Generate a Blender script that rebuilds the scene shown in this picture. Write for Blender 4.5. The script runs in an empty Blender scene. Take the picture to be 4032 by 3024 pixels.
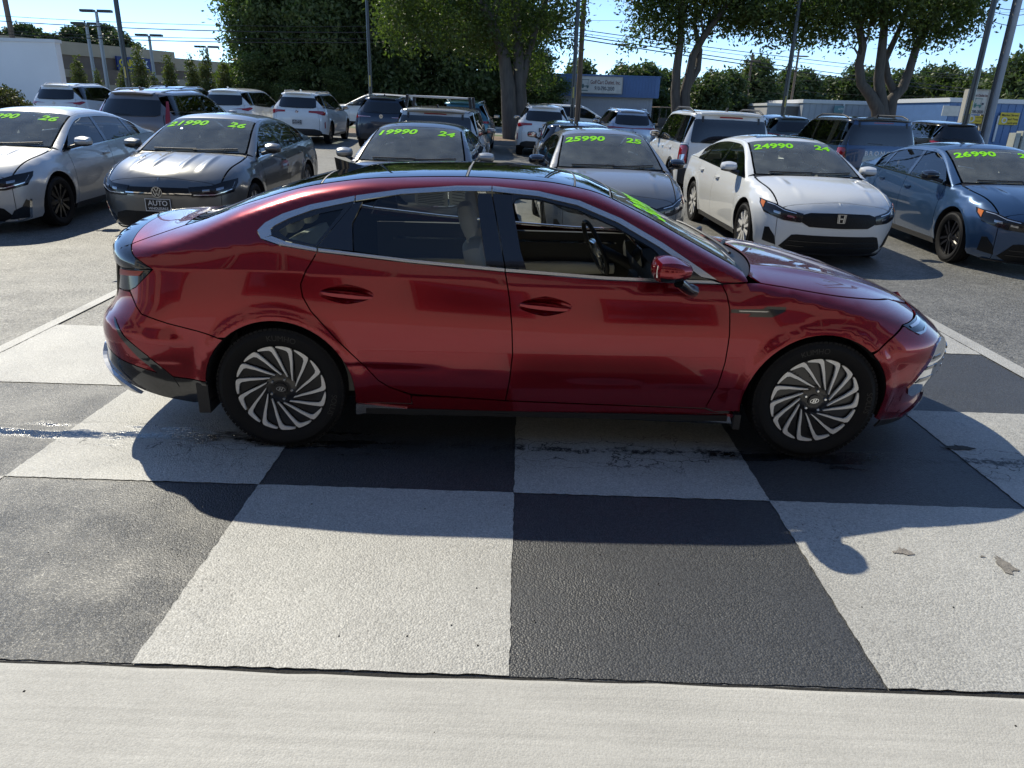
import bpy, bmesh, math, random
import numpy as np
from mathutils import Matrix, Vector
from mathutils.geometry import delaunay_2d_cdt
random.seed(7); np.random.seed(7)
R = math.radians
scene = bpy.context.scene
COL = scene.collection

# ------------------------------------------------------------------ camera
CAM_F, CAM_PITCH, CAM_ROLL, CAM_YAW, CAM_H = 2847.99, 0.3606, 0.0302, 0.0049, 1.7434
def cam_ray(u, v):
    X, Y = u - 2016, v - 1512
    c, s = math.cos(CAM_ROLL), math.sin(CAM_ROLL); X, Y = c*X + s*Y, -s*X + c*Y
    a, b = X/CAM_F, -Y/CAM_F
    c, s = math.cos(CAM_PITCH), math.sin(CAM_PITCH); y, z, x = c + s*b, -s + c*b, a
    c, s = math.cos(CAM_YAW), math.sin(CAM_YAW)
    return Vector((c*x - s*y, s*x + c*y, z))
cam_data = bpy.data.cameras.new('camera'); cam = bpy.data.objects.new('camera', cam_data); COL.objects.link(cam)
fw = cam_ray(2016, 1512).normalized(); rt = (cam_ray(2017, 1512) - cam_ray(2016, 1512)).normalized(); upv = rt.cross(fw).normalized()
cam.matrix_world = Matrix(((rt.x, upv.x, -fw.x, 0), (rt.y, upv.y, -fw.y, 0), (rt.z, upv.z, -fw.z, CAM_H), (0, 0, 0, 1)))
cam_data.sensor_width = 36; cam_data.lens = CAM_F/4032*36
cam_data.clip_start = 0.05; cam_data.clip_end = 3000
scene.camera = cam

# ------------------------------------------------------------------ sky, sun, exposure
SUN_AZ, SUN_EL = R(-37.7), R(43.9)          # azimuth measured from +Y towards +X
world = bpy.data.worlds.new('World'); scene.world = world; world.use_nodes = True
wn = world.node_tree.nodes; wl = world.node_tree.links
bg = wn['Background']; sky = wn.new('ShaderNodeTexSky'); sky.sky_type = 'NISHITA'; sky.sun_disc = False
sky.sun_elevation = SUN_EL; sky.sun_rotation = SUN_AZ; sky.altitude = 10; sky.air_density = 0.52; sky.dust_density = 0.0; sky.ozone_density = 4.0
wl.new(sky.outputs[0], bg.inputs[0]); bg.inputs[1].default_value = 0.128
sd = bpy.data.lights.new('sun', 'SUN'); sd.energy = 2.6; sd.angle = R(0.53); sd.color = (1.0, 0.94, 0.82)
so = bpy.data.objects.new('sun', sd); COL.objects.link(so)
sdir = Vector((math.sin(SUN_AZ)*math.cos(SUN_EL), math.cos(SUN_AZ)*math.cos(SUN_EL), math.sin(SUN_EL)))
so.rotation_euler = sdir.to_track_quat('Z', 'Y').to_euler(); so.location = sdir*60
vs = scene.view_settings; vs.view_transform = 'Standard'; vs.look = 'None'; vs.exposure = 0.92; vs.gamma = 1.0; vs.use_curve_mapping = False; vs.use_white_balance = True; vs.white_balance_temperature = 6850; vs.white_balance_tint = 7
scene.cycles.max_bounces = 8; scene.cycles.transparent_max_bounces = 16; scene.cycles.caustics_reflective = False; scene.cycles.caustics_refractive = False

# ------------------------------------------------------------------ materials
MATS = {}
def new_mat(name):
    m = bpy.data.materials.new(name); m.use_nodes = True
    nt = m.node_tree; b = nt.nodes['Principled BSDF']
    return m, nt, b
def lnk(nt, a, b): nt.links.new(a, b)
def mat(name, col, rough=0.5, metal=0.0, coat=0.0, var=0.0, vscale=6.0, bump=0.0, bscale=60.0, spec=0.5, trans=0.0, coatr=0.03, stretch=None):
    if name in MATS: return MATS[name]
    m, nt, b = new_mat(name); N = nt.nodes
    b.inputs['Base Color'].default_value = (*col, 1); b.inputs['Roughness'].default_value = rough; b.inputs['Metallic'].default_value = metal
    b.inputs['Coat Weight'].default_value = coat; b.inputs['Coat Roughness'].default_value = coatr; b.inputs['Specular IOR Level'].default_value = spec
    b.inputs['Transmission Weight'].default_value = trans
    if var or bump:
        tc = N.new('ShaderNodeTexCoord'); src = tc.outputs['Object']
        if stretch:
            mp = N.new('ShaderNodeMapping'); mp.inputs['Scale'].default_value = stretch; lnk(nt, src, mp.inputs[0]); src = mp.outputs[0]
    if var:
        n = N.new('ShaderNodeTexNoise'); n.inputs['Scale'].default_value = vscale; n.inputs['Detail'].default_value = 6; lnk(nt, src, n.inputs[0])
        mr = N.new('ShaderNodeMapRange'); mr.inputs[1].default_value = .3; mr.inputs[2].default_value = .7; mr.inputs[3].default_value = 1 - var; mr.inputs[4].default_value = 1 + var
        lnk(nt, n.outputs[0], mr.inputs[0])
        mx = N.new('ShaderNodeMix'); mx.data_type = 'RGBA'; mx.blend_type = 'MULTIPLY'; mx.inputs[0].default_value = 1; mx.inputs[6].default_value = (*col, 1)
        lnk(nt, mr.outputs[0], mx.inputs[7]); lnk(nt, mx.outputs[2], b.inputs['Base Color'])
        r2 = N.new('ShaderNodeMapRange'); r2.inputs[3].default_value = max(0, rough*(1 - var)); r2.inputs[4].default_value = min(1, rough*(1 + var))
        lnk(nt, n.outputs[0], r2.inputs[0]); lnk(nt, r2.outputs[0], b.inputs['Roughness'])
    if bump:
        n2 = N.new('ShaderNodeTexNoise'); n2.inputs['Scale'].default_value = bscale; n2.inputs['Detail'].default_value = 4; lnk(nt, src, n2.inputs[0])
        bp = N.new('ShaderNodeBump'); bp.inputs['Strength'].default_value = bump; bp.inputs['Distance'].default_value = 0.01
        lnk(nt, n2.outputs[0], bp.inputs['Height']); lnk(nt, bp.outputs[0], b.inputs['Normal'])
    MATS[name] = m; return m
def paint(name, col, metal=0.35, rough=0.32, flake=0.10):
    """clear-coated car paint with fine flake and a trace of road dust"""
    if name in MATS: return MATS[name]
    m, nt, b = new_mat(name); N = nt.nodes
    tc = N.new('ShaderNodeTexCoord')
    v = N.new('ShaderNodeTexVoronoi'); v.inputs['Scale'].default_value = 900; lnk(nt, tc.outputs['Object'], v.inputs[0])
    mr = N.new('ShaderNodeMapRange'); mr.inputs[3].default_value = 1 - flake; mr.inputs[4].default_value = 1 + flake
    sp = N.new('ShaderNodeSeparateColor'); lnk(nt, v.outputs['Color'], sp.inputs[0]); lnk(nt, sp.outputs[0], mr.inputs[0])
    mx = N.new('ShaderNodeMix'); mx.data_type = 'RGBA'; mx.blend_type = 'MULTIPLY'; mx.inputs[0].default_value = 1; mx.inputs[6].default_value = (*col, 1)
    lnk(nt, mr.outputs[0], mx.inputs[7]); lnk(nt, mx.outputs[2], b.inputs['Base Color'])
    n = N.new('ShaderNodeTexNoise'); n.inputs['Scale'].default_value = 3.0; n.inputs['Detail'].default_value = 8; lnk(nt, tc.outputs['Object'], n.inputs[0])
    r2 = N.new('ShaderNodeMapRange'); r2.inputs[1].default_value = .35; r2.inputs[2].default_value = .75; r2.inputs[3].default_value = .004; r2.inputs[4].default_value = .022
    lnk(nt, n.outputs[0], r2.inputs[0]); lnk(nt, r2.outputs[0], b.inputs['Coat Roughness'])
    b.inputs['Metallic'].default_value = metal; b.inputs['Roughness'].default_value = rough; b.inputs['Coat Weight'].default_value = 1.0; b.inputs['Coat IOR'].default_value = 1.5
    MATS[name] = m; return m
def glass(name, tint, refl=1.0, rough=0.0, dust=0.0):
    """thin tinted pane: Fresnel mix of clear tint and mirror reflection"""
    if name in MATS: return MATS[name]
    m, nt, b = new_mat(name); N = nt.nodes; N.remove(b)
    out = N['Material Output']; t = N.new('ShaderNodeBsdfTransparent'); t.inputs[0].default_value = (*tint, 1)
    g = N.new('ShaderNodeBsdfGlossy'); g.inputs[0].default_value = (refl, refl, refl, 1); g.inputs['Roughness'].default_value = rough
    fr = N.new('ShaderNodeFresnel'); fr.inputs[0].default_value = 1.62; mx = N.new('ShaderNodeMixShader')
    lnk(nt, fr.outputs[0], mx.inputs[0]); lnk(nt, t.outputs[0], mx.inputs[1]); lnk(nt, g.outputs[0], mx.inputs[2]); last = mx.outputs[0]
    if dust:
        df = N.new('ShaderNodeBsdfDiffuse'); df.inputs[0].default_value = (.52, .56, .52, 1); tc = N.new('ShaderNodeTexCoord'); nz = N.new('ShaderNodeTexNoise'); nz.inputs['Scale'].default_value = 3; nz.inputs['Detail'].default_value = 6; lnk(nt, tc.outputs['Object'], nz.inputs[0])
        mr = N.new('ShaderNodeMapRange'); mr.inputs[1].default_value = .3; mr.inputs[2].default_value = .7; mr.inputs[3].default_value = dust*.5; mr.inputs[4].default_value = dust*1.5; lnk(nt, nz.outputs[0], mr.inputs[0])
        m2 = N.new('ShaderNodeMixShader'); lnk(nt, mr.outputs[0], m2.inputs[0]); lnk(nt, last, m2.inputs[1]); lnk(nt, df.outputs[0], m2.inputs[2]); last = m2.outputs[0]
    lnk(nt, last, out.inputs[0])
    MATS[name] = m; return m

# ------------------------------------------------------------------ object helpers
def tag(o, label=None, cat=None, group=None, kind=None):
    if label: o['label'] = label
    if cat: o['category'] = cat
    if group: o['group'] = group
    if kind: o['kind'] = kind
    return o
def link(o, parent=None):
    COL.objects.link(o)
    if parent is not None: o.parent = parent
    return o
def empty(name, loc=(0, 0, 0), rz=0.0, parent=None):
    o = bpy.data.objects.new(name, None); o.empty_display_size = .2; link(o, parent); o.location = loc; o.rotation_euler = (0, 0, rz); return o
def mesh_obj(name, V, F, m, parent=None, normals=None, smooth=None, loc=None, uv=None):
    me = bpy.data.meshes.new(name); me.from_pydata([tuple(map(float, v)) for v in V], [], [tuple(map(int, f)) for f in F])
    if smooth or normals is not None: me.polygons.foreach_set('use_smooth', [True]*len(me.polygons))
    me.update()
    if normals is not None: me.normals_split_custom_set_from_vertices([tuple(map(float, n)) for n in normals])
    if m is not None: me.materials.append(m)
    o = bpy.data.objects.new(name, me); link(o, parent)
    if loc is not None: o.location = loc
    return o
def data_obj(name, me, parent=None, loc=(0, 0, 0), rot=(0, 0, 0)):
    o = bpy.data.objects.new(name, me); link(o, parent); o.location = loc; o.rotation_euler = rot; return o
class MB:
    """collects simple solids into one mesh"""
    def __init__(s): s.V = []; s.F = []
    def add(s, V, F):
        k = len(s.V); s.V += [tuple(map(float, v)) for v in V]; s.F += [tuple(int(i) + k for i in f) for f in F]; return s
    def box(s, x0, x1, y0, y1, z0, z1, M=None):
        V = [(x0, y0, z0), (x1, y0, z0), (x1, y1, z0), (x0, y1, z0), (x0, y0, z1), (x1, y0, z1), (x1, y1, z1), (x0, y1, z1)]
        if M is not None: V = [tuple(M @ Vector(v)) for v in V]
        return s.add(V, [(0, 3, 2, 1), (4, 5, 6, 7), (0, 1, 5, 4), (1, 2, 6, 5), (2, 3, 7, 6), (3, 0, 4, 7)])
    def rbox(s, c, size, r=.03, n=4, M=None, taper=None):
        """rounded box: cube-sphere grid pushed to a box core + radius"""
        hx, hy, hz = size[0]/2, size[1]/2, size[2]/2; r = min(r, hx, hy, hz)
        for ax in range(3):
            for sg in (-1, 1):
                k = len(s.V)
                for i in range(n + 1):
                    for j in range(n + 1):
                        a = math.tan((i/n*2 - 1)*math.pi/4); b = math.tan((j/n*2 - 1)*math.pi/4)
                        d = [0, 0, 0]; d[ax] = sg; d[(ax + 1) % 3] = a; d[(ax + 2) % 3] = b*sg
                        L = math.sqrt(d[0]**2 + d[1]**2 + d[2]**2)
                        q = [d[0], d[1], d[2]]
                        p = [q[t]*(h_ - r) + d[t]/L*r for t, h_ in enumerate((hx, hy, hz))]
                        if taper: p = taper(p, hx, hy, hz)
                        v = Vector((p[0], p[1], p[2]))
                        if M is not None: v = M @ v
                        s.V.append((v.x + c[0], v.y + c[1], v.z + c[2]))
                for i in range(n):
                    for j in range(n):
                        s.F.append((k + i*(n + 1) + j, k + (i + 1)*(n + 1) + j, k + (i + 1)*(n + 1) + j + 1, k + i*(n + 1) + j + 1))
        return s
    def tube(s, pts, rad, n=8, cap=True):
        pts = [Vector(p) for p in pts]; k = len(s.V)
        if not hasattr(rad, '__len__'): rad = [rad]*len(pts)
        prev = None
        for i, p in enumerate(pts):
            d = (pts[min(i + 1, len(pts) - 1)] - pts[max(i - 1, 0)]).normalized()
            a = d.orthogonal().normalized() if prev is None else (prev - d*prev.dot(d)).normalized()
            prev = a; b = d.cross(a)
            for j in range(n):
                t = 2*math.pi*j/n; v = p + (a*math.cos(t) + b*math.sin(t))*rad[i]; s.V.append(tuple(v))
        for i in range(len(pts) - 1):
            for j in range(n):
                s.F.append((k + i*n + j, k + i*n + (j + 1) % n, k + (i + 1)*n + (j + 1) % n, k + (i + 1)*n + j))
        if cap:
            s.F.append(tuple(k + j for j in range(n))[::-1]); s.F.append(tuple(k + (len(pts) - 1)*n + j for j in range(n)))
        return s
    def lathe(s, prof, n=32, axis='y', c=(0, 0, 0)):
        """prof: list of (radius, axial)"""
        k = len(s.V)
        for j in range(n):
            t = 2*math.pi*j/n
            for r_, a in prof:
                x, z = r_*math.cos(t), r_*math.sin(t)
                v = (x, a, z) if axis == 'y' else (x, z, a)
                s.V.append((v[0] + c[0], v[1] + c[1], v[2] + c[2]))
        m = len(prof)
        for j in range(n):
            for i in range(m - 1):
                s.F.append((k + j*m + i, k + j*m + i + 1, k + ((j + 1) % n)*m + i + 1, k + ((j + 1) % n)*m + i))
        return s
    def prism(s, poly, z0, z1, M=None):
        n = len(poly); V = [(x, y, z0) for x, y in poly] + [(x, y, z1) for x, y in poly]
        if M is not None: V = [tuple(M @ Vector(v)) for v in V]
        F = [tuple(range(n))[::-1], tuple(range(n, 2*n))] + [(i, (i + 1) % n, n + (i + 1) % n, n + i) for i in range(n)]
        return s.add(V, F)
    def build(s, name, m, parent=None, smooth=False, angle=None, loc=None):
        o = mesh_obj(name, s.V, s.F, m, parent, smooth=smooth, loc=loc)
        if angle is not None:
            bm = bmesh.new(); bm.from_mesh(o.data); bmesh.ops.remove_doubles(bm, verts=bm.verts, dist=1e-5)
            bmesh.ops.recalc_face_normals(bm, faces=bm.faces)
            for e in bm.edges: e.smooth = not (len(e.link_faces) == 2 and e.calc_face_angle(0) > angle)
            for f in bm.faces: f.smooth = True
            bm.to_mesh(o.data); bm.free()
        return o
def text_mesh(txt, size=1.0, shear=0.0, offset=0.0, extrude=0.0, align='LEFT', spacing=1.0):
    """the built-in font as a plain 2-D mesh (numpy verts, faces)"""
    cu = bpy.data.curves.new('txt', 'FONT'); cu.body = txt; cu.size = size; cu.shear = shear; cu.offset = offset; cu.extrude = extrude; cu.align_x = align; cu.space_character = spacing
    cu.resolution_u = 3
    ob = bpy.data.objects.new('txt', cu)
    me = bpy.data.meshes.new_from_object(ob)
    V = np.array([v.co[:] for v in me.vertices]) if len(me.vertices) else np.zeros((0, 3)); F = [tuple(p.vertices) for p in me.polygons]
    bpy.data.objects.remove(ob); bpy.data.curves.remove(cu); bpy.data.meshes.remove(me)
    return V, F
def ground_z(x, y):
    """the lot falls to the low seam under the red sedan and tilts gently down to the right"""
    if y < 5: return 0.0
    z = .03*(y - 5) if y < 12 else .21 + .024*(y - 12) if y < 27 else .57 + .02*(y - 27) if y < 36 else .75
    return z - .025*min(max(x + 8, 0), 14)*min((y - 5)/18, 1)
def at(u, v, y):
    """point at depth y whose direction from the viewpoint was measured as (u, v) in the photograph (2212-wide scale)"""
    d = cam_ray(u*1.82278, v*1.82278); t = y/d.y; return (d.x*t, y, CAM_H + d.z*t)
# ------------------------------------------------------------------ body surfaces
def pchip(P):
    xs = np.array([p[0] for p in P], float); ys = np.array([p[1] for p in P], float)
    if xs[0] > xs[-1]: xs = xs[::-1]; ys = ys[::-1]
    h = np.diff(xs); d = np.diff(ys)/h; m = np.zeros(len(xs))
    for i in range(1, len(xs) - 1):
        if d[i - 1]*d[i] > 0:
            w1 = 2*h[i] + h[i - 1]; w2 = h[i] + 2*h[i - 1]; m[i] = (w1 + w2)/(w1/d[i - 1] + w2/d[i])
    m[0] = d[0]; m[-1] = d[-1]
    def f(x):
        x = np.asarray(x, float); k = np.clip(np.searchsorted(xs, x) - 1, 0, len(xs) - 2)
        t = (x - xs[k])/h[k]; tc = np.clip(t, 0, 1); t2 = tc*tc; t3 = t2*tc
        y = (2*t3 - 3*t2 + 1)*ys[k] + (t3 - 2*t2 + tc)*h[k]*m[k] + (-2*t3 + 3*t2)*ys[k + 1] + (t3 - t2)*h[k]*m[k + 1]
        return y
    return f
class Field:
    """car body as half width Y(x,z); x forward, z up"""
    def __init__(s, W, top, belt, nose, tail, Ln=.75, nn=2.4, Lr=.5, nr=3.5, Wr=.60, zr=1.40, db=.08, zw=.6, zs=.2, tuck=.05, Rz=((-3, .1), (3, .1)), p=2.3, wheels=(), flare=.02, Ra=.36, taper=.03, extra=None, flw=.055):
        s.W = W; s.top = pchip(top); s.belt = pchip(belt); s.nose = pchip(nose); s.tail = pchip(tail)
        s.__dict__.update(Ln=Ln, nn=nn, Lr=Lr, nr=nr, Wr=Wr, zr=zr, db=db, zw=zw, zs=zs, tuck=tuck, p=p, wheels=wheels, flare=flare, Ra=Ra, taper=taper, extra=extra, flw=flw)
        s.Rz = pchip(Rz)
    def Y(s, x, z):
        x = np.asarray(x, float); z = np.asarray(z, float)
        zb = s.belt(x); low = np.clip((s.zw - z)/(s.zw - s.zs), 0, 1.4); up = np.clip((z - s.zw)/(zb - s.zw), 0, 1)
        y = s.W - s.tuck*low**2 - s.db*up**2
        t = np.clip((z - zb)/(s.zr - zb), 0, 3); y = y - (s.W - s.db - s.Wr)*t**1.08
        y = y*(1 - s.taper*(x/2.3)**2)
        for xw, zw0 in s.wheels:
            r = np.hypot(x - xw, z - zw0); y = y + s.flare*np.exp(-((np.clip(r - s.Ra - .02, 0, 9))/s.flw)**2)
        if s.extra is not None: y = y + s.extra(x, z)
        y = np.maximum(y, .05)
        v = np.clip((s.top(x) - z)/s.Rz(x), 0, 1); y = y*(1 - (1 - v)**s.p)**(1/s.p)
        u = np.clip((s.nose(z) - x)/s.Ln, 0, 1); y = y*(1 - (1 - u)**s.nn)**(1/s.nn)
        u = np.clip((x - s.tail(z))/s.Lr, 0, 1); y = y*(1 - (1 - u)**s.nr)**(1/s.nr)
        return y
    def Z(s, x, y):
        x = np.asarray(x, float); y = np.abs(np.asarray(y, float)); x, y = np.broadcast_arrays(x, y)
        hi = s.top(x) + 0*y; lo = hi - .45
        for _ in range(26):
            mid = (hi + lo)/2; g = s.Y(x, mid) > y; lo = np.where(g, mid, lo); hi = np.where(g, hi, mid)
        return (hi + lo)/2
    def wrap(s, q, z, front=True):
        """q = arc length from the centre line round the nose (or tail) at height z -> x, y"""
        q = np.asarray(q, float); z = np.asarray(z, float); q, z = np.broadcast_arrays(q, z)
        M = 90; k = (np.linspace(0, 1, M)**2.2)*1.3
        x0 = s.nose(z) if front else s.tail(z)
        X = x0[..., None] + (-k if front else k); Zz = np.repeat(z[..., None], M, -1); Yv = s.Y(X, Zz)
        d = np.hypot(np.diff(X, axis=-1), np.diff(Yv, axis=-1)); A = np.concatenate([np.zeros(d.shape[:-1] + (1,)), np.cumsum(d, -1)], -1)
        a = np.abs(q); xo = np.empty(q.shape); yo = np.empty(q.shape)
        for i in np.ndindex(q.shape):
            xo[i] = np.interp(a[i], A[i], X[i]); yo[i] = np.interp(a[i], A[i], Yv[i])
        return xo, yo*np.sign(q)
    def s_at(s, x, z, front=True):
        """arc length from centre line to station x at height z"""
        M = 120; x0 = float(s.nose(z) if front else s.tail(z)); t = np.linspace(0, 1, M)**2.2
        X = x0 + (x - x0)*t; Yv = s.Y(X, np.full(M, z)); return float(np.hypot(np.diff(X), np.diff(Yv)).sum())
    # mapping functions: 2-D parameters -> 3-D points
    def mapper(s, proj, sg=1):
        if proj == 'side': return lambda a, b: np.stack([a, sg*s.Y(a, b), b], -1)
        if proj == 'top': return lambda a, b: np.stack([a, b, s.Z(a, b)], -1)
        def w(a, b, fr=(proj == 'front')):
            x, y = s.wrap(a, b, fr); return np.stack([x, y, b], -1)
        return w
def densify(P, sp):
    out = []
    for i in range(len(P)):
        a = np.array(P[i], float); b = np.array(P[(i + 1) % len(P)], float); n = max(1, int(math.ceil(np.hypot(*(b - a))/sp)))
        for k in range(n): out.append(a + (b - a)*k/n)
    return np.array(out)
def inset_poly(P, d):
    P = np.array(P, float); A = .5*np.sum(P[:, 0]*np.roll(P[:, 1], -1) - np.roll(P[:, 0], -1)*P[:, 1])
    e = np.roll(P, -1, 0) - P; n = np.stack([-e[:, 1], e[:, 0]], -1)*(1 if A > 0 else -1); n /= np.maximum(np.linalg.norm(n, axis=1, keepdims=True), 1e-9)
    m = n + np.roll(n, 1, 0); L = np.maximum(np.linalg.norm(m, axis=1, keepdims=True), .6); m = m/L
    c = np.maximum(np.sum(m*n, 1, keepdims=True), .5); return P + m/c*d
def inside(P, Q):
    x, y = Q[:, 0], Q[:, 1]; r = np.zeros(len(Q), bool); j = len(P) - 1
    for i in range(len(P)):
        xi, yi = P[i]; xj, yj = P[j]
        c = ((yi > y) != (yj > y)); r ^= c & (x < (xj - xi)*(y - yi)/((yj - yi) if yj != yi else 1e-12) + xi); j = i
    return r
def seg_dist(P, Q):
    d = np.full(len(Q), 9.); A = np.array(P); B = np.roll(A, -1, 0)
    for a, b in zip(A, B):
        e = b - a; L = max(e @ e, 1e-12); t = np.clip(((Q - a) @ e)/L, 0, 1); d = np.minimum(d, np.hypot(*(Q - a - t[:, None]*e).T))
    return d
def trimesh2d(P, sp, bsp=None, holes=()):
    B = densify(P, bsp or sp); lo = B.min(0); hi = B.max(0)
    gx = np.arange(lo[0] + sp/2, hi[0], sp); gy = np.arange(lo[1] + sp/2, hi[1], sp)
    if len(gx) and len(gy):
        Q = np.stack(np.meshgrid(gx, gy), -1).reshape(-1, 2); Q = Q[inside(B, Q)]
        if len(Q): Q = Q[seg_dist(B, Q) > .45*sp]
    else: Q = np.zeros((0, 2))
    E = []; HV = []; n = len(B)
    for H in holes:
        H = np.array(H, float)
        if len(Q): Q = Q[~inside(H, Q)]; Q = Q[seg_dist(H, Q) > .3*sp]
        k = n + len(HV); HV += [Vector(p) for p in H]; E += [(k + i, k + (i + 1) % len(H)) for i in range(len(H))]
    allv = [Vector(p) for p in B] + HV + [Vector(p) for p in Q]
    v, e, f, _, _, _ = delaunay_2d_cdt(allv, E, [list(range(n))], 1, 1e-6)
    v = np.array([p[:] for p in v]); f = [tuple(t) for t in f]
    for H in holes:
        c = np.array([v[list(t)].mean(0) for t in f]); ins = inside(np.array(H, float), c); f = [t for t, i_ in zip(f, ins) if not i_]
    return v, f, n
PATCH_CACHE = {}; MESH_CACHE = {}
def patch(field, proj, P, sg=1, sp=.05, off=0.0, gap=0.0, flange=0.0, bsp=None, disp=None, holes=()):
    """trim polygon P (in the projection's 2-D space) mapped on the body -> (V, F, N)"""
    if disp is not None or holes: return patch_raw(field, proj, P, sg, sp, off, gap, flange, bsp, disp, holes)
    k = (id(field), proj, tuple((round(float(a), 4), round(float(b), 4)) for a, b in P), sg, sp, off, gap, flange, bsp)
    if k not in PATCH_CACHE: PATCH_CACHE[k] = patch_raw(field, proj, P, sg, sp, off, gap, flange, bsp, None)
    return PATCH_CACHE[k]
def patch_raw(field, proj, P, sg, sp, off, gap, flange, bsp, disp, holes=()):
    if gap: P = inset_poly(densify(P, bsp or sp), gap)
    p2, F, nb = trimesh2d(P, sp, bsp, holes); mp = field.mapper(proj, sg); a, b = p2[:, 0], p2[:, 1]
    def ev(a, b):
        q = mp(a, b)
        if disp is not None: q = q + disp(a, b)
        return q
    V = ev(a, b); e = .003; U = ev(a + e, b) - ev(a - e, b); T = ev(a, b + e) - ev(a, b - e); N = np.cross(U, T)
    L = np.linalg.norm(N, axis=1, keepdims=True); N = N/np.maximum(L, 1e-12)
    c = np.array([0., 0, .55]); c = V - c; c[:, 0] *= .35
    if np.sum(np.sum(N*c, 1)) < 0: N = -N
    V = V + N*off
    A = np.array([t[:3] for t in F]); g = np.cross(V[A[:, 1]] - V[A[:, 0]], V[A[:, 2]] - V[A[:, 0]]); ok = np.sum(g*(N[A[:, 0]] + N[A[:, 1]] + N[A[:, 2]]), 1) > 0
    Fo = [t if o_ else t[::-1] for t, o_ in zip(F, ok)]
    if flange:
        from collections import Counter
        ct = Counter()
        for t in Fo:
            for i in range(len(t)): ct[tuple(sorted((t[i], t[(i + 1) % len(t)])))] += 1
        bd = [(t[i], t[(i + 1) % len(t)]) for t in Fo for i in range(len(t)) if ct[tuple(sorted((t[i], t[(i + 1) % len(t)])))] == 1]
        V2 = list(V); N2 = list(N)
        for i, j in bd:
            k = len(V2); a0, a1, a2 = V[j] - V[i]; b0, b1, b2 = N[i] + N[j]; nn_ = np.array((a1*b2 - a2*b1, a2*b0 - a0*b2, a0*b1 - a1*b0)); nn_ = nn_/max(math.sqrt(nn_ @ nn_), 1e-9)
            V2 += [V[i], V[j], V[j] - N[j]*flange, V[i] - N[i]*flange]; N2 += [nn_]*4; Fo.append((k + 1, k, k + 3, k + 2))
        V = np.array(V2); N = np.array(N2)
    return V, Fo, N
def join(gs):
    V = []; F = []; N = []
    for v, f, n in gs:
        k = len(V); V += list(v); N += list(n); F += [tuple(i + k for i in t) for t in f]
    return V, F, N
def part(name, geo, m, parent, label=None):
    if isinstance(geo, list): geo = join(geo)
    k = id(geo[0])
    if k in MESH_CACHE and MESH_CACHE[k][0] is geo[0]:
        o = data_obj(name, MESH_CACHE[k][1], parent); o.material_slots[0].link = 'OBJECT'; o.material_slots[0].material = m
    else:
        o = mesh_obj(name, geo[0], geo[1], m, parent, normals=geo[2]); MESH_CACHE[k] = (geo[0], o.data)
    if label: o['label'] = label
    return o
def strip_poly(line, w0, w1=None):
    """thin ribbon polygon around a polyline (w0 to the left, w1 to the right)"""
    w1 = w0 if w1 is None else w1; L = np.array(line, float); d = np.gradient(L, axis=0); d /= np.linalg.norm(d, axis=1, keepdims=True); n = np.stack([-d[:, 1], d[:, 0]], -1)
    return [tuple(p) for p in L + n*w0] + [tuple(p) for p in (L - n*w1)[::-1]]
def arc(cx, cz, r, a0, a1, n=18):
    return [(cx + r*math.cos(R(a0 + (a1 - a0)*i/n)), cz + r*math.sin(R(a0 + (a1 - a0)*i/n))) for i in range(n + 1)]
def decal(field, proj, V2, F, m, name, parent, sg=1, off=.004, label=None):
    """2-D mesh (text, emblem) laid on the body surface"""
    mp = field.mapper(proj, sg); a, b = V2[:, 0], V2[:, 1]; V = mp(a, b); e = .003
    N = np.cross(mp(a + e, b) - mp(a - e, b), mp(a, b + e) - mp(a, b - e)); N /= np.maximum(np.linalg.norm(N, axis=1, keepdims=True), 1e-9)
    c = V - np.array([0, 0, .55]); c[:, 0] *= .35; N *= np.where(np.sum(N*c, 1, keepdims=True) < 0, -1, 1)
    V = V + N*off
    Fo = [f if np.cross(V[f[1]] - V[f[0]], V[f[2]] - V[f[0]]) @ N[f[0]] > 0 else f[::-1] for f in F]
    o = mesh_obj(name, V, Fo, m, parent)
    if label: o['label'] = label
    return o
# ------------------------------------------------------------------ shared car materials
M_CHROME = mat('chrome', (.78, .79, .80), .06, 1.0)
M_SATIN = mat('satin_chrome', (.74, .73, .71), .24, .9)
M_GBLACK = mat('gloss_black', (.010, .010, .012), .12, 0, coat=1)
M_BLACK = mat('black_plastic', (.022, .022, .024), .45, var=.2, vscale=30, bump=.15, bscale=300)
M_DARK = mat('dark_cavity', (.008, .008, .009), .8)
M_RUBBER = mat('tyre_rubber', (.008, .008, .009), .7, spec=.25, var=.25, vscale=14, bump=.25, bscale=140)
M_RUBBER_TXT = mat('tyre_lettering', (.022, .022, .022), .5)
M_ALU = mat('machined_aluminium', (.84, .83, .80), .3, .2, var=.06, vscale=40)
M_WBLACK = mat('black_wheel', (.009, .009, .011), .3, coat=.6, var=.15, vscale=20)
M_WSILVER = mat('silver_wheel', (.5, .51, .53), .3, .8)
M_BEIGE = mat('beige_leather', (.72, .70, .63), .5, var=.06, vscale=8, bump=.15, bscale=200)
M_INTD = mat('dark_interior', (.040, .040, .042), .6, bump=.1, bscale=250)
M_INTG = mat('grey_interior', (.26, .26, .245), .6, bump=.1, bscale=250)
M_SEATD = mat('charcoal_seat', (.045, .045, .048), .75, bump=.2, bscale=250)
M_REDL = mat('red_lamp', (.33, .008, .012), .08, coat=1)
M_MARK = mat('side_marker_red', (.42, .07, .04), .35)
M_AMBER = mat('amber_lamp', (.75, .20, .015), .12, coat=1)
M_WHITEL = mat('clear_lamp', (.75, .78, .82), .08, .5, coat=1)
M_LIME = mat('lime_sticker', (.26, .80, .03), .8, spec=.15)
M_PLATE = mat('black_plate', (.012, .013, .018), .35)
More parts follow.
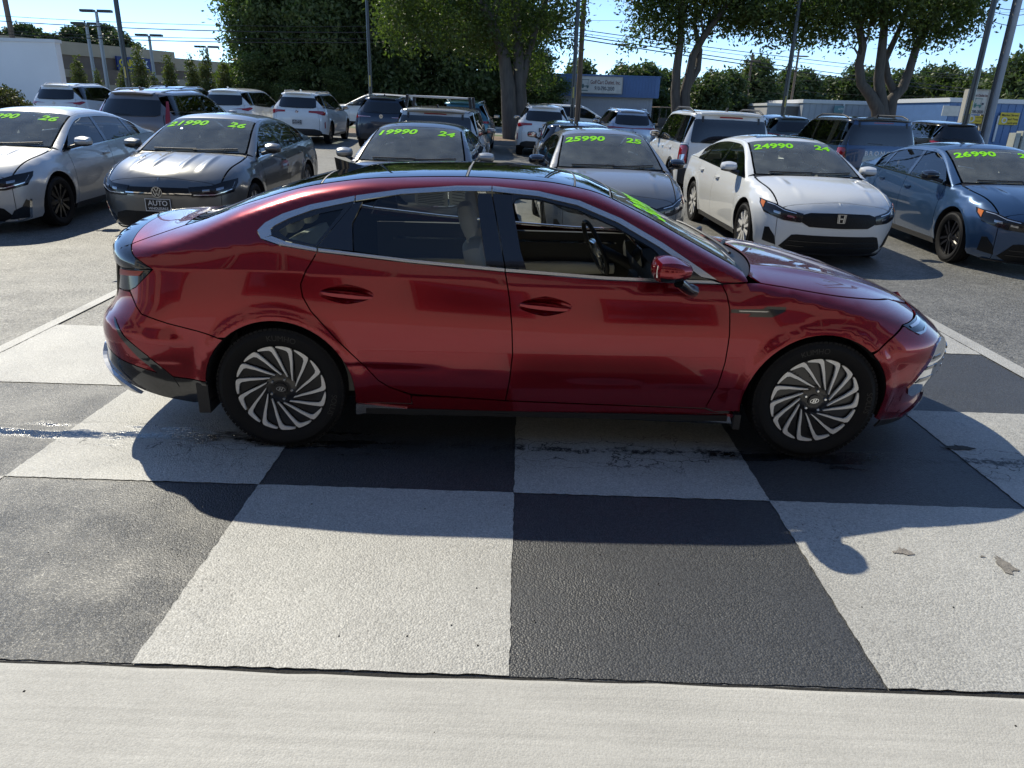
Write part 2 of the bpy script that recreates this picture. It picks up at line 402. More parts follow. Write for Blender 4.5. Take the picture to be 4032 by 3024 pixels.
M_PWHITE = mat('print_white', (.75, .75, .75), .4)
M_DISC = mat('brake_disc', (.32, .31, .30), .35, .9)
G_CLEAR = glass('clear_window', (.86, .91, .88)); G_HQ = glass('light_tint_window', (.66, .72, .68)); G_TINT = glass('tinted_window', (.16, .18, .18)); G_DARK = glass('privacy_window', (.035, .038, .042)); G_WS = glass('windshield_glass', (.66, .74, .70), dust=.15)

# ------------------------------------------------------------------ wheels
def tyre_profile(r, rim, w):
    h = w/2
    return [(rim*.98, -h*.78), (rim + .006, -h*.84), (rim + (r - rim)*.35, -h*.985), (rim + (r - rim)*.62, -h), (r - .022, -h*.93), (r - .006, -h*.80), (r - .0015, -h*.55), (r - .001, -h*.30), (r - .007, -h*.28), (r - .007, -h*.23), (r, -h*.21), (r, h*.21), (r - .007, h*.23), (r - .007, h*.28), (r, h*.3), (r - .006, h*.8), (r - .022, h*.93), (rim + (r - rim)*.62, h), (rim*.98, h*.78)]
WHEEL_MESH = {}
def wheel_meshes(style, r, rim, w):
    """meshes of one wheel, outer face towards -y, centred on the hub"""
    key = (style, r, rim, w)
    if key in WHEEL_MESH: return WHEEL_MESH[key]
    out = []; h = w/2; f = -h*.80                                   # f: plane of the wheel face
    def fin(mb, name, m, ang=.6):
        o = mb.build(name, m, None, angle=ang); me = o.data; bpy.data.objects.remove(o); return (name, me)
    t = MB().lathe(tyre_profile(r, rim, w), 64)
    # tread blocks on the shoulder
    for k in range(80):
        a = 2*math.pi*k/80; M = Matrix.Rotation(a, 4, 'Y')
        t.box(r - .016, r - .0038, -h*.90, -h*.55, -.0105, .0105, M)
    out.append(fin(t, 'tyre', M_RUBBER, .5))
    dark = style in ('hero', 'black5', 'black10')
    b = MB().lathe([(rim, f - .006), (rim + .004, f + .01), (rim - .012, f + .016), (rim - .022, f + .09), (rim - .03, h*.6)], 48)
    out.append(fin(b, 'rim', M_WBLACK if dark or style == 'hero' else M_WSILVER, .7))
    d = MB().lathe([(.0, f + .085), (rim*.40, f + .085), (rim*.42, f + .10), (rim*.72, f + .10), (rim*.72, f + .112), (.0, f + .112)], 40)
    out.append(fin(d, 'brake_disc', M_DISC, .5))
    if style == 'hero':
        hub = MB().lathe([(0, f - .004), (.032, f - .004), (.034, f + .004), (.060, f + .002), (.082, f + .012), (.088, f + .045)], 40)
        out.append(fin(hub, 'hub', M_WBLACK, .6))
        back = MB()
        for k in range(15):
            a0 = 24*k
            def P(rr, a): t_ = R(90 - (a0 + a)); return (rr*math.cos(t_), rr*math.sin(t_))
            q = [P(rim*.995, -14), P(rim*.995, 12), P(rim*.62, 23), P(.08, 58), P(.08, 40), P(rim*.58, 4), P(rim*.9, -9)]
            if k % 2 == 0: q = [P(rim*.995, -19), P(rim*.995, 12), P(rim*.62, 23), P(.08, 58), P(.08, 30), P(rim*.55, -2), P(rim*.86, -15)]
            Mx = Matrix(((1, 0, 0, 0), (0, 0, 1, 0), (0, 1, 0, 0), (0, 0, 0, 1)))
            back.prism(q, f + .018, f + .045, Mx)
            if k % 2 == 0:                                           # louvre ribs on the aero panels
                for j in range(5):
                    rr = rim*(.56 + .075*j); c0 = P(rr, 2 - 2*j); c1 = P(rr, -8 - 1.2*j)
                    back.prism([(c0[0], c0[1]), (c1[0], c1[1]), (c1[0]*1.02, c1[1]*1.02), (c0[0]*1.02, c0[1]*1.02)], f + .012, f + .022, Mx)
        out.append(fin(back, 'aero_panel', M_WBLACK, .5))
        sp = MB(); Mx = Matrix(((1, 0, 0, 0), (0, 0, 1, 0), (0, 1, 0, 0), (0, 0, 0, 1)))
        def P(rr, a): t_ = R(90 - a); return (rr*math.cos(t_), rr*math.sin(t_))
        o_ = [P(rim*.985, -8.5)] + [P(rim*.993, a) for a in (-4, 0, 4, 8)] + [P(rim*.985, 10.8), P(rim*.93, 13.2), P(.165, 19.8), P(.115, 30.2), P(.080, 49.0), P(.079, 45.5), P(.112, 25.6), P(.162, 15.4), P(rim*.86, 9.4), P(rim*.905, 6.2), P(rim*.922, 1), P(rim*.960, -8.4)]
        sp.prism(o_, f - .004, f + .008, Mx); out.append(fin(sp, 'spoke', M_ALU, .4) + (15,))
        lug = MB().lathe([(0, f - .010), (.006, f - .010), (.0085, f - .006), (.0085, f + .02)], 10, c=(.057, 0, 0)); out.append(fin(lug, 'lug_nut', M_CHROME, .6) + (5,))
        em = MB()
        for k in range(24):                                          # ring and slanted letter on the cap
            a0, a1 = 2*math.pi*k/24, 2*math.pi*(k + 1)/24
            em.add([(.024*math.cos(a0), f - .006, .0135*math.sin(a0)), (.024*math.cos(a1), f - .006, .0135*math.sin(a1)), (.0205*math.cos(a1), f - .006, .0105*math.sin(a1)), (.0205*math.cos(a0), f - .006, .0105*math.sin(a0))], [(0, 1, 2, 3)])
        for q in ([(-.013, -.008), (-.008, -.0095), (.001, .0095), (-.005, .009)], [(-.001, -.0095), (.005, -.009), (.013, .008), (.008, .0095)], [(-.005, -.003), (.004, -.001), (.006, .003), (-.003, .001)]):
            em.add([(x, f - .0062, z) for x, z in q], [(0, 1, 2, 3)])
        out.append(fin(em, 'cap_emblem', M_CHROME))
        def ring_text(txt, a_mid, size):
            V, F = text_mesh(txt, size); V[:, 0] -= (V[:, 0].max() + V[:, 0].min())/2
            rr = rim + .032 + V[:, 1]; th = R(90 - a_mid) - V[:, 0]/(rim + .05); s_ = (rr - rim)/(r - rim)
            yy = -h*(.93 + .075*np.sin(np.clip(s_, 0, 1)*np.pi)) - .0015
            return MB().add(np.stack([rr*np.cos(th), yy, rr*np.sin(th)], -1), F)
        out.append(fin(ring_text('KUMHO', 0, .042), 'tyre_lettering', M_RUBBER_TXT)); out.append(fin(ring_text('SOLUS', 100, .042), 'tyre_lettering', M_RUBBER_TXT))
    else:
        n = {'silver5': 5, 'black5': 5, 'silver10': 10, 'black10': 10, 'two10': 10}[style]; mm = M_WBLACK if dark else M_WSILVER
        hub = MB().lathe([(0, f), (.03, f), (.055, f + .008), (.07, f + .03)], 24); out.append(fin(hub, 'hub', M_WBLACK if style == 'two10' else mm, .6))
        w0, w1 = ((.030, .022) if n == 5 else (.014, .013)); sp = MB(); Mx = Matrix(((1, 0, 0, 0), (0, 0, 1, 0), (0, 1, 0, 0), (0, 0, 0, 1)))
        if n == 5:
            for sg in (-1, 1): sp.prism([(.05, sg*.006), (rim*.985, sg*.028), (rim*.985, sg*.058), (.05, sg*.034)], f, f + .028, Mx)
        else: sp.prism([(.05, -w0), (rim*.985, -w1*1.6), (rim*.985, w1*1.6), (.05, w0)], f, f + .026, Mx)
        out.append(fin(sp, 'spoke', M_ALU if style == 'two10' else mm, .4) + (n,))
    WHEEL_MESH[key] = out; return out
def add_wheel(parent, x, y, z, style, r, rim, w, spin=0.0, steer=0.0):
    o = empty('wheel', (x, y, z), 0, parent); o.rotation_mode = 'XYZ'
    o.rotation_euler = (0, 0, (math.pi if y > 0 else 0) + steer)
    for it in wheel_meshes(style, r, rim, w):
        name, me = it[0], it[1]; n = it[2] if len(it) > 2 else 1
        for k in range(n):
            data_obj(name, me, o, rot=(0, (0 if name == 'tyre' else spin) + 2*math.pi*k/n, 0))
    return o

# ------------------------------------------------------------------ seats
def seat_geo(w=.50):
    def tp(p, hx, hy, hz): k = 1 - .10*(p[2] + hz)/(2*hz); return (p[0], p[1]*k, p[2])
    Mb = Matrix.Rotation(R(-14), 4, 'Y')
    a = MB().rbox((.0, 0, .36), (.50, w, .17), .06, 5); a.rbox((-.30, 0, .66), (.14, w*.98, .62), .06, 5, Mb, tp)
    for s_ in (-1, 1):
        a.rbox((-.28, s_*w*.42, .62), (.18, .10, .46), .045, 4, Mb); a.rbox((0, s_*w*.44, .41), (.44, .09, .14), .04, 4)
    hd = MB().rbox((-.395, 0, 1.075), (.10, .27, .20), .05, 5, Mb)
    for s_ in (-.06, .06): hd.tube([(-.385, s_, .93), (-.40, s_, 1.0)], .006, 6)
    return a, hd
SEATS = {}
def add_seat(parent, x, y, m, w=.50, z=0.0, recl=0):
    k = (m.name, w)
    if k not in SEATS:
        a, hd = seat_geo(w); o = a.build('seat', m, None, angle=.9); p = hd.build('headrest', m, None, angle=.9); SEATS[k] = (o.data, p.data)
        bpy.data.objects.remove(o); bpy.data.objects.remove(p)
    s_ = data_obj('seat', SEATS[k][0], parent, (x, y, z)); data_obj('headrest', SEATS[k][1], s_); return s_
def add_steering(parent, x, y, z, tilt=25, yaw=0):
    mb = MB(); n = 28; Mt = Matrix.Translation((x, y, z)) @ Matrix.Rotation(R(yaw), 4, 'Z') @ Matrix.Rotation(R(-tilt), 4, 'Y')
    pts = [Mt @ Vector((0, .185*math.cos(2*math.pi*k/n), .185*math.sin(2*math.pi*k/n))) for k in range(n + 1)]; mb.tube(pts, .015, 8, False)
    o = mb.build('steering_wheel', M_INTD, parent, angle=.8)
    h = MB().rbox((0, 0, 0), (.05, .15, .12), .03, 4); h.box(-.008, .008, .06, .18, -.02, .012); h.box(-.008, .008, -.18, -.06, -.02, .012); h.box(-.008, .008, -.03, .03, -.18, -.05)
    h.V = [tuple(Mt @ Vector(v)) for v in h.V]; h.build('hub', M_SATIN if parent.name.startswith('red') else M_INTG, o, angle=.8)
    c = MB().tube([(x + .02, y, z), (x + .35, y, z - .16)], .035, 10); c.build('column', M_INTD, o, angle=.8)
    return o

# ------------------------------------------------------------------ the red sedan
CAR_X, CAR_Y, CAR_YAW = 0.1612, 4.4765, 0.0259
hero = empty('red_sedan', (CAR_X, CAR_Y, 0), CAR_YAW)
tag(hero, 'glossy dark red fastback sedan parked broadside on the painted checker squares', 'sedan')
M_RED = paint('red_paint', (.26, .0026, .012), .68, .22, .14); M_RED.node_tree.nodes['Principled BSDF'].inputs['Coat IOR'].default_value = 1.5
def hero_extra(x, z):
    zc = np.interp(x, [-2.5, -2.0, -1.26, -.56, .33, .88, 1.2, 1.6], [.955, .955, .956, .943, .911, .856, .84, .82])
    zb = HF.belt(x); k = np.clip((1.25 - x)/.3, 0, 1)
    e = -k*.16*np.clip(np.minimum(z, zb) - zc, 0, .2)
    zl = np.interp(x, [-1.2, -1.05, -.33, -.118, .883, 1.1], [.515, .51, .475, .465, .407, .40]); st = np.clip(np.abs(x + .22)/.7, 0, 1)*np.clip((1.15 - x)/.2, 0, 1)*np.clip((x + 1.15)/.15, 0, 1)
    t = np.clip((zl - z)/.028, 0, 1); e = e - st*.009*t*t*(3 - 2*t)
    # hollow behind the rear wheel, bumper corner facet
    t = np.clip((.69 + .28*(x + 2.27)*-.5 - z)/.05, 0, 1)*np.clip((-1.86 - x)/.08, 0, 1)*np.clip((z - .45)/.05, 0, 1); e = e + .012*t
    return e
HF = Field(.925,
    top=[(-2.46, .98), (-2.40, 1.085), (-2.33, 1.112), (-2.15, 1.118), (-1.98, 1.150), (-1.6, 1.286), (-1.25, 1.388), (-.9, 1.434), (-.45, 1.448), (-.1, 1.438), (.16, 1.404), (.42, 1.312), (.7, 1.183), (.95, 1.062), (1.06, 1.004), (1.15, .995), (1.4, .968), (1.75, .898), (2.0, .826), (2.15, .766), (2.27, .706), (2.36, .615)],
    belt=[(-2.6, .985), (-2.2, 1.0), (-1.8, 1.04), (-1.47, 1.09), (-1.2, 1.06), (-.7, 1.015), (-.25, .985), (.26, .958), (.85, .95), (1.2, .93), (1.4, .905), (1.9, .84), (2.3, .74)],
    nose=[(.10, 2.22), (.17, 2.30), (.24, 2.335), (.30, 2.325), (.45, 2.375), (.55, 2.385), (.63, 2.365), (.70, 2.305), (.77, 2.24), (.88, 2.20), (1.0, 2.19), (1.5, 2.19)],
    tail=[(.12, -2.2), (.28, -2.44), (.43, -2.505), (.50, -2.49), (.58, -2.495), (.65, -2.485), (.735, -2.425), (.80, -2.395), (.93, -2.385), (.955, -2.40), (1.05, -2.41), (1.12, -2.39), (1.6, -2.3)],
    Ln=.78, nn=2.35, Lr=.55, nr=3.2, Wr=.640, zr=1.39, db=.062, zw=.58, zs=.2, tuck=.055, p=2.3,
    Rz=[(-2.6, .10), (-2.2, .12), (-1.9, .12), (-1.5, .10), (-.5, .085), (.2, .09), (.8, .10), (1.05, .09), (1.4, .125), (1.9, .15), (2.3, .16)],
    wheels=((-1.42, .33), (1.42, .325)), flare=.013, Ra=.385, taper=.022, extra=hero_extra, flw=.035)
RA = .387; RC = (-1.418, .328); FC = (1.412, .322)
def rarc(a0, a1, n=16): return arc(*RC, RA, a0, a1, n)
def farc(a0, a1, n=16): return arc(*FC, RA, a0, a1, n)
def yr_h(x): return np.interp(x, [-1.97, -1.6, -1.2, -.4, .0, .3, .6, 1.0], [.545, .53, .525, .515, .52, .545, .63, .735])
def rail(x0, x1, n): return [(float(x), float(HF.Z(x, yr_h(x)))) for x in np.linspace(x0, x1, n)]
DLO_T = [(-1.497, 1.142), (-1.462, 1.178), (-1.382, 1.219), (-1.247, 1.264), (-1.023, 1.311), (-.79, 1.347), (-.51, 1.369), (-.329, 1.372), (-.09, 1.355), (.12, 1.317), (.333, 1.239), (.55, 1.128), (.692, 1.043), (.827, .962)]
DLO_B = [(.852, .948), (.686, .949), (.263, .957), (-.25, .984), (-.708, 1.015), (-1.194, 1.059), (-1.376, 1.084), (-1.473, 1.112)]
def pinterp(P, x): P = sorted(P); return np.interp(x, [p[0] for p in P], [p[1] for p in P])
R_DOOR = [(-1.193, 1.059), (-1.25, .965), (-1.277, .90), (-1.268, .84), (-1.23, .769), (-1.10, .622), (-.993, .508), (-.905, .400), (-.85, .362), (-.734, .322)]
B_SEAM = [(-.252, .984), (-.228, .86), (-.212, .72), (-.204, .57), (-.216, .42), (-.234, .300)]
F_SEAM = [(.855, .946), (.880, .90), (.898, .83), (.908, .70), (.903, .55), (.883, .41), (.844, .272)]
ydk = lambda x: float(np.interp(x, [-2.175, -2.11, -2.03, -1.96], [.715, .655, .595, .545]))
DK_SIDE = [(x, float(HF.Z(x, ydk(x)))) for x in (-1.99, -2.03, -2.07, -2.11, -2.15, -2.175)]
xeR = lambda z: float(HF.tail(z)) + .065
DN = float(HF.nose(.77)) - 2.066
xeF = lambda z: float(HF.nose(z)) - DN
HOOD_S = [(1.0, .957), (1.06, .95), (1.196, .932), (1.415, .898), (1.64, .865), (1.881, .826), (2.066, .77)]
LAMP_B = [(-2.02, .95), (-2.075, .90), (-2.125, .855), (-2.163, .836), (-2.225, .829), (xeR(.822), .822)]
BUMP_S = [(-2.163, .830), (-2.125, .762), (-2.095, .726), (-1.96, .685), (-1.814, .650), (-1.71, .620)]
BLK_T = [(-1.80, .372), (-1.976, .393), (-2.061, .415), (-2.264, .474), (-2.37, .523), (xeR(.555), .555)]
SP = .028
for sg, near in ((-1, True), (1, False)):
    ss = SP if near else .06; fl = .012 if near else 0
    pn = lambda name, P, m=M_RED, **k: part(name, patch(HF, 'side', P, sg, k.pop('sp', ss), k.pop('off', 0), k.pop('gap', .0032), k.pop('flange', fl), bsp=k.pop('bsp', ss), holes=k.pop('holes', ())), m, k.pop('parent', hero))
    cup_loop = lambda hx, hz, s_=1.0: [(hx - .138*s_*math.cos(t), hz + .050*s_*math.sin(t)*(1 - .3*abs(math.cos(t)))) for t in np.linspace(0, 2*math.pi, 37)[:-1]]
    rl = rail(.985, -1.96, 60)
    quarter = BUMP_S[::-1][:1] + [p for p in rarc(131, -8, 22)] + [(-1.02, .262), (-.734, .262), (-.734, .316)] + R_DOOR[::-1][1:] + DLO_B[-2:] + DLO_T + [(.853, .951), (.90, .952), (.995, .958)] + rl + DK_SIDE + [(-2.12, 1.002)] + LAMP_B[:4] + BUMP_S[1:-1]
    pn('quarter_panel', quarter, sp=.017 if near else .05, bsp=.012 if near else .04)
    dl = DLO_B[::-1]
    pn('rear_door', R_DOOR[::-1] + [(-1.194, 1.058)] + [(-.95, 1.036), (-.708, 1.014)] + B_SEAM + [(-.45, .310)], holes=(cup_loop(-1.048, .858),))
    fd = pn('front_door', [(-.234, .300)] + B_SEAM[::-1][1:] + [(-.25, .983), (.0, .970), (.263, .956), (.5, .951), (.70, .948)] + F_SEAM + [(.3, .285)], holes=(cup_loop(-.045, .822),))
    pn('front_fender', [(.895, .252), (.87, .268)] + F_SEAM[::-1] + [(.87, .949), (.94, .953)] + HOOD_S + [(2.075, .752), (1.961, .748), (1.848, .746), (1.76, .688), (1.69, .635)] + farc(51, 189, 20))
    pn('sill_strip', [(-1.02, .262), (-1.02, .225), (-.6, .228), (.2, .212), (.98, .196), (1.02, .24), (.895, .252), (.844, .268), (.3, .281), (-.234, .296), (-.45, .306), (-.734, .312), (-.734, .258)], gap=.002)
    pn('rear_bumper_corner', rarc(133, 172, 6) + BLK_T + [(xeR(z), z) for z in (.6, .65, .7, .75, .80, .818)] + [(-2.225, .826), (-2.163, .828)] + BUMP_S[1:-1])
    pn('front_bumper_corner', farc(49, -14, 12) + [(1.83, .205), (1.98, .185), (xeF(.19), .19)] + [(xeF(z), z) for z in (.24, .3, .36, .42, .48, .54, .60, .66, .72, .75)] + [(2.075, .748), (1.961, .742), (1.848, .740), (1.76, .684)])
    pn('rear_diffuser_side', rarc(173, 192, 4) + [(-1.90, .235), (-2.05, .262), (-2.16, .292), (-2.32, .345), (xeR(.40), .40), (xeR(.48), .48), (xeR(.553), .553)] + BLK_T[::-1][1:], m=M_GBLACK)
    pn('spoiler_side', [(-2.176, DK_SIDE[-1][1] - .003), (-2.12, 1.0), (-2.022, .952), (-2.20, .940), (xeR(.938), .938), (xeR(1.0), 1.0), (xeR(1.06), 1.06), (-2.27, 1.066)], m=M_GBLACK, gap=.001)
    lp = pn('tail_lamp', [(-2.025, .948), (-2.20, .937), (xeR(.934), .934), (xeR(.87), .87)] + LAMP_B[::-1][:-1], m=M_GBLACK, gap=.001)
    pn('side_marker', [(-2.229, .928), (-2.066, .940), (-2.096, .913), (-2.233, .899)], m=M_MARK, off=.006, gap=0, flange=.002, parent=lp)
    pn('light_strip', [(xeR(.925) + .005, .925), (xeR(.925) + .035, .926), (xeR(.83) + .035, .829), (xeR(.83) + .005, .827)], m=M_REDL, off=.003, gap=0, flange=0, parent=lp)
    pn('bumper_blade', [(-2.270, .690), (-2.226, .606), (-2.14, .506), (-2.056, .416), (-1.985, .318), (-1.955, .335), (-1.976, .393), (-2.084, .512), (-2.198, .608), (-2.252, .682)], m=M_GBLACK, off=.0035, gap=0)
    pn('park_sensor', arc(-2.20, .50, .011, 0, 360, 12)[:-1], off=.002, gap=0, sp=.01)
    pn('rocker_trim', [(-1.03, .228), (-1.035, .196), (-.58, .226), (.2, .200), (.98, .176), (.985, .196), (.2, .210), (-.6, .2265), (-1.0, .226)], m=M_GBLACK, off=.006, gap=0, flange=.05)
    pn('rocker_brightwork', [(-1.03, .262), (-1.035, .198), (-.80, .212), (-.76, .235)], m=M_SATIN, off=.010, gap=0, flange=.01)
    pn('rocker_brightwork', [(.985, .232), (1.005, .186), (.74, .205)], m=M_SATIN, off=.010, gap=0, flange=.01)
    # glazing and its bright surround
    th = []
    T_in = [(-1.440, 1.150), (-1.41, 1.174), (-1.35, 1.204), (-1.235, 1.246), (-1.02, 1.293), (-.79, 1.330), (-.51, 1.352), (-.329, 1.355), (-.09, 1.338), (.11, 1.301), (.320, 1.224), (.532, 1.115), (.67, 1.031), (.764, .968)]
    B_in = [(.80, .962), (.686, .963), (.263, .971), (-.25, .998), (-.708, 1.029), (-1.194, 1.073), (-1.345, 1.098), (-1.428, 1.125)]
    def cut(P, x0, x1):
        f_ = lambda x: float(pinterp(P, x)); return [(x0, f_(x0))] + [p for p in sorted(P) if x0 < p[0] < x1] + [(x1, f_(x1))]
    for nm, xa, xb in (('window_trim', -1.50, -1.027), ('window_trim', -1.021, -.332), ('window_trim', -.327, .827)):
        t_ = [p for p in cut(DLO_T, max(xa, -1.497), xb)]; u_ = cut(T_in, max(xa, -1.432), min(xb, .748))
        t_ = [(a_, b_ + .0055) for a_, b_ in t_]
        if xa < -1.4: t_ = [(-1.4735, 1.110)] + t_; u_ = [(-1.425, 1.128)] + u_
        pn(nm, t_ + u_[::-1], m=M_SATIN, off=.005, gap=0, flange=.008, sp=.02, bsp=.02)
    for xa, xb in ((-1.473, -1.198), (-1.190, -.256), (-.250, .852)):
        t_ = cut(B_in, max(xa, -1.425), min(xb, .80)); u_ = cut(DLO_B, xa, xb)
        pn('window_trim', t_ + u_[::-1], m=M_SATIN, off=.005, gap=0, flange=.008, sp=.02, bsp=.02)
    zT = lambda x: float(pinterp(T_in, x)); zB = lambda x: float(pinterp(B_in, x))
    def win(xb0, xt0, xt1, xb1, e=.0):
        tp_ = [(x, zT(x) - e) for x in np.linspace(xt0, xt1, 10)]; bt = [(x, zB(x) + e) for x in np.linspace(xb1, xb0, 10)]; return tp_ + bt
    g = dict(gap=0, flange=0, off=-.004, sp=.06)
    # rear quarter: black border then glass
    qg = [(-1.392, 1.148), (-1.345, 1.178), (-1.19, 1.232), (-1.08, 1.255), (-1.10, 1.225), (-1.205, 1.092), (-1.345, 1.118)]
    pn('quarter_window', qg, m=G_HQ, **g)
    pn('quarter_window_border', [(-1.43, 1.145)] + cut(T_in, -1.425, -1.030) + [(-1.03, 1.282), (-1.20, 1.081), (-1.206, 1.091), (-1.101, 1.2252), (-1.081, 1.256), (-1.19, 1.233), (-1.346, 1.179), (-1.394, 1.149)], m=M_GBLACK, gap=0, flange=0, sp=.03)
    pn('quarter_window_border', [(-1.43, 1.144), (-1.394, 1.148), (-1.346, 1.117), (-1.206, 1.090), (-1.2, 1.080), (-1.345, 1.103), (-1.425, 1.128)], m=M_GBLACK, gap=0, flange=0, sp=.03)
    pn('division_bar', [(-1.198, 1.079), (-1.028, 1.284), (-.985, 1.292), (-1.03, 1.19), (-1.018, 1.064)], m=M_GBLACK, gap=.001)
    pn('rear_door_window', [(-1.014, 1.066), (-1.026, 1.19), (-.978, 1.285), (-.93, 1.294)] + cut(T_in, -.9, -.42) + [(-.404, 1.294), (-.354, 1.014)] + [(-.6, 1.026), (-.85, 1.047)], m=G_CLEAR, **g)
    pn('pillar_cover', [(-.400, 1.346), (-.331, 1.346), (-.256, 1.006), (-.350, 1.012), (-.402, 1.294)], m=M_GBLACK, gap=.001)
    pn('pillar_cover', [(-.327, 1.346), (-.225, 1.342), (-.222, 1.30), (-.176, 1.08), (-.145, .999), (-.250, 1.003)], m=M_GBLACK, gap=.001)
    # open front window: only the slim black frame round the opening
    fr = cut(T_in, -.225, .745); inn = [(-.222, 1.300), (-.205, 1.324), (-.185, 1.331), (-.09, 1.326), (.11, 1.283), (.315, 1.203), (.505, 1.104), (.53, 1.08)]
    pn('window_frame', fr + [(.795, .966), (.545, .974), (.553, 1.03), (.53, 1.08)] + inn[::-1][1:], m=M_GBLACK, gap=0, flange=.02 if near else 0, sp=.03, off=-.002)
    if not near: pn('front_door_window', [(-.14, 1.0), (-.22, 1.30), (-.185, 1.331), (.11, 1.283), (.315, 1.203), (.505, 1.104), (.553, 1.03), (.545, .976)], m=G_CLEAR, **g)
    # dark inner skin behind the shut lines
    lin = [(-1.80, .40)] + rarc(170, 8, 14) + [(-1.0, .24), (.97, .21)] + farc(178, 40, 14) + [(1.85, .70), (2.0, .76), (1.6, .85), (1.05, .93), (.84, .935), (.26, .94), (-.25, .965), (-.7, 1.0), (-1.19, 1.045), (-1.45, 1.09), (-1.9, 1.06), (-2.15, .95), (-2.2, .8), (-2.3, .6), (-2.3, .5), (-1.9, .40)]
    pn('inner_skin', lin, m=M_DARK, off=-.045, gap=0, flange=0, sp=.08, bsp=.05)
    # wheel houses
    for (cx, cz) in (RC, FC):
        mb = MB(); n = 20
        for i in range(n + 1):
            a = R(-12 + 204*i/n); yo = float(HF.Y(cx + RA*math.cos(a)*.999, max(.2, cz + RA*math.sin(a)))) - .003
            for y_ in (yo, .56): mb.V.append((cx + (RA + .001)*math.cos(a), sg*y_, cz + (RA + .001)*math.sin(a)))
        mb.F = [(2*i, 2*i + 1, 2*i + 3, 2*i + 2) for i in range(n)]
        k = len(mb.V); mb.V += [(cx + .39*math.cos(R(a)), sg*.56, cz + .39*math.sin(R(a))) for a in range(-12, 193, 12)]; mb.F.append(tuple(range(k, len(mb.V))))
        mb.build('wheel_arch_liner', M_DARK, hero, smooth=False)
    mb = MB().box(-1.86, -1.80, sg*.74, sg*.905, .195, .36, Matrix.Translation((0, 0, 0))); mb.build('mud_flap', M_BLACK, hero)
    mb = MB().box(1.0, 1.035, sg*.76, sg*.905, .165, .25); mb.build('mud_flap', M_BLACK, hero)
    # handles
    for hx, hz in ((-1.048, .858), (-.045, .822)):
        dd = lambda a, b, hx=hx, hz=hz: np.stack([0*a, -sg*.030*np.clip(1 - ((a - hx)/.136)**2 - ((b - hz)/.048)**2, 0, 1)**.7, 0*a], -1)
        hd = part('door_handle', patch(HF, 'side', cup_loop(hx, hz), sg, .009, 0, 0, 0, bsp=.2, disp=dd), M_RED, hero)
        bar = MB(); N_ = 14; y0 = sg
        for i in range(N_ + 1):
            t = i/N_*2 - 1; x = hx + .13*t; zc_ = hz - .004 - .010*t; yb = float(HF.Y(x, hz)); hh = .015*(1 - .5*t*t) + .002; out = .022*(1 - t**4) + .002
            bar.V += [(x, sg*(yb - .004), zc_ + hh), (x, sg*(yb + out), zc_ + hh*.5), (x, sg*(yb + out), zc_ - hh*.6), (x, sg*(yb - .004), zc_ - hh)]
            if i:
                k = 4*(i - 1)
                for j in range(3): bar.F.append((k + j, k + j + 1, k + 5 + j, k + 4 + j))
        bar.build('grip', M_RED, hd, angle=.7)
    # fender vent
    vt = pn('fender_vent', [(.905, .829), (1.07, .833), (1.09, .846), (1.19, .845), (1.185, .822), (1.12, .793), (.995, .793), (1.01, .808), (.905, .812)], m=M_GBLACK, off=.003, gap=0, sp=.015, bsp=.015, flange=.004)
    pn('bright_strip', [(.945, .8235), (1.10, .8225), (1.09, .8175), (.945, .8185)], m=M_SATIN, off=.006, gap=0, sp=.02, flange=.003, parent=vt)
    # headlamp and corner of the grille
    hl = pn('headlamp', [(1.852, .745), (1.905, .717), (1.956, .692), (2.02, .694), (xeF(.71), .712), (xeF(.74), .742), (1.961, .747)], m=M_GBLACK, gap=0, off=.002, sp=.02)
    pn('light_bar', [(1.90, .737), (1.99, .739), (2.045, .742), (2.045, .731), (1.99, .728), (1.91, .727)], m=M_WHITEL, gap=0, off=.005, sp=.02, flange=0, parent=hl)
    pn('chrome_edge', [(1.93, .704), (1.965, .690), (2.02, .694), (2.05, .703), (2.05, .710), (2.0, .701)], m=M_SATIN, gap=0, off=.005, sp=.02, flange=0, parent=hl)
    # mirror
    mx, my = .560, sg*.985
    def mt(p, hx, hy, hz):
        x, y, z = p; f_ = (x + hx)/(2*hx); k = 1 - .55*f_*f_; return (x, y*(1 - .35*f_*f_), z*k + .0)
    cap = MB().rbox((mx, my, 1.045), (.20, .25, .145), .07, 8, None, mt)
    V_ = cap.V; o = mesh_obj('mirror', V_, [f_ for f_ in cap.F if sum(V_[i][2] for i in f_)/4 > 1.012], M_RED, hero, smooth=True)
    mesh_obj('mirror_base', [(v[0], v[1] + 0*v[1], v[2] - .001) for v in V_], [f_ for f_ in cap.F if sum(V_[i][2] for i in f_)/4 <= 1.02], M_GBLACK, o, smooth=True)
    st = MB(); st.tube([(.70, sg*.885, .915), (.66, sg*.93, .935), (.60, sg*.985, .98)], [.035, .03, .028], 10); st.build('stalk', M_GBLACK, o, angle=.8)
    gl = MB().rbox((mx - .086, my, 1.045), (.012, .15, .06), .006, 4); gl.build('mirror_glass', M_CHROME, o, angle=.8)
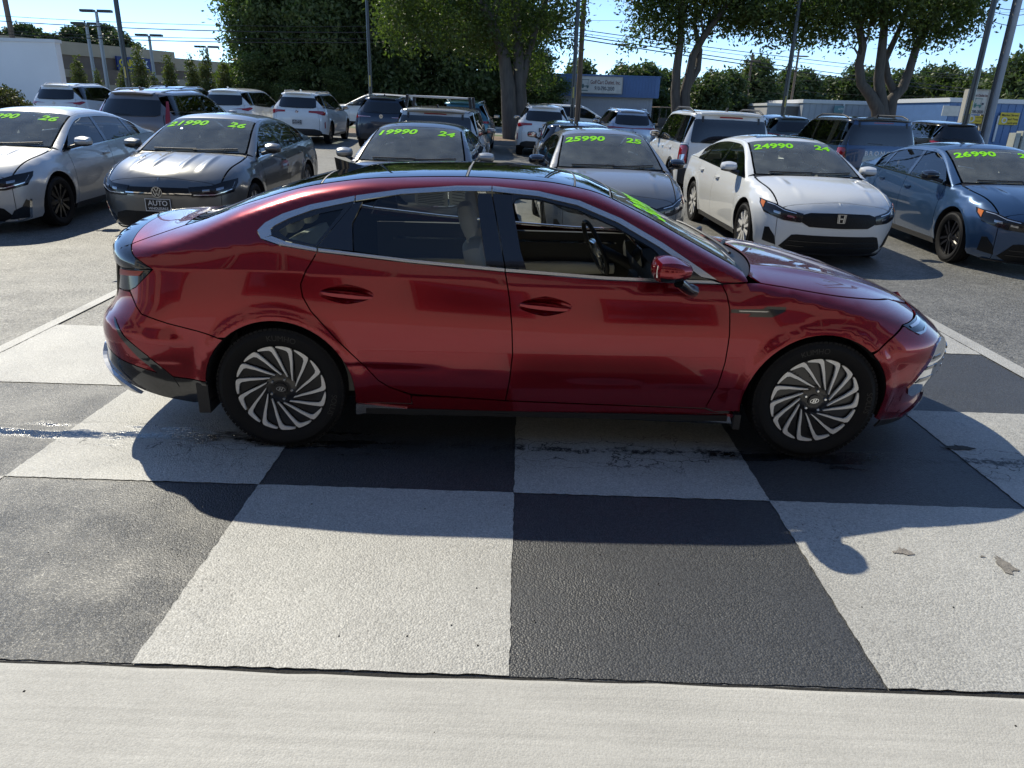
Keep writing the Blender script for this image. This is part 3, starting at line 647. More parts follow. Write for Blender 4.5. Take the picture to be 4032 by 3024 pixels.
# top, nose and tail of the red sedan
def tp(name, P, m, sp=.035, off=0, gap=.003, fl=.008, parent=hero, disp=None):
    return part(name, patch(HF, 'top', P, 1, sp, off, gap, fl, bsp=sp, disp=disp), m, parent)
ysm = lambda x: float(HF.Y(x, pinterp(HOOD_S, x)))
hxs = np.linspace(1.03, 2.066, 26); yc = ysm(2.066)
hood_rear = [(1.175 - .155*(y/.74)**2, y) for y in np.linspace(-.72, .72, 21)]
hood_front = [(2.205 - .139*(y/yc)**2, y) for y in np.linspace(yc, -yc, 21)]
def hood_d(a, b):
    r = np.abs(b) - np.interp(a, [1.0, 1.5, 2.2], [.52, .47, .36]); return np.stack([0*a, 0*a, .010*np.exp(-(r/.05)**2)*np.clip((a - 1.05)/.3, 0, 1)*np.clip((2.18 - a)/.3, 0, 1)], -1)
tp('hood', hood_rear + [(x, ysm(x)) for x in hxs if x > 1.04] + hood_front[1:-1] + [(x, -ysm(x)) for x in hxs[::-1] if x > 1.04], M_RED, disp=hood_d)
ws_base = [(1.045 - .085*(y/.7)**2, y) for y in np.linspace(-.70, .70, 21)]
tp('cowl', ws_base + hood_rear[::-1], M_BLACK, off=-.018, gap=0, fl=0)
xs = np.linspace(.31, .95, 20)
tp('windshield', [(.31 + .035*(1 - (y/.54)**2), y) for y in np.linspace(-.535, .535, 15)] + [(x, float(yr_h(x)) - .006) for x in xs[1:]] + ws_base[::-1] + [(x, -float(yr_h(x)) + .006) for x in xs[::-1][:-1]], G_WS, gap=0, fl=0)
tp('windshield_band', [(.302 + .035*(1 - (y/.54)**2), y) for y in np.linspace(-.53, .53, 15)] + [(.345 + .035*(1 - (y/.54)**2), y) for y in np.linspace(.53, -.53, 15)], M_GBLACK, off=-.006, gap=0, fl=0)
M_ROOF = mat('roof_glass', (.006, .007, .008), .02, 0, coat=1, spec=.7)
def roofp(name, x0, x1, m, c0=.035, c1=.035, **k):
    f = lambda x, c: [(x + c*(1 - (y/.52)**2), y) for y in np.linspace(-float(yr_h(x)) + .002, float(yr_h(x)) - .002, 17)]
    a = f(x0, c0); b = f(x1, c1)
    return tp(name, a + [(x, float(yr_h(x)) - .002) for x in np.linspace(x0, x1, 12)[1:-1]] + b[::-1] + [(x, -float(yr_h(x)) + .002) for x in np.linspace(x1, x0, 12)[1:-1]], m, **k)
roofp('roof_panel', -1.222, -.473, M_ROOF, -.02, .01, gap=0); roofp('roof_panel', -.455, .100, M_ROOF, .01, .03, gap=0); roofp('roof_panel', .112, .295, M_ROOF, .03, .035, gap=0)
M_SEAL = mat('grey_roof_seal', (.22, .22, .21), .5)
roofp('roof_seam', -.469, -.460, M_SEAL, .01, .01, gap=0, off=.001, fl=.002); roofp('roof_seam', .103, .109, M_SEAL, .03, .03, gap=0, off=.001, fl=.002); roofp('roof_seam', -1.232, -1.224, M_SEAL, -.02, -.02, gap=0, off=.002, fl=.002); roofp('roof_seam', .2955, .3025, M_SEAL, .035, .035, gap=0, off=.001, fl=.002)
G_REAR = glass('rear_glass', (.45, .50, .48))
f2 = lambda x, c: [(x + c*(1 - (y/.54)**2), y) for y in np.linspace(-float(yr_h(x)) + .004, float(yr_h(x)) - .004, 17)]
tp('rear_window', f2(-1.955, -.03) + [(x, float(yr_h(x)) - .004) for x in np.linspace(-1.955, -1.236, 16)[1:-1]] + f2(-1.236, -.02)[::-1] + [(x, -float(yr_h(x)) + .004) for x in np.linspace(-1.236, -1.955, 16)[1:-1]], G_REAR, gap=0, fl=0)
dk_rear = [(-2.275 + .10*(y/.72)**2, y) for y in np.linspace(-ydk(-2.175), ydk(-2.175), 21)]
tp('trunk_lid', dk_rear + [(x, ydk(x)) for x in np.linspace(-2.16, -1.965, 8)] + [(-1.962 - .035*(1 - (y/.545)**2), y) for y in np.linspace(.535, -.535, 15)] + [(x, -ydk(x)) for x in np.linspace(-1.965, -2.16, 8)], M_RED)
# spoiler lip over the whole width, top part
sp_out = [(-2.385 + .12*(abs(y)/.78)**3, y) for y in np.linspace(.735, -.735, 25)]
spl = tp('spoiler', dk_rear + sp_out, M_GBLACK, gap=.001)
for k in range(5):
    y = -.66 + k*.10; fn = MB(); zz = float(HF.Z(-2.31, y)); 
    fn.V = [(-2.29, y - .012, zz + .002), (-2.34, y - .006, zz - .004), (-2.34, y + .006, zz - .004), (-2.29, y + .012, zz + .002), (-2.32, y, zz + .004)]; fn.F = [(0, 1, 4), (1, 2, 4), (2, 3, 4), (3, 0, 4)]
    fn.build('spoiler_fin', M_GBLACK, spl)
def wrapP(name, zs_, m, front, off=0, x_edge=None, sp=.05, parent=hero, gap=.001, zhi=None):
    """full-width band of the nose or tail between heights"""
    pr = 'front' if front else 'rear'; S = [(HF.s_at(x_edge(z), z, front), z) for z in np.linspace(*zs_, 10)]
    P = S + [(-a, b) for a, b in S[::-1]]
    return part(name, patch(HF, pr, P, 1, sp, off, gap, .01, bsp=.04), m, parent)
wrapP('rear_bumper', (.555, .820), M_RED, False, 0, xeR); wrapP('rear_diffuser', (.40, .553), M_GBLACK, False, 0, xeR)
wrapP('tail_light_bar', (.822, .936), M_GBLACK, False, 0, xeR); wrapP('spoiler_rear', (.938, 1.06), M_GBLACK, False, 0, xeR)
part('light_strip', patch(HF, 'rear', [(-.60, .90), (-.60, .915), (.60, .915), (.60, .90)], 1, .05, .004), M_REDL, hero)
ch = part('bumper_brightwork', patch(HF, 'rear', [(a, b) for a, b in [(HF.s_at(-2.17, .292, False), .287), (HF.s_at(-2.30, .36, False), .365), (HF.s_at(-2.43, .44, False), .445), (HF.s_at(-2.44, .47, False), .478), (.3, .46), (-.3, .46)] + [(-HF.s_at(-2.44, .47, False), .478), (-HF.s_at(-2.43, .44, False), .445), (-HF.s_at(-2.30, .36, False), .365), (-HF.s_at(-2.17, .292, False), .287), (-.75, .30), (.75, .30)]], 1, .04, .022, 0, .02, bsp=.03), M_SATIN, hero)
# nose
zf = np.linspace(.19, .752, 14); S = [(HF.s_at(xeF(z), z, True), z) for z in zf]
hf = [(HF.s_at(x, float(HF.Z(x, y)), True)*(1 if y >= 0 else -1), float(HF.Z(x, y))) for x, y in hood_front[2:-2]]
part('front_bumper', patch(HF, 'front', S + hf + [(-a, b) for a, b in S[::-1]], 1, .045, 0, .001, .01, bsp=.04), M_RED, hero)
Sx = lambda x, z: HF.s_at(x, z, True)
grl = part('grille', patch(HF, 'front', [(-.62, .60), (.62, .60), (Sx(2.12, .52), .52), (Sx(2.02, .40), .40), (Sx(2.05, .35), .35), (-Sx(2.05, .35), .35), (-Sx(2.02, .40), .40), (-Sx(2.12, .52), .52)], 1, .04, .004), M_BLACK, hero)
for k in range(6): part('grille_bar', patch(HF, 'front', [(-.60, .375 + .036*k), (.60, .375 + .036*k), (.60, .389 + .036*k), (-.60, .389 + .036*k)], 1, .06, .014, 0, .01), M_GBLACK, grl)
for sg in (-1, 1):
    q = [(Sx(2.10, .625), .628), (Sx(2.16, .64), .640), (Sx(2.245, .61), .612), (Sx(2.215, .34), .338), (Sx(2.01, .335), .332), (Sx(1.965, .357), .357), (Sx(1.942, .401), .401), (Sx(1.99, .467), .467), (Sx(2.06, .57), .572)]
    cg = part('grille_corner', patch(HF, 'front', [(sg*a, b) for a, b in q], 1, .02, .008, 0, .012, bsp=.02), M_CHROME, hero)
    for zz, xx, x2, dz in ((.43, 1.975, 2.11, .022), (.50, 2.015, 2.12, .018), (.555, 2.06, 2.14, .013)):
        part('headlight_slot', patch(HF, 'front', [(sg*Sx(xx, zz), zz), (sg*Sx(x2, zz), zz), (sg*Sx(x2, zz), zz + dz), (sg*Sx(xx + .02, zz), zz + dz)], 1, .03, .011, 0, .004), M_GBLACK, cg)
    lip = [(Sx(1.985, .20), .197), (Sx(2.09, .245), .242), (Sx(2.215, .268), .266), (Sx(2.255, .24), .238), (Sx(2.24, .2), .20), (Sx(2.15, .185), .185)]
    part('bumper_lip', patch(HF, 'front', [(sg*a, b) for a, b in lip], 1, .03, .008, 0, .02, bsp=.03), M_RED, hero)
    part('air_inlet', patch(HF, 'front', [(sg*a, b) for a, b in [(Sx(2.0, .214), .216), (Sx(2.09, .25), .25), (Sx(2.215, .278), .279), (Sx(2.22, .265), .263), (Sx(2.09, .235), .234), (Sx(2.0, .2), .203)]], 1, .03, .010, 0, .002, bsp=.03), M_GBLACK, hero)
    part('air_dam', patch(HF, 'front', [(sg*a, b) for a, b in [(Sx(1.83, .2), .208), (Sx(1.985, .19), .192), (Sx(2.15, .18), .178), (Sx(2.1, .16), .158), (Sx(1.82, .16), .160)]], 1, .04, .004, 0, .01), M_BLACK, hero)
# antenna, wipers, paper sheets, price numbers
an = MB(); N_ = 10
for i in range(N_ + 1):
    t = i/N_; x = -1.07 - .19*t; zb = float(HF.Z(x, 0)); h_ = .075*t**1.4; w = .024*(1 - (t - .6)**2)*math.sin(math.pi*min(1, t*.8 + .2))
    an.V += [(x, -w, zb - .004), (x - .01*t, -w*.3, zb + h_), (x - .01*t, w*.3, zb + h_), (x, w, zb - .004)]
    if i:
        k = 4*(i - 1)
        for j in range(3): an.F.append((k + j, k + j + 1, k + 5 + j, k + 4 + j))
an.F.append((4*N_, 4*N_ + 1, 4*N_ + 2, 4*N_ + 3)); an.build('antenna_fin', M_GBLACK, hero, angle=.8)
for y0, y1 in ((-.55, .05), (.0, .60)):
    wp = MB(); P = []
    for t in np.linspace(0, 1, 9):
        y = y0 + (y1 - y0)*t; x = 1.02 - .085*(y/.7)**2 - .02*t; P.append((x, y, float(HF.Z(x, y)) + .022))
    wp.tube(P, .009, 6); wp.tube([(1.10, y1 - .02, float(HF.Z(1.08, 0)) - .0), (1.05, (y0 + y1)/2 + .1, float(HF.Z(1.03, .1)) + .04), P[4]], [.014, .011, .008], 6); wp.build('wiper', M_BLACK, hero, angle=.8)
V, F = text_mesh('30990', .21, .18, .007, spacing=1.0); V[:, 1] *= 1.25; vv = np.stack([.60 - V[:, 1]*.9, -.545 + V[:, 0]], -1)
decal(HF, 'top', vv, F, M_LIME, 'price_numbers', hero)
for k, (x0, w_) in enumerate(((-.885, .23), (-.645, .16))):
    pp = MB(); y_ = float(HF.Y(x0 + .1, 1.18)) - .012
    pp.V = [(x0, y_, 1.115), (x0 + w_, y_, 1.10), (x0 + w_, y_ - .05, 1.235), (x0, y_ - .05, 1.25)]; pp.F = [(0, 1, 2, 3)]
    po = pp.build('window_sheet', mat('paper', (.80, .80, .76), .8), hero)
    ln = MB()
    for j in range(9 if k == 0 else 5):
        z0 = 1.125 + .0125*j if k == 0 else 1.12 + .022*j; fy = (z0 - 1.11)/.135*.05; xe = x0 + w_ - (.02 + .03*random.random())
        ln.add([(x0 + .02, y_ - fy - .002, z0), (xe, y_ - fy - .002, z0 - .012), (xe, y_ - fy - .002, z0 - .007), (x0 + .02, y_ - fy - .002, z0 + .005)], [(0, 1, 2, 3)])
    ln.build('printed_lines', mat('print_grey', (.25, .27, .27), .8), po)
# interior
fl_ = MB().box(-1.0, .98, -.87, .87, .24, .28); fl_.box(-1.75, -1.0, -.55, .55, .24, .28); fl_.box(.98, 1.02, -.55, .55, .24, .28); fl_.box(.92, 1.04, -.72, .72, .28, .80); fl_.box(-1.95, -1.72, -.62, .62, .28, 1.02); fl_.build('floor_pan', M_INTD, hero)
for y_ in (-.37, .37): add_seat(hero, -.07, y_, M_BEIGE, .50, .10)
rb = MB().rbox((-1.10, 0, .40), (.52, 1.24, .18), .06, 5); rb.rbox((-1.42, 0, .72), (.16, 1.24, .60), .06, 5, Matrix.Rotation(R(-24), 4, 'Y'))
rbo = rb.build('rear_bench', M_BEIGE, hero, angle=.9)
for y_ in (-.38, 0, .38):
    hh = MB().rbox((-1.55, y_, 1.10), (.10, .26, .17), .05, 5, Matrix.Rotation(R(-20), 4, 'Y')); hh.build('headrest', M_BEIGE, rbo, angle=.9)
ps = MB().box(-2.02, -1.62, -.62, .62, 1.02, 1.035); ps.build('parcel_shelf', M_INTG, hero)
ds = MB().rbox((.80, 0, .86), (.46, 1.40, .20), .07, 5); ds.rbox((.72, .37, .965), (.24, .42, .07), .03, 4); ds.rbox((.62, 0, .70), (.18, .34, .26), .05, 4)
dso = ds.build('dashboard', M_INTD, hero, angle=.9)
sc_ = MB().rbox((.565, .12, .945), (.02, .62, .12), .01, 3, Matrix.Rotation(R(-12), 4, 'Y')); sc_.build('display', M_GBLACK, dso, angle=.9)
lw = MB().rbox((.66, -.30, .80), (.20, .60, .06), .03, 4); lw.build('dash_trim', M_BEIGE, dso, angle=.9)
cn = MB().rbox((.15, 0, .50), (.85, .24, .30), .05, 4); cn.rbox((.42, 0, .66), (.30, .22, .10), .04, 4, Matrix.Rotation(R(18), 4, 'Y')); cn.build('centre_console', M_BEIGE, hero, angle=.9)
add_steering(hero, .355, .37, .905, 24, 9)
for sg in (-1, 1):
    dt = MB(); y_ = .80
    for x0, x1, z1 in ((-.20, .84, .945), (-1.16, -.26, .985)):
        dt.box(x0, x1, sg*.745, sg*y_, .30, z1)
    dto = dt.build('door_trim', M_INTD if sg > 0 else M_INTG, hero)
    for x0, x1 in ((-.15, .55), (-1.05, -.32)):
        ar = MB().rbox(((x0 + x1)/2, sg*.70, .70), (x1 - x0, .09, .09), .035, 4); ar.build('armrest', M_BEIGE, dto, angle=.9)
        tr = MB().box(x0, x1, sg*.738, sg*.744, .872, .884); tr.build('bright_line', M_CHROME, dto)
    pl = MB().tube([(-.30, sg*.76, .95), (-.30, sg*.585, 1.32)], .03, 8); pl.build('pillar_trim', M_INTG, hero)
hl_ = part('headliner', patch(HF, 'top', [(-1.22, -.57), (.30, -.57), (.30, .57), (-1.22, .57)], 1, .05, -.022), M_INTG, hero)
und = MB().box(-2.25, 2.15, -.60, .60, .19, .23); und.box(-.98, .97, -.88, -.60, .20, .232); und.box(-.98, .97, .60, .88, .20, .232); und.box(-2.30, -1.84, -.66, .66, .36, .42); und.box(-2.22, -2.16, -.60, .60, .42, .98); und.build('underbody', M_DARK, hero)
for sx, sp_ in ((-1.42, R(6)), (1.42, R(-10))):
    for y_ in (-.805, .805): add_wheel(hero, sx, y_, .338, 'hero', .338, .238, .22, sp_)
# ------------------------------------------------------------------ ground materials (world position driven)
def pave(name, base, speck=.25, rough=.75, bump=.5, agg=110., mott=.14, worn=0.0, wet=False, pits=0.0, broom=0.0, crackle=0.0, spec=.5, grain=0.0, stain=0.0):
    m, nt, b = new_mat(name); N = nt.nodes; L = lambda a, c: nt.links.new(a, c)
    g = N.new('ShaderNodeNewGeometry'); P = g.outputs['Position']
    def noise(sc, det=6, rgh=.6, stretch=None, dim3=True):
        n = N.new('ShaderNodeTexNoise'); n.inputs['Scale'].default_value = sc; n.inputs['Detail'].default_value = det; n.inputs['Roughness'].default_value = rgh
        if stretch: mp = N.new('ShaderNodeMapping'); mp.inputs['Scale'].default_value = stretch; L(P, mp.inputs[0]); L(mp.outputs[0], n.inputs[0])
        else: L(P, n.inputs[0])
        return n.outputs[0]
    def mr(x, a, c, d, e): r = N.new('ShaderNodeMapRange'); r.inputs[1].default_value = a; r.inputs[2].default_value = c; r.inputs[3].default_value = d; r.inputs[4].default_value = e; L(x, r.inputs[0]); return r.outputs[0]
    def mth(op, x, y=None, z=None):
        q = N.new('ShaderNodeMath'); q.operation = op
        for i, v in enumerate((x, y, z)):
            if v is None: continue
            if isinstance(v, (int, float)): q.inputs[i].default_value = v
            else: L(v, q.inputs[i])
        return q.outputs[0]
    def mix(f, a, c, bt='MIX'):
        x = N.new('ShaderNodeMix'); x.data_type = 'RGBA'; x.blend_type = bt
        for i, v in ((0, f), (6, a), (7, c)):
            if isinstance(v, (int, float)): x.inputs[i].default_value = v if i == 0 else (v, v, v, 1)
            elif isinstance(v, tuple): x.inputs[i].default_value = (*v, 1)
            else: L(v, x.inputs[i])
        return x.outputs[2]
    col = mix(1.0, base, mr(noise(1.7, 8), .3, .7, 1 - mott, 1 + mott), 'MULTIPLY')
    col = mix(1.0, col, mr(noise(agg*1.6, 2), .3, .7, 1 - speck, 1 + speck), 'MULTIPLY')
    vo = N.new('ShaderNodeTexVoronoi'); vo.inputs['Scale'].default_value = agg; L(P, vo.inputs[0])
    sc = N.new('ShaderNodeSeparateColor'); L(vo.outputs['Color'], sc.inputs[0])
    col = mix(1.0, col, mr(sc.outputs[0], 0, 1, 1 - speck*.6, 1 + speck*.6), 'MULTIPLY')
    if stain:
        col = mix(mr(noise(1.3, 9, .72), .52, .72, 0, stain), col, (.16, .15, .135)); col = mix(mr(noise(3.1, 8, .8, (1.0, .35, 1)), .60, .74, 0, stain), col, (.09, .085, .08))
    if grain: col = mix(1.0, col, mr(noise(14, 5, .75), .3, .7, 1 - grain, 1 + grain), 'MULTIPLY')
    if worn:
        w = mth('MULTIPLY', mr(noise(60, 5, .7), .56, .62, 0, 1), mr(noise(1.1, 5), .48, .68, 0, worn)); col = mix(w, col, (.075, .073, .068))
    if pits:
        p = N.new('ShaderNodeTexVoronoi'); p.inputs['Scale'].default_value = 5.5; L(P, p.inputs[0]); col = mix(mr(p.outputs['Distance'], .014, .026, pits, 0), col, (.07, .06, .05))
        col = mix(mr(noise(.8, 8, .65), .50, .72, 0, .35), col, tuple(c*.72 for c in base))
    if broom: col = mix(1.0, col, mr(noise(2.2, 8, .7, (.35, 14, 1)), .3, .7, 1 - broom, 1 + broom), 'MULTIPLY')
    rg = mr(noise(agg, 2), .2, .8, rough - .15, rough + .12); bs = bump
    hgt = mth('ADD', mth('MULTIPLY', vo.outputs['Distance'], -1.0), mth('MULTIPLY', noise(agg*.55, 3), .8))
    if wet:
        sx = N.new('ShaderNodeSeparateXYZ'); L(P, sx.inputs[0])
        yy = mth('ADD', mth('SUBTRACT', sx.outputs[1], 3.615), mth('MULTIPLY', mth('SUBTRACT', noise(.8, 3), .5), .10))
        d = mth('ABSOLUTE', yy)
        # hair cracks and crumbled paint along the low seam
        ck = mr(mth('ADD', d, mth('MULTIPLY', mth('SUBTRACT', noise(9, 6, .75), .5), .34)), .0, .035, 1, 0)
        ck = mth('MULTIPLY', ck, mr(noise(55, 4), .38, .5, 0, 1)); col = mix(mth('MULTIPLY', ck, crackle), col, (.012, .012, .013))
        cv = N.new('ShaderNodeTexVoronoi'); cv.feature = 'DISTANCE_TO_EDGE'; cv.inputs['Scale'].default_value = 3.2
        mp = N.new('ShaderNodeMapping'); mp.inputs['Scale'].default_value = (.55, 1.6, 1); ad = N.new('ShaderNodeVectorMath'); ad.operation = 'ADD'
        nz = N.new('ShaderNodeTexNoise'); nz.inputs['Scale'].default_value = 4; nz.inputs['Detail'].default_value = 5; L(P, nz.inputs[0]); sc2 = N.new('ShaderNodeVectorMath'); sc2.operation = 'SCALE'; sc2.inputs['Scale'].default_value = .5; L(nz.outputs['Color'], sc2.inputs[0])
        L(P, mp.inputs[0]); L(mp.outputs[0], ad.inputs[0]); L(sc2.outputs[0], ad.inputs[1]); L(ad.outputs[0], cv.inputs[0])
        hc = mth('MULTIPLY', mr(cv.outputs['Distance'], .004, .012, 1, 0), mr(d, .10, .34, 1, 0)); col = mix(mth('MULTIPLY', hc, crackle), col, (.02, .02, .02))
        # standing water, strongest near the rear wheel
        ws = mth('ADD', mth('SUBTRACT', .115, d), mth('MULTIPLY', mth('SUBTRACT', noise(3.5, 5, .6, (.7, 2.2, 1)), .5), .62))
        ws = mth('MULTIPLY', mr(ws, .02, .10, 0, 1), mth('ADD', mr(sx.outputs[0], -1.0, -.3, 1, .0), mth('MULTIPLY', mr(sx.outputs[0], .95, 1.2, 0, 1), mr(sx.outputs[0], 1.9, 2.3, .8, 0))))
        damp = mr(mth('ADD', d, mth('MULTIPLY', mth('SUBTRACT', noise(2.5, 4), .5), .5)), .05, .42, .35, 0)
        col = mix(damp, col, mix(1.0, col, .45, 'MULTIPLY')); col = mix(ws, col, mix(1.0, col, .30, 'MULTIPLY'))
        rr = N.new('ShaderNodeMix'); L(ws, rr.inputs[0]); L(rg, rr.inputs[2]); rr.inputs[3].default_value = .06; rg = rr.outputs[0]
        hgt = mth('MULTIPLY', hgt, mr(ws, 0, 1, 1, .45))
    L(col, b.inputs['Base Color']); L(rg, b.inputs['Roughness']); b.inputs['Specular IOR Level'].default_value = spec
    bp = N.new('ShaderNodeBump'); L(mr(noise(2.4, 5), .3, .7, bs*.45, bs*1.35), bp.inputs['Strength']); bp.inputs['Distance'].default_value = .006; L(hgt, bp.inputs['Height']); L(bp.outputs[0], b.inputs['Normal'])
    return m
M_LOT = pave('old_asphalt', (.155, .152, .140), .50, .58, .9, 60, .20, worn=.0, grain=.3)
M_SQW = pave('white_square_paint', (.43, .424, .396), .26, .56, .40, 125, .08, stain=.24, worn=.7, wet=True, crackle=1.0)
M_SQD = pave('dark_square_paint', (.055, .058, .062), .45, .52, .46, 125, .09, stain=.0, wet=True, crackle=.9)
M_CONC = pave('concrete', (.48, .47, .435), .10, .75, .18, 150, .10, pits=.85, broom=.13, stain=.12)
M_ROAD = pave('road_asphalt', (.24, .235, .22), .2, .8, .3, 60, .1)
M_KERB = pave('kerb_concrete', (.36, .35, .32), .12, .8, .3, 90, .15)
M_GRASS = mat('grass', (.075, .11, .03), .9, var=.35, vscale=3, bump=.6, bscale=60)
M_MULCH = mat('pine_straw', (.20, .13, .08), .9, var=.4, vscale=12, bump=.8, bscale=50)
M_FARG = mat('far_ground', (.10, .11, .06), .95, var=.3, vscale=.1)

def sheet(name, xs, ys, zf, m, parent=None, kind='structure', dz=0.0):
    V = [(x, y, zf(x, y) + dz) for y in ys for x in xs]; n = len(xs)
    F = [(j*n + i, j*n + i + 1, (j + 1)*n + i + 1, (j + 1)*n + i) for j in range(len(ys) - 1) for i in range(n - 1)]
    o = mesh_obj(name, V, F, m, parent)
    if kind: o['kind'] = kind
    return o
YS = [-40, 0, 1.8, 5, 6, 7, 8, 9, 10.5, 12, 16, 20, 24, 27, 30.4]
lot = sheet('parking_lot', [-70, -20, -8, -4, 0, 3, 6, 20, 70], YS, ground_z, M_LOT)
S_, GX, GY = 1.244, -1.2338, 1.888
sq = {}
for j in range(4):
    for i in range(-2, 4):
        x0, y0 = GX + i*S_, (GY if j == 0 else 1.8642 + j*S_); y1 = 1.8642 + (j + 1)*S_
        white = (i + j) % 2 == 0
        if j == 3 and not white: continue
        key = None; jj = lambda: random.uniform(-.0035, .0035)
        e = lambda a, b_, n=44: [a + (b_ - a)*k/n for k in range(n + 1)]
        # each painted square keeps its slightly hand-cut edge
        pts = [(x, y0 + jj()) for x in e(x0, x0 + S_)] + [(x0 + S_ + jj(), y) for y in e(y0, y1)[1:]] + [(x, y1 + jj()) for x in e(x0 + S_, x0)[1:]] + [(x0 + jj(), y) for y in e(y1, y0)[1:-1]]
        c = ((x0 + x0 + S_)/2, (y0 + y1)/2); V = [(x, y, ground_z(x, y) + (.008 if white else .004)) for x, y in pts] + [(c[0], c[1], ground_z(*c) + (.008 if white else .004))]; n = len(pts)
        V = V; F = [(k, (k + 1) % n, n) for k in range(n)]
        mesh_obj('painted_square', V, F, M_SQW if white else M_SQD, lot)
for x0, x1 in ((-3.822, -3.727), (3.747, 3.888)):
    sheet('painted_border', [x0, x1], [1.89, 4.6, 5, 6, 6.95], ground_z, M_SQW, lot, None, .010)
sheet('painted_border', [-3.722, 3.742], [6.845, 6.95], ground_z, M_SQW, lot, None, .0105)
# joint and apron
jn = sheet('expansion_joint', list(np.linspace(-12, 12, 5)), [1.850, 1.8835], lambda x, y: .0022, mat('joint_filler', (.020, .019, .018), .9, bump=.8, bscale=80), lot, None)
ap = MB(); xs = np.linspace(-12, 12, 220); k0 = 0
top_e = [(x, 1.862 + .004*math.sin(x*3.1) + random.uniform(-.0035, .0035)) for x in xs]
ap.V = [(x, y, .012) for x, y in top_e] + [(x, y - .018, .018) for x, y in top_e] + [(x, -2.55, .018) for x, y in top_e] + [(x, y, -.05) for x, y in top_e]; n = len(xs)
ap.F = [(i, i + 1, n + i + 1, n + i)[::-1] for i in range(n - 1)] + [(n + i, n + i + 1, 2*n + i + 1, 2*n + i)[::-1] for i in range(n - 1)] + [(3*n + i, 3*n + i + 1, i + 1, i)[::-1] for i in range(n - 1)]
apo = ap.build('concrete_apron', M_CONC); apo['kind'] = 'structure'
# loose paint chips and grit
for (px, py, w_, h_, cm) in ((1.70, 2.70, .042, .028, (.24, .22, .20)), (2.09, 2.62, .034, .075, (.21, .195, .175)), (2.56, 3.80, .10, .035, (.03, .03, .028)), (2.03, 2.68, .012, .008, (.2, .18, .16))):
    q = [(px + w_*(.6 + .5*random.random())*math.cos(t) - .3*w_*math.sin(2*t), py + h_*(.55 + .6*random.random())*math.sin(t)) for t in np.linspace(0, 2*math.pi, 26)[:-1]]
    mesh_obj('worn_patch', [(x, y, .0115) for x, y in q], [tuple(range(len(q)))], mat('bare_patch_%d' % int(px*100), cm, .85, var=.3, vscale=40, bump=.6, bscale=120), lot)
gm = mat('grit', (.03, .028, .026), .8); peb = MB()
for k in range(60):
    x, y = random.uniform(-2.2, 2.2), random.uniform(1.0, 3.0); r_ = random.uniform(.0012, .004); z = .018 if y < 1.85 else .009
    peb.add([(x - r_, y - r_, z), (x + r_, y - r_*.7, z), (x + r_*.8, y + r_, z), (x - r_*.6, y + r_, z), (x, y, z + r_*1.3)], [(0, 1, 4), (1, 2, 4), (2, 3, 4), (3, 0, 4)])
tag(peb.build('loose_grit', gm), 'tiny dark specks of grit scattered over the paving', 'grit', kind='stuff')
# street side
kb = MB()
for k in range(-14, 14):
    g0 = ground_z(k*5 + 2.5, 30.3); kb.box(k*5 + .01, k*5 + 4.99, 30.3, 30.48, g0 - .15, g0 + .13)
kb.build('kerb', M_KERB)['kind'] = 'structure'
sheet('verge', [-70, -20, -8, -4, 0, 3, 6, 20, 70], [30.48, 33, 36], lambda x, y: ground_z(x, y) + .11, M_GRASS)
sheet('mulch_bed', [-22, -8, -4, 0, 3, 6, 22], [30.5, 32, 34.0], lambda x, y: ground_z(x, y) + .12, M_MULCH, None, 'structure', .02)
sheet('road', [-160, -8, 6, 160], [36, 40, 46, 52], lambda x, y: ground_z(x, y) - .02, M_ROAD)
for y in (39.8, 44, 48.2): 
    for k in range(-8, 9): sheet('lane_line', [k*9 - 1.5, k*9 + 1.5], [y, y + .12], lambda x, y: ground_z(x, y) - .016, mat('road_paint', (.6, .6, .56), .7), None)
kb2 = MB()
for k in range(-26, 26): g0 = ground_z(k*5 + 2.5, 36) - .05; kb2.box(k*5 + .01, k*5 + 4.99, 35.88, 36.02, g0 - .2, g0 + .08); kb2.box(k*5 + .01, k*5 + 4.99, 52, 52.15, g0 - .1, g0 + .15)
kb2.build('kerb', M_KERB)['kind'] = 'structure'
sheet('far_ground', [-1600, -200, -8, 6, 200, 1600], [52.1, 70, 110, 300, 2400], lambda x, y: ground_z(x, y) + .03, M_FARG)
sheet('far_ground', [-1600, -160], [-60, 52.1], lambda x, y: -.1 if y < 0 else .3, M_FARG); sheet('far_ground', [160, 1600], [-60, 52.1], lambda x, y: -.1 if y < 0 else .3, M_FARG)
for x0, x1 in ((-160, -70), (70, 160)): sheet('far_ground', [x0, x1], [-40, 5, 12, 27, 35.9], lambda x, y: ground_z(x, y) - .02, M_FARG)

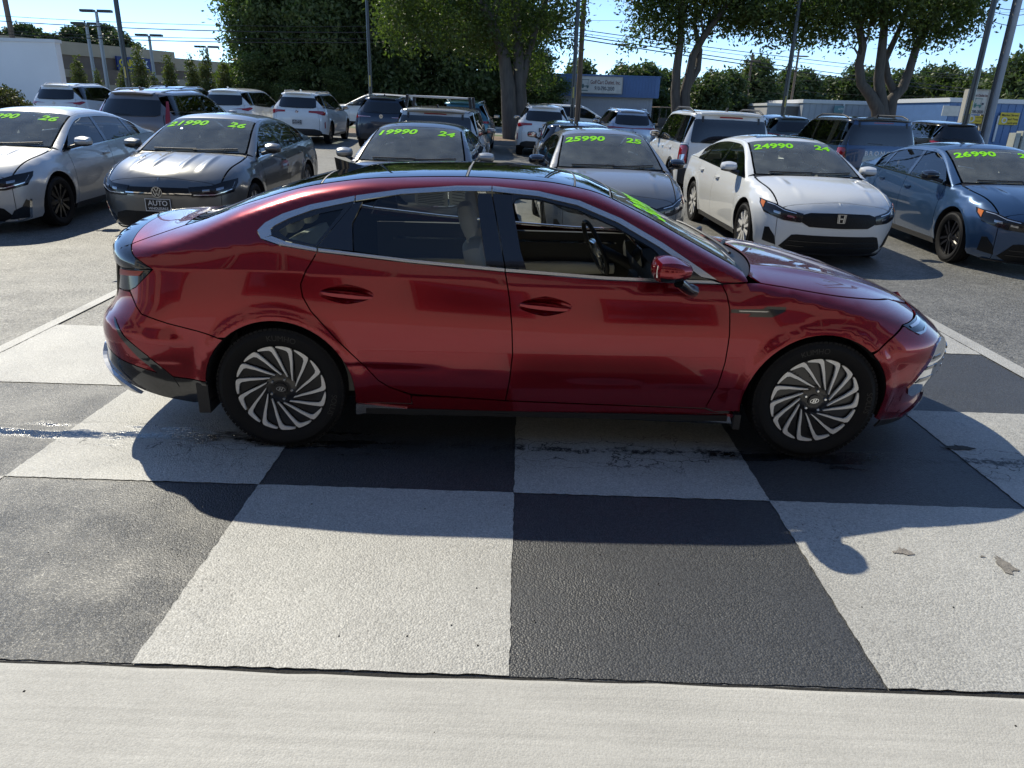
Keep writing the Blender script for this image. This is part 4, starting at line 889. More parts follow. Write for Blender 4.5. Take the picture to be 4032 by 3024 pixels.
# ------------------------------------------------------------------ trees
def leaf_mat(name, c1, c2, trans=.45):
    m, nt, b = new_mat(name); N = nt.nodes; L = nt.links.new; N.remove(b); out = N['Material Output']
    g = N.new('ShaderNodeTexCoord'); n = N.new('ShaderNodeTexNoise'); n.inputs['Scale'].default_value = .9; n.inputs['Detail'].default_value = 4; L(g.outputs['Object'], n.inputs[0])
    wn_ = N.new('ShaderNodeTexWhiteNoise'); L(g.outputs['Object'], wn_.inputs[0])
    mr = N.new('ShaderNodeMapRange'); mr.inputs[1].default_value = .35; mr.inputs[2].default_value = .65; L(n.outputs[0], mr.inputs[0])
    mx = N.new('ShaderNodeMix'); mx.data_type = 'RGBA'; mx.inputs[6].default_value = (*c1, 1); mx.inputs[7].default_value = (*c2, 1); L(mr.outputs[0], mx.inputs[0])
    d = N.new('ShaderNodeBsdfPrincipled'); d.inputs['Roughness'].default_value = .5; d.inputs['Specular IOR Level'].default_value = .35; L(mx.outputs[2], d.inputs['Base Color'])
    t = N.new('ShaderNodeBsdfTranslucent'); mt = N.new('ShaderNodeMix'); mt.data_type = 'RGBA'; mt.blend_type = 'MULTIPLY'; mt.inputs[0].default_value = 1; L(mx.outputs[2], mt.inputs[6]); mt.inputs[7].default_value = (.9, 1.25, .5, 1); L(mt.outputs[2], t.inputs[0])
    s = N.new('ShaderNodeMixShader'); s.inputs[0].default_value = trans; L(d.outputs[0], s.inputs[1]); L(t.outputs[0], s.inputs[2]); L(s.outputs[0], out.inputs[0])
    MATS[name] = m; return m
LEAF_OAK = leaf_mat('oak_leaves', (.062, .088, .028), (.13, .15, .045), .5)
LEAF_DARK = leaf_mat('wood_leaves', (.080, .105, .042), (.15, .175, .065), .45)
LEAF_FAR = leaf_mat('far_leaves', (.070, .095, .040), (.13, .15, .06), .35)
LEAF_PINE = leaf_mat('pine_needles', (.045, .065, .030), (.07, .09, .04), .3)
LEAF_COL = leaf_mat('columnar_leaves', (.085, .10, .035), (.16, .15, .05), .4)
LEAF_HEDGE = leaf_mat('hedge_leaves', (.07, .075, .025), (.13, .11, .04), .3)
M_BARK = mat('bark', (.10, .085, .07), .9, var=.3, vscale=4, bump=.9, bscale=18, stretch=(3, 3, .6))
def leaf_mesh(name, blobs, n, size, m, seed=0, clump=24, spread=.22, droop=0.0, shell=.55):
    rg = np.random.RandomState(seed); w = np.array([b[3]*b[4]*b[5] for b in blobs])**.75; w /= w.sum()
    nc = max(1, n//clump); bi = rg.choice(len(blobs), nc, p=w); B = np.array(blobs, float)[bi]
    d = rg.normal(size=(nc, 3)); d /= np.linalg.norm(d, axis=1, keepdims=True); rr = (shell + (1 - shell)*rg.rand(nc))**.6*(.75 + .35*rg.rand(nc))
    C = B[:, :3] + d*B[:, 3:6]*rr[:, None]
    cc = np.repeat(C, clump, 0); P = cc + rg.normal(size=cc.shape)*spread*np.array([1, 1, .8]); P[:, 2] -= droop*rg.rand(len(P))**2
    k = len(P); a = rg.normal(size=(k, 3)); a /= np.linalg.norm(a, axis=1, keepdims=True); b = rg.normal(size=(k, 3)); b -= a*np.sum(a*b, 1, keepdims=True); b /= np.linalg.norm(b, axis=1, keepdims=True)
    s = size*(.6 + .8*rg.rand(k))[:, None]; V = np.stack([P - a*s, P - b*s*.45, P + a*s, P + b*s*.45], 1).reshape(-1, 3)
    me = bpy.data.meshes.new(name); me.vertices.add(4*k); me.vertices.foreach_set('co', V.ravel().astype('f4')); me.loops.add(4*k); me.loops.foreach_set('vertex_index', np.arange(4*k, dtype='i4'))
    me.polygons.add(k); me.polygons.foreach_set('loop_start', np.arange(0, 4*k, 4, dtype='i4')); me.polygons.foreach_set('loop_total', np.full(k, 4, 'i4')) if False else None
    me.update(calc_edges=True); me.materials.append(m); return me
def limb(mb, p0, p1, r0, r1, wob=.15, n=7, seed=0):
    rg = random.Random(seed); p0, p1 = Vector(p0), Vector(p1); pts = []
    for i in range(n + 1):
        t = i/n; q = p0.lerp(p1, t)
        if 0 < i < n: q += Vector((rg.uniform(-wob, wob), rg.uniform(-wob, wob), rg.uniform(-wob, wob)*.4))
        pts.append(q)
    mb.tube(pts, [r0 + (r1 - r0)*i/n for i in range(n + 1)], 9); return pts
def tree(name, label, base, stems, blobs, n, size, m, seed, group=None, cat='tree', **kw):
    """base: ground point; stems: list of polylines with radii (offsets from the base); blobs relative to the base"""
    t = empty(name, base); tag(t, label, cat, group); mb = MB()
    for P, rad in stems: 
        mb.tube([Vector(p) for p in P], rad, 9)
        for i in range(4, len(P)):
            q = Vector(P[i]); rg = random.Random(seed*31 + i)
            for k in range(2):
                a = rg.uniform(0, 6.28); L = rg.uniform(.8, 1.6); limb(mb, q, q + Vector((math.cos(a)*L*.6, math.sin(a)*L*.6, L*rg.uniform(.9, 1.5))), rad[i]*.35, .012, .12, 5, seed + i*7 + k)
    mb.build('trunk', M_BARK, t, angle=.9)
    data_obj('crown', leaf_mesh('crown', blobs, n, size, m, seed, **kw), t); return t
def bp(base, y, L):
    """crown blob from direction and radius"""
    out = []
    for (u, v, dy, rx, ry, rz) in L:
        p = at(u, v, y + dy); out.append((p[0] - base[0], p[1] - base[1], p[2] - base[2], rx, ry, rz))
    return out
def sp_(base, y, L):
    out = []; rad = []
    for (u, v, dy, r_) in L: p = at(u, v, y + dy); out.append((p[0] - base[0], p[1] - base[1], p[2] - base[2])); rad.append(r_)
    return out, rad
def gpoint(u, v, y): p = at(u, v, y); return (p[0], y, ground_z(p[0], y) + .12)
# T1: twin-stemmed oak in front of the dark wood
b1 = gpoint(1100, 290, 32.5)
tree('oak_tree', 'broad oak with knotted grey trunk forking above the white crossovers', b1,
    [sp_(b1, 32.5, [(1103, 300, 0, .36), (1100, 240, 0, .34), (1098, 190, 0, .32), (1088, 120, 0, .24), (1066, 60, -.3, .20), (1040, 5, -.5, .17), (1010, -70, -.8, .1)]),
     sp_(b1, 32.5, [(1118, 298, .2, .30), (1124, 230, .2, .30), (1122, 180, .2, .27), (1120, 110, .2, .22), (1114, 40, .2, .18), (1110, -60, .2, .12)]),
     sp_(b1, 32.5, [(1128, 180, .2, .18), (1140, 120, .3, .15), (1158, 60, .4, .12), (1180, 0, .5, .09), (1200, -50, .5, .06)])],
    bp(b1, 32.5, [(950, 20, 0, 2.2, 2.2, 1.7), (890, 60, .5, 1.5, 1.8, 1.1), (1010, 75, -.6, 1.6, 1.8, .8), (1080, 10, 0, 2.0, 2.2, 1.6), (1170, 60, .3, 1.3, 1.6, 1.0), (1215, 20, .2, 1.1, 1.4, 1.0), (1160, 150, .6, .8, 1.1, .7), (1100, -80, 0, 3.2, 3, 1.6), (930, -70, 0, 3, 3, 1.8), (1225, 95, .3, .5, .7, .5), (1090, 90, .6, 1.6, 1.2, .9), (870, 30, 0, 1.4, 1.5, 1.2)]),
    25000, .085, LEAF_OAK, 11, 'oaks in the verge', spread=.30, shell=.35)
b2 = gpoint(1468, 255, 33.0)
tree('oak_tree', 'slender oak with bare forked stems behind the white boxy crossover', b2,
    [sp_(b2, 33, [(1462, 262, 0, .22), (1459, 200, 0, .20), (1462, 150, 0, .18), (1470, 90, 0, .15), (1472, 30, 0, .13), (1470, -50, 0, .09)]),
     sp_(b2, 33, [(1478, 262, .1, .24), (1480, 200, .1, .22), (1490, 160, .1, .20), (1497, 120, .1, .16), (1520, 80, 0, .14), (1545, 45, -.2, .12), (1580, 0, -.4, .08)]),
     sp_(b2, 33, [(1484, 190, .1, .15), (1508, 150, .2, .13), (1512, 110, .3, .12), (1500, 50, .4, .1), (1530, -10, .5, .07)])],
    bp(b2, 33, [(1415, 15, 0, 1.2, 1.5, .8), (1395, 60, .2, .7, 1.1, .4), (1450, 60, -.3, .9, 1.2, .6), (1400, -20, 0, 1.5, 1.6, .8), (1500, -15, 0, 1.8, 2, 1.1), (1560, 8, .3, 1.6, 1.8, .9), (1610, 8, .2, 1.3, 1.6, 1.0), (1600, 55, .3, .7, 1.1, .4), (1365, 98, .1, .4, .6, .25), (1490, -80, 0, 3.0, 2.6, 1.4), (1545, 62, .4, .6, .9, .3), (1470, 95, .2, .35, .5, .3)]),
    20000, .085, LEAF_OAK, 12, 'oaks in the verge', spread=.30, shell=.35)
b3 = gpoint(1905, 262, 32.0)
tree('oak_tree', 'large oak with three spreading stems behind the blue boxy crossover', b3,
    [sp_(b3, 32, [(1898, 270, 0, .26), (1896, 235, 0, .26), (1880, 205, 0, .22), (1860, 180, 0, .19), (1856, 140, 0, .17), (1864, 100, 0, .16), (1855, 55, 0, .13), (1835, 0, 0, .09)]),
     sp_(b3, 32, [(1908, 268, .1, .28), (1904, 220, .1, .24), (1898, 170, .1, .20), (1904, 120, .1, .18), (1910, 60, .1, .15), (1905, -20, .1, .1)]),
     sp_(b3, 32, [(1918, 268, .2, .26), (1926, 215, .2, .24), (1950, 190, .2, .20), (1965, 150, .2, .17), (1980, 100, .2, .15), (2005, 50, .2, .12), (2040, -10, .2, .08)]),
     sp_(b3, 32, [(1935, 205, .3, .16), (1918, 170, .4, .15), (1912, 130, .5, .14), (1945, 60, .6, .1), (1965, 0, .6, .07)])],
    bp(b3, 32, [(1700, 40, 0, 1.4, 1.8, .8), (1760, 18, 0, 1.7, 2.0, 1.1), (1640, 25, .2, 1.1, 1.6, .7), (1840, 8, 0, 2.0, 2.2, 1.0), (1775, 75, .3, .9, 1.3, .35), (1950, 10, 0, 2.2, 2.4, 1.2), (2040, 25, .1, 1.5, 1.9, .9), (2085, 62, .2, .7, 1.0, .4), (2005, 80, .2, .9, 1.2, .35), (1900, -80, 0, 4.5, 3.2, 1.8), (2090, 0, 0, .9, 1.4, .8), (1825, 80, .4, .5, .8, .3), (1720, 88, .3, .5, .8, .3), (1660, 85, .3, .35, .5, .25), (1960, 100, .3, .4, .6, .25)]),
    36000, .085, LEAF_OAK, 13, 'oaks in the verge', spread=.30, shell=.35)
# dark wood across the road: eight trees one can tell apart, three crown shapes
wood = []
for k in range(3):
    rg = np.random.RandomState(40 + k); bl = []
    for i in range(13):
        z = 1.2 + 10.5*i/12; w_ = (2.9 if z < 8 else 2.2)*(.8 + .4*rg.rand()); a = rg.rand()*6.28; rad = 1.5*rg.rand(); bl.append((rad*math.cos(a), rad*math.sin(a), z, w_, w_, 1.5))
    wood.append(leaf_mesh('crown', bl, 21000, .17, LEAF_DARK, 50 + k, clump=20, spread=.36, shell=.45))
wl_ = ['dense dark tree at the left end of the wood across the road', 'dark tree second from the left in the wood across the road', 'dark tree third from the left in the wood across the road', 'dark tree behind the white crossover with split tail lamps', 'dark tree directly behind the second lamp post', 'dark tree behind the dark blue crossover in the wood', 'dark tree behind the forked oak in the wood', 'dark tree at the right end of the wood beside the blue shed', 'dark tree filling the back of the wood']
for k, (u, y, s) in enumerate(((590, 57, .92), (625, 60, 1.12), (705, 56, 1.02), (770, 61, 1.2), (850, 57, 1.08), (930, 60, 1.18), (1010, 57, 1.08), (1095, 59, 1.02), (815, 65, 1.25))):
    p = at(u, 240, y); t = empty('wood_tree', (p[0], y, ground_z(p[0], y)), k*1.3); tag(t, wl_[k], 'tree', 'trees of the dark wood across the road'); t.scale = (s, s, s)
    mb = MB(); limb(mb, (0, 0, -.2), (.2, .1, 8), .26, .08, .2, 8, k); mb.build('trunk', M_BARK, t, angle=.9); data_obj('crown', wood[k % 3], t)
bw = at(740, 240, 48.5)
for u, y, s in ((560, 54, .32), (640, 53.5, .28), (735, 53.5, .26), (1160, 55, .42)):
    p = at(u, 240, y); t = empty('understorey_bush', (p[0], y, ground_z(p[0], y)), u*.1); tag(t, {560: 'dark bush under the left end of the wood', 640: 'dark bush behind the white crossover roof', 735: 'dark bush under the wood behind the passing car', 1160: 'dark leafy bush left of the blue shed'}[u], 'bush', 'bushes under the wood'); t.scale = (s*1.6, s*1.6, s); data_obj('foliage', wood[1], t)
# distant trees on the right and behind the big store
far = []
for k in range(3):
    rg = np.random.RandomState(80 + k); bl = []
    for i in range(8): a = rg.rand()*6.28; z = 2.2 + 5.2*i/7; w_ = 2.6*(1 - .45*(i/7)**2); bl.append((1.2*math.cos(a)*rg.rand(), 1.2*math.sin(a)*rg.rand(), z, w_, w_, 1.3))
    far.append(leaf_mesh('crown', bl, 9000, .26, LEAF_FAR, 90 + k, clump=18, spread=.38))
FT = [(1255, 128, 68, .95), (1335, 140, 72, 1.0), (1395, 135, 74, 1.1), (1435, 150, 80, 1.0), (1530, 155, 66, .9), (1575, 150, 72, 1.0), (1640, 122, 76, 1.1), (1695, 150, 80, 1.0), (1740, 150, 84, 1.1), (1790, 165, 90, 1.0), (1840, 142, 88, 1.1), (1890, 150, 92, 1.0), (1945, 150, 86, 1.1), (2000, 145, 90, 1.2), (2050, 140, 84, 1.1), (2110, 150, 80, 1.0), (2160, 140, 70, 1.0), (2215, 110, 60, 1.0), (2260, 120, 62, 1.0), (1480, 165, 90, 1.0), (1615, 165, 95, 1.0), (1985, 160, 110, 1.2), (1865, 160, 112, 1.2)]
FL = ['pale green tree rising left of the wooden utility pole', 'green tree above the blue shed roof, right of its sign', 'round green tree above the right half of the blue shed', 'green tree above the right end of the blue shed', 'pale tree between the oak stems and the second white post', 'yellow green tree left of the fourth lamp post', 'tall green tree left of the fourth lamp post', 'green tree just right of the fourth lamp post', 'green tree above the left end of the long low building', 'low dark tree above the long building left of the big oak', 'far tree left of the big oak stems', 'far tree between the stems of the big oak', 'far tree right of the big oak stems', 'broad far tree right of the big oak', 'tall far tree left of the pylon sign', 'far tree behind the pylon sign', 'tree between the pylon sign and the grey utility pole', 'green tree at the right edge above the blue workshop', 'green tree beyond the right edge', 'far tree behind the slender oak stems', 'far tree behind the fourth lamp post', 'farthest tree right of the big oak', 'farthest tree behind the big oak']
for k, (u, v, y, s) in enumerate(FT):
    p = at(u, v, y); t = empty('far_tree', (p[0], y, ground_z(p[0], y)), k*2.1); h_ = (p[2] - ground_z(p[0], y))/8.6; tag(t, FL[k], 'tree', 'distant trees on the right'); t.scale = (s*max(.8, h_), s*max(.8, h_), h_)
    mb = MB(); limb(mb, (0, 0, -.2), (.1, 0, 6), .2, .06, .15, 5, k); mb.build('trunk', M_BARK, t, angle=.9); data_obj('crown', far[k % 3], t)
bl = [(0, 0, 9, 1.7, 1.7, 1.4), (.9, .4, 11, 2.0, 2, 1.2), (-.8, 0, 12.2, 1.8, 1.8, 1.2), (.3, -.5, 13.6, 1.4, 1.4, 1.2), (-1.6, .2, 10.2, 1.2, 1.2, .8)]
pine = leaf_mesh('crown', bl, 7000, .28, LEAF_PINE, 120, clump=24, spread=.35)
PT = [(-15, 62, 118), (15, 58, 122), (48, 50, 116), (78, 60, 120), (100, 72, 112), (135, 70, 118), (160, 58, 114), (190, 54, 120), (215, 52, 124), (245, 66, 116), (268, 74, 112)]
for k, (u, v, y) in enumerate(PT):
    p = at(u, v, y); t = empty('pine_tree', (p[0], y, ground_z(p[0], y)), k*1.7); h_ = (p[2] - ground_z(p[0], y))/14.8; tag(t, 'dark pine top above the white wall, %s from the left' % ['first', 'second', 'third', 'fourth', 'fifth', 'sixth', 'seventh', 'eighth', 'ninth', 'tenth', 'eleventh'][k], 'tree', 'pines behind the big store'); t.scale = (h_*1.35, h_*1.35, h_)
    mb = MB(); limb(mb, (0, 0, -.2), (.1, 0, 12.5), .22, .08, .1, 5, k); mb.build('trunk', M_BARK, t, angle=.9); data_obj('crown', pine, t)
# columnar street trees in front of the store
colm = []
for k in range(2): colm.append(leaf_mesh('foliage', [(0, 0, .5, .42, .42, .5), (0, 0, 1.2, .48, .48, .6), (.04, 0, 1.9, .42, .42, .6), (0, 0, 2.6, .30, .3, .5), (0, 0, 3.1, .13, .13, .35)], 3600, .075, LEAF_COL, 140 + k, clump=12, spread=.12))
CT = [(162, 119, 185, 55), (207, 152, 180, 58), (265, 140, 190, 54), (294, 99, 190, 53.5), (330, 155, 190, 56), (361, 118, 190, 55), (409, 115, 195, 54), (440, 108, 200, 53.5), (480, 125, 195, 54)]
CL = ['narrow columnar tree standing alone nearest the white wall', 'tiny columnar tree beside the pale lamp pole', 'short columnar tree left of the first black lamp post', 'tall columnar tree right of the first black lamp post, in front of the blue sign', 'small sparse columnar tree right of the blue sign', 'slim columnar tree with thin pointed top between the sign and the pair', 'left one of the two full columnar trees close together', 'darker right one of the two full columnar trees', 'columnar tree nearest the dark wood']
for k, (u, v, vb, y) in enumerate(CT):
    p = at(u, v, y); t = empty('columnar_tree', (p[0], y, ground_z(p[0], y)), k*2.3); h_ = (p[2] - ground_z(p[0], y))/3.45; tag(t, CL[k], 'tree', 'columnar trees in front of the store'); t.scale = (1.05 if k not in (1, 4) else .75,)*2 + (h_,)
    mb = MB(); mb.tube([(0, 0, -.1), (0, 0, 2.4)], [.05, .02], 6); mb.build('stem', M_BARK, t); data_obj('foliage', colm[k % 2], t)
for k, (u, v, y, s) in enumerate(((498, 180, 54, .9), (530, 178, 55, 1.0), (515, 186, 53, .7))):
    p = at(u, v, y); t = empty('low_shrub', (p[0], y, ground_z(p[0], y)), k); tag(t, ['low bright green shrub left of the wood', 'rounded green shrub at the left foot of the wood', 'small green shrub in front of two shrubs by the wood'][k], 'shrub', 'shrubs left of the wood'); h_ = p[2] - ground_z(p[0], y)
    data_obj('foliage', leaf_mesh('foliage', [(0, 0, h_*.5, .8, .8, h_*.5), (.4, .1, h_*.4, .6, .6, h_*.4)], 2600, .08, LEAF_COL, 160 + k, clump=12, spread=.12), t)
ph = at(10, 230, 19); hz = at(10, 183, 19)[2] - ground_z(ph[0], 19)
t = empty('clipped_hedge', (ph[0] - .25, 19, ground_z(ph[0], 19)), 0); tag(t, 'rounded clipped hedge at the left edge before the white wall', 'hedge')
mb = MB().rbox((0, 0, hz*.45), (1.5, 1.4, hz*.9), .7, 8); mb.build('stems', mat('hedge_core', (.03, .03, .015), .95), t)
data_obj('foliage', leaf_mesh('foliage', [(0, 0, hz*.48, .84, .8, hz*.52)], 16000, .035, LEAF_HEDGE, 170, clump=8, spread=.035, shell=.92), t)
# ------------------------------------------------------------------ buildings and street furniture
def text_on(txt, size, origin, xdir, zdir, m, name, parent, depth=.006, **kw):
    """flat lettering standing off a board: origin is the text's lower left/centre"""
    fit = kw.pop('fit', None); V, F = text_mesh(txt, size, **kw)
    if fit and V[:, 0].max() > fit: V[:, 0] *= fit/V[:, 0].max()
    X, Z = Vector(xdir).normalized(), Vector(zdir).normalized(); n = X.cross(Z)
    P = [tuple(Vector(origin) + X*v[0] + Z*v[1] - Vector((0, 0, 0))) for v in V]
    return mesh_obj(name, P, F, m, parent)
class Wall:
    """local frame on a facade: a along it, z up, out towards the viewer"""
    def __init__(s, p0, p1):
        s.o = Vector((p0[0], p0[1], 0)); d = Vector((p1[0] - p0[0], p1[1] - p0[1], 0)); s.L = d.length; s.x = d.normalized(); s.n = Vector((s.x.y, -s.x.x, 0))
        s.M = Matrix(((s.x.x, s.n.x, 0, s.o.x), (s.x.y, s.n.y, 0, s.o.y), (0, 0, 1, 0), (0, 0, 0, 1)))
    def box(s, mb, a0, a1, o0, o1, z0, z1): mb.box(a0, a1, o0, o1, z0, z1, s.M); return mb
    def P(s, a, o, z): return tuple(s.M @ Vector((a, o, z)))
def wbox(W, name, m, parent, *boxes):
    mb = MB()
    for b in boxes: W.box(mb, *b)
    return mb.build(name, m, parent)
M_WWALL = mat('white_render', (.82, .82, .82), .8, var=.05, vscale=.5, bump=.1, bscale=30)
M_BROWN = mat('brown_block', (.21, .15, .115), .9, var=.10, vscale=1.2, bump=.3, bscale=8); M_TAN = mat('tan_block', (.50, .39, .28), .9, var=.07, vscale=1.2, bump=.3, bscale=8)
# white wall at the left
a = at(118, 92, 31.5); t = empty('white_building', (a[0], 31.5, .6)); tag(t, 'blank white walled building at the left edge', 'building')
mb = MB().box(-24, 0, 0, .35, -.3, a[2] - .6); mb.build('wall', M_WWALL, t); mb = MB().box(-24.1, .05, -.05, .40, a[2] - .6, a[2] - .48); mb.build('coping', mat('white_coping', (.7, .7, .7), .6), t)
# the big banded store
p0, p1 = at(60, 84, 78), at(520, 125, 103); W = Wall(p0, p1); H = p0[2]; t = empty('banded_store', (p0[0], p0[1], .7)); tag(t, 'long brown and tan banded store with a blue sign, far left', 'building'); t.location = (0, 0, 0)
k = W.L; cut_ = k*.62
wbox(W, 'wall', M_BROWN, t, (-8, cut_, -20, 0, .5, H - 1.15), (cut_, k + 40, -20, -.6, .5, H - 1.9))
wbox(W, 'parapet', M_TAN, t, (-8, cut_, -20, .15, H - 1.15, H + .1)); wbox(W, 'parapet', M_TAN, t, (cut_ + .4, k + 40, -20, -.45, H - 1.9, H - .5))
for z in (H - 3.3, H - 5.6):
    wbox(W, 'stone_band', M_TAN, t, (-8, cut_, 0, .08, z, z + .75)); wbox(W, 'stone_band', M_TAN, t, (cut_, k + 40, -.6, -.52, z - .3, z + .45))
wbox(W, 'projecting_bay', M_BROWN, t, (4, 12, 0, 1.6, .5, H - 2.4)); wbox(W, 'stone_band', M_TAN, t, (3.95, 12.05, 1.6, 1.68, H - 4.6, H - 3.9))
for a_ in (9.2, 15.5, 23, 31): wbox(W, 'wall_lamp', M_BLACK, t, (a_, a_ + .8, .1 if a_ > 12 else 1.7, .4 if a_ > 12 else 2.0, H - 5.35, H - 5.1))
ww = wbox(W, 'window', mat('store_window', (.03, .035, .04), .1), t, (2.0, 3.4, -.02, .06, H - 7.2, H - 5.0)); wbox(W, 'frame', mat('alu_frame', (.5, .5, .5), .4), ww, (1.95, 2.05, 0, .1, H - 7.2, H - 5.0), (3.35, 3.45, 0, .1, H - 7.2, H - 5.0), (2.65, 2.72, 0, .1, H - 7.2, H - 5.0), (1.95, 3.45, 0, .1, H - 6.1, H - 6.0))
# blue store sign
def arel(u, v):                     # direction of a pixel hit on the facade plane
    d = cam_ray(u*1.82278, v*1.82278); o = Vector((0, 0, CAM_H)); tt = (W.o - o).dot(W.n)/d.dot(W.n); h = o + d*tt; return (h - W.o).dot(W.x), h.z
s0, s1 = arel(249, 152), arel(317, 127)
sg_ = empty('store_sign', (0, 0, 0)); tag(sg_, 'blue sign with yellow and white letters on the banded store', 'sign')
wbox(W, 'board', mat('sign_blue', (.010, .030, .16), .4), sg_, (s0[0], s1[0], .3, .55, s0[1], s1[1]))
hh = s1[1] - s0[1]; ww_ = s1[0] - s0[0]
text_on('CAR', hh*.62, W.P(s0[0] + ww_*.05, .57, s0[1] + hh*.36), W.x, (0, 0, 1), mat('sign_yellow', (.75, .55, .02), .5), 'lettering', sg_, offset=.05)
text_on('MAX', hh*.62, W.P(s0[0] + ww_*.44, .57, s0[1] + hh*.36), W.x, (0, 0, 1), M_PWHITE, 'lettering', sg_, offset=.05)
wbox(W, 'underline', MATS['sign_yellow'], sg_, (s0[0] + ww_*.08, s1[0] - ww_*.06, .56, .58, s0[1] + hh*.16, s0[1] + hh*.22))
# blue golf cart shed
M_BLUEM = mat('blue_metal', (.075, .155, .33), .45, .1, var=.08, vscale=1.5); M_GREYM = mat('pale_metal', (.34, .36, .41), .5, .1, var=.08, vscale=1.5)
YB = 57; l0, r0 = at(1150, 163, YB), at(1427, 168, YB); fz = at(1300, 209, YB)[2]; tz = at(1300, 164, YB)[2]
t = empty('golf_cart_shed', (l0[0], YB, .75)); tag(t, 'small shed of ribbed pale metal with a blue fascia behind the wooden pole', 'building'); t.location = (0, 0, 0)
mb = MB().box(l0[0], r0[0] - .35, YB + .5, YB + 9, .5, fz + .1); mb.build('wall', M_GREYM, t)
mb = MB().box(l0[0] - .1, r0[0], YB, YB + 9.3, fz, tz); mb.build('fascia', M_BLUEM, t)
mb = MB().box(l0[0] - .15, r0[0] + .05, YB - .05, YB + 9.4, tz, tz + .08); mb.build('coping', M_BLUEM, t)
ribA = MB().box(-.03, .03, -.03, 0, 0, tz - fz - .04).build('rib', M_BLUEM); ribB = MB().box(-.025, .025, -.03, 0, 0, fz - .6).build('rib', M_GREYM); ma, mb_ = ribA.data, ribB.data; bpy.data.objects.remove(ribA); bpy.data.objects.remove(ribB)
x = l0[0]
while x < r0[0] - .1:
    data_obj('rib', ma, t, (x, YB, fz + .02)); x += .23
x = l0[0]
while x < r0[0] - .5:
    data_obj('rib', mb_, t, (x, YB + .5, .6)); x += .23
g0, g1 = at(1249, 199, YB - .3), at(1345, 168, YB - .3); sb = empty('shed_sign', (0, 0, 0)); tag(sb, 'weathered white sign naming the golf cart outlet on the blue fascia', 'sign')
gx0, gx1, gz0, gz1 = g0[0], g1[0], g0[2], g1[2]; gw, gh = gx1 - gx0, gz1 - gz0
M_SIGNW = mat('weathered_white_board', (.55, .54, .50), .7, var=.12, vscale=2.5)
MB().box(gx0, gx1, YB - .26, YB - .18, gz0, gz1).build('board', M_SIGNW, sb)
fr = MB(); fr.box(gx0 - .04, gx1 + .04, YB - .28, YB - .17, gz1, gz1 + .05); fr.box(gx0 - .04, gx1 + .04, YB - .28, YB - .17, gz0 - .05, gz0); fr.box(gx0 - .05, gx0, YB - .28, YB - .17, gz0, gz1); fr.box(gx1, gx1 + .05, YB - .28, YB - .17, gz0, gz1); fr.build('frame', mat('sign_frame', (.40, .38, .34), .7), sb)
M_MAROON = mat('maroon_print', (.13, .022, .022), .6); M_NAVY = mat('navy_print', (.02, .03, .06), .6); M_TEAL = mat('teal_print', (.10, .16, .16), .6)
text_on('Golf Cart Outlet, Inc.', gh*.36, (gx0 + gw*.27, YB - .27, gz0 + gh*.56), (1, 0, 0), (0, 0, 1), M_MAROON, 'lettering', sb, offset=.004, fit=gw*.69)
text_on('910-790-2030', gh*.36, (gx0 + gw*.37, YB - .27, gz0 + gh*.16), (1, 0, 0), (0, 0, 1), M_NAVY, 'lettering', sb, offset=.004, fit=gw*.46)
def cart_icon(x, y, z, s, m, parent, name='cart_picture'):
    c = MB(); q = lambda P: c.add([(x + s*a, y, z + s*b) for a, b in P], [tuple(range(len(P)))])
    for cx in (.22, .82): q([(cx + .13*math.cos(t), .13 + .13*math.sin(t)) for t in np.linspace(0, 6.283, 15)[:-1]])
    q([(.05, .2), (.98, .2), (.98, .34), (.62, .36), (.5, .3), (.36, .34), (.34, .52), (.10, .50)]); q([(.10, .5), (.13, .5), (.17, 1.0), (.14, 1.0)]); q([(.80, .34), (.83, .34), (.92, 1.0), (.89, 1.0)]); q([(.05, .98), (1.0, .98), (.98, 1.05), (.08, 1.05)])
    return c.build(name, m, parent)
cart_icon(gx0 + gw*.06, YB - .27, gz0 + gh*.26, gh*.55, M_TEAL, sb)
MB().box(gx0 + gw*.06, gx0 + gw*.22, YB - .271, YB - .262, gz0 + gh*.10, gz0 + gh*.16).build('small_print', M_TEAL, sb)
# long low ribbed building and the blue workshop on the right
def ribbed(name, label, u0, u1, vt, y, m, H0=.6, dep=12, cap=M_PWHITE, step=.5, roof=True):
    a0, a1 = at(u0, vt, y), at(u1, vt, y); z = (a0[2] + a1[2])/2; t = empty(name, (0, 0, 0)); tag(t, label, 'building')
    MB().box(a0[0], a1[0], y, y + dep, .2, z).build('wall', m, t); MB().box(a0[0] - .1, a1[0] + .1, y - .15, y + dep, z, z + .28).build('eaves', cap, t)
    rb = MB().box(-.03, .03, -.035, 0, 0, z - .62).build('rib', m); me = rb.data; bpy.data.objects.remove(rb); x = a0[0] + .1
    while x < a1[0] - .1: data_obj('rib', me, t, (x, y, .6)); x += step
    return t, a0[0], a1[0], z
M_WCAP = mat('white_eaves', (.60, .61, .62), .6)
M_PALEB = mat('pale_blue_metal', (.31, .345, .39), .5, .1, var=.08, vscale=.8)
tL, xa, xb, zl = ribbed('low_building', 'long low pale blue ribbed building behind the big oak', 1735, 2045, 227, 64, M_PALEB, cap=M_WCAP, dep=14)
for u in (1821, 1921, 1985): p = at(u, 240, 63.9); MB().box(p[0] - .06, p[0] + .06, 63.84, 63.9, .6, zl).build('downpipe', M_WCAP, tL)
p = at(2010, 240, 63.9); MB().box(p[0] - .6, p[0] + .6, 63.86, 63.94, .6, zl - .4).build('door', mat('pale_door', (.5, .52, .55), .6), tL)
pg = at(1690, 230, 65); t = empty('grey_annexe', (0, 0, 0)); tag(t, 'pale grey annexe at the left end of the long low building', 'building'); xg0, xg1 = at(1658, 230, 65)[0], at(1733, 230, 65)[0]
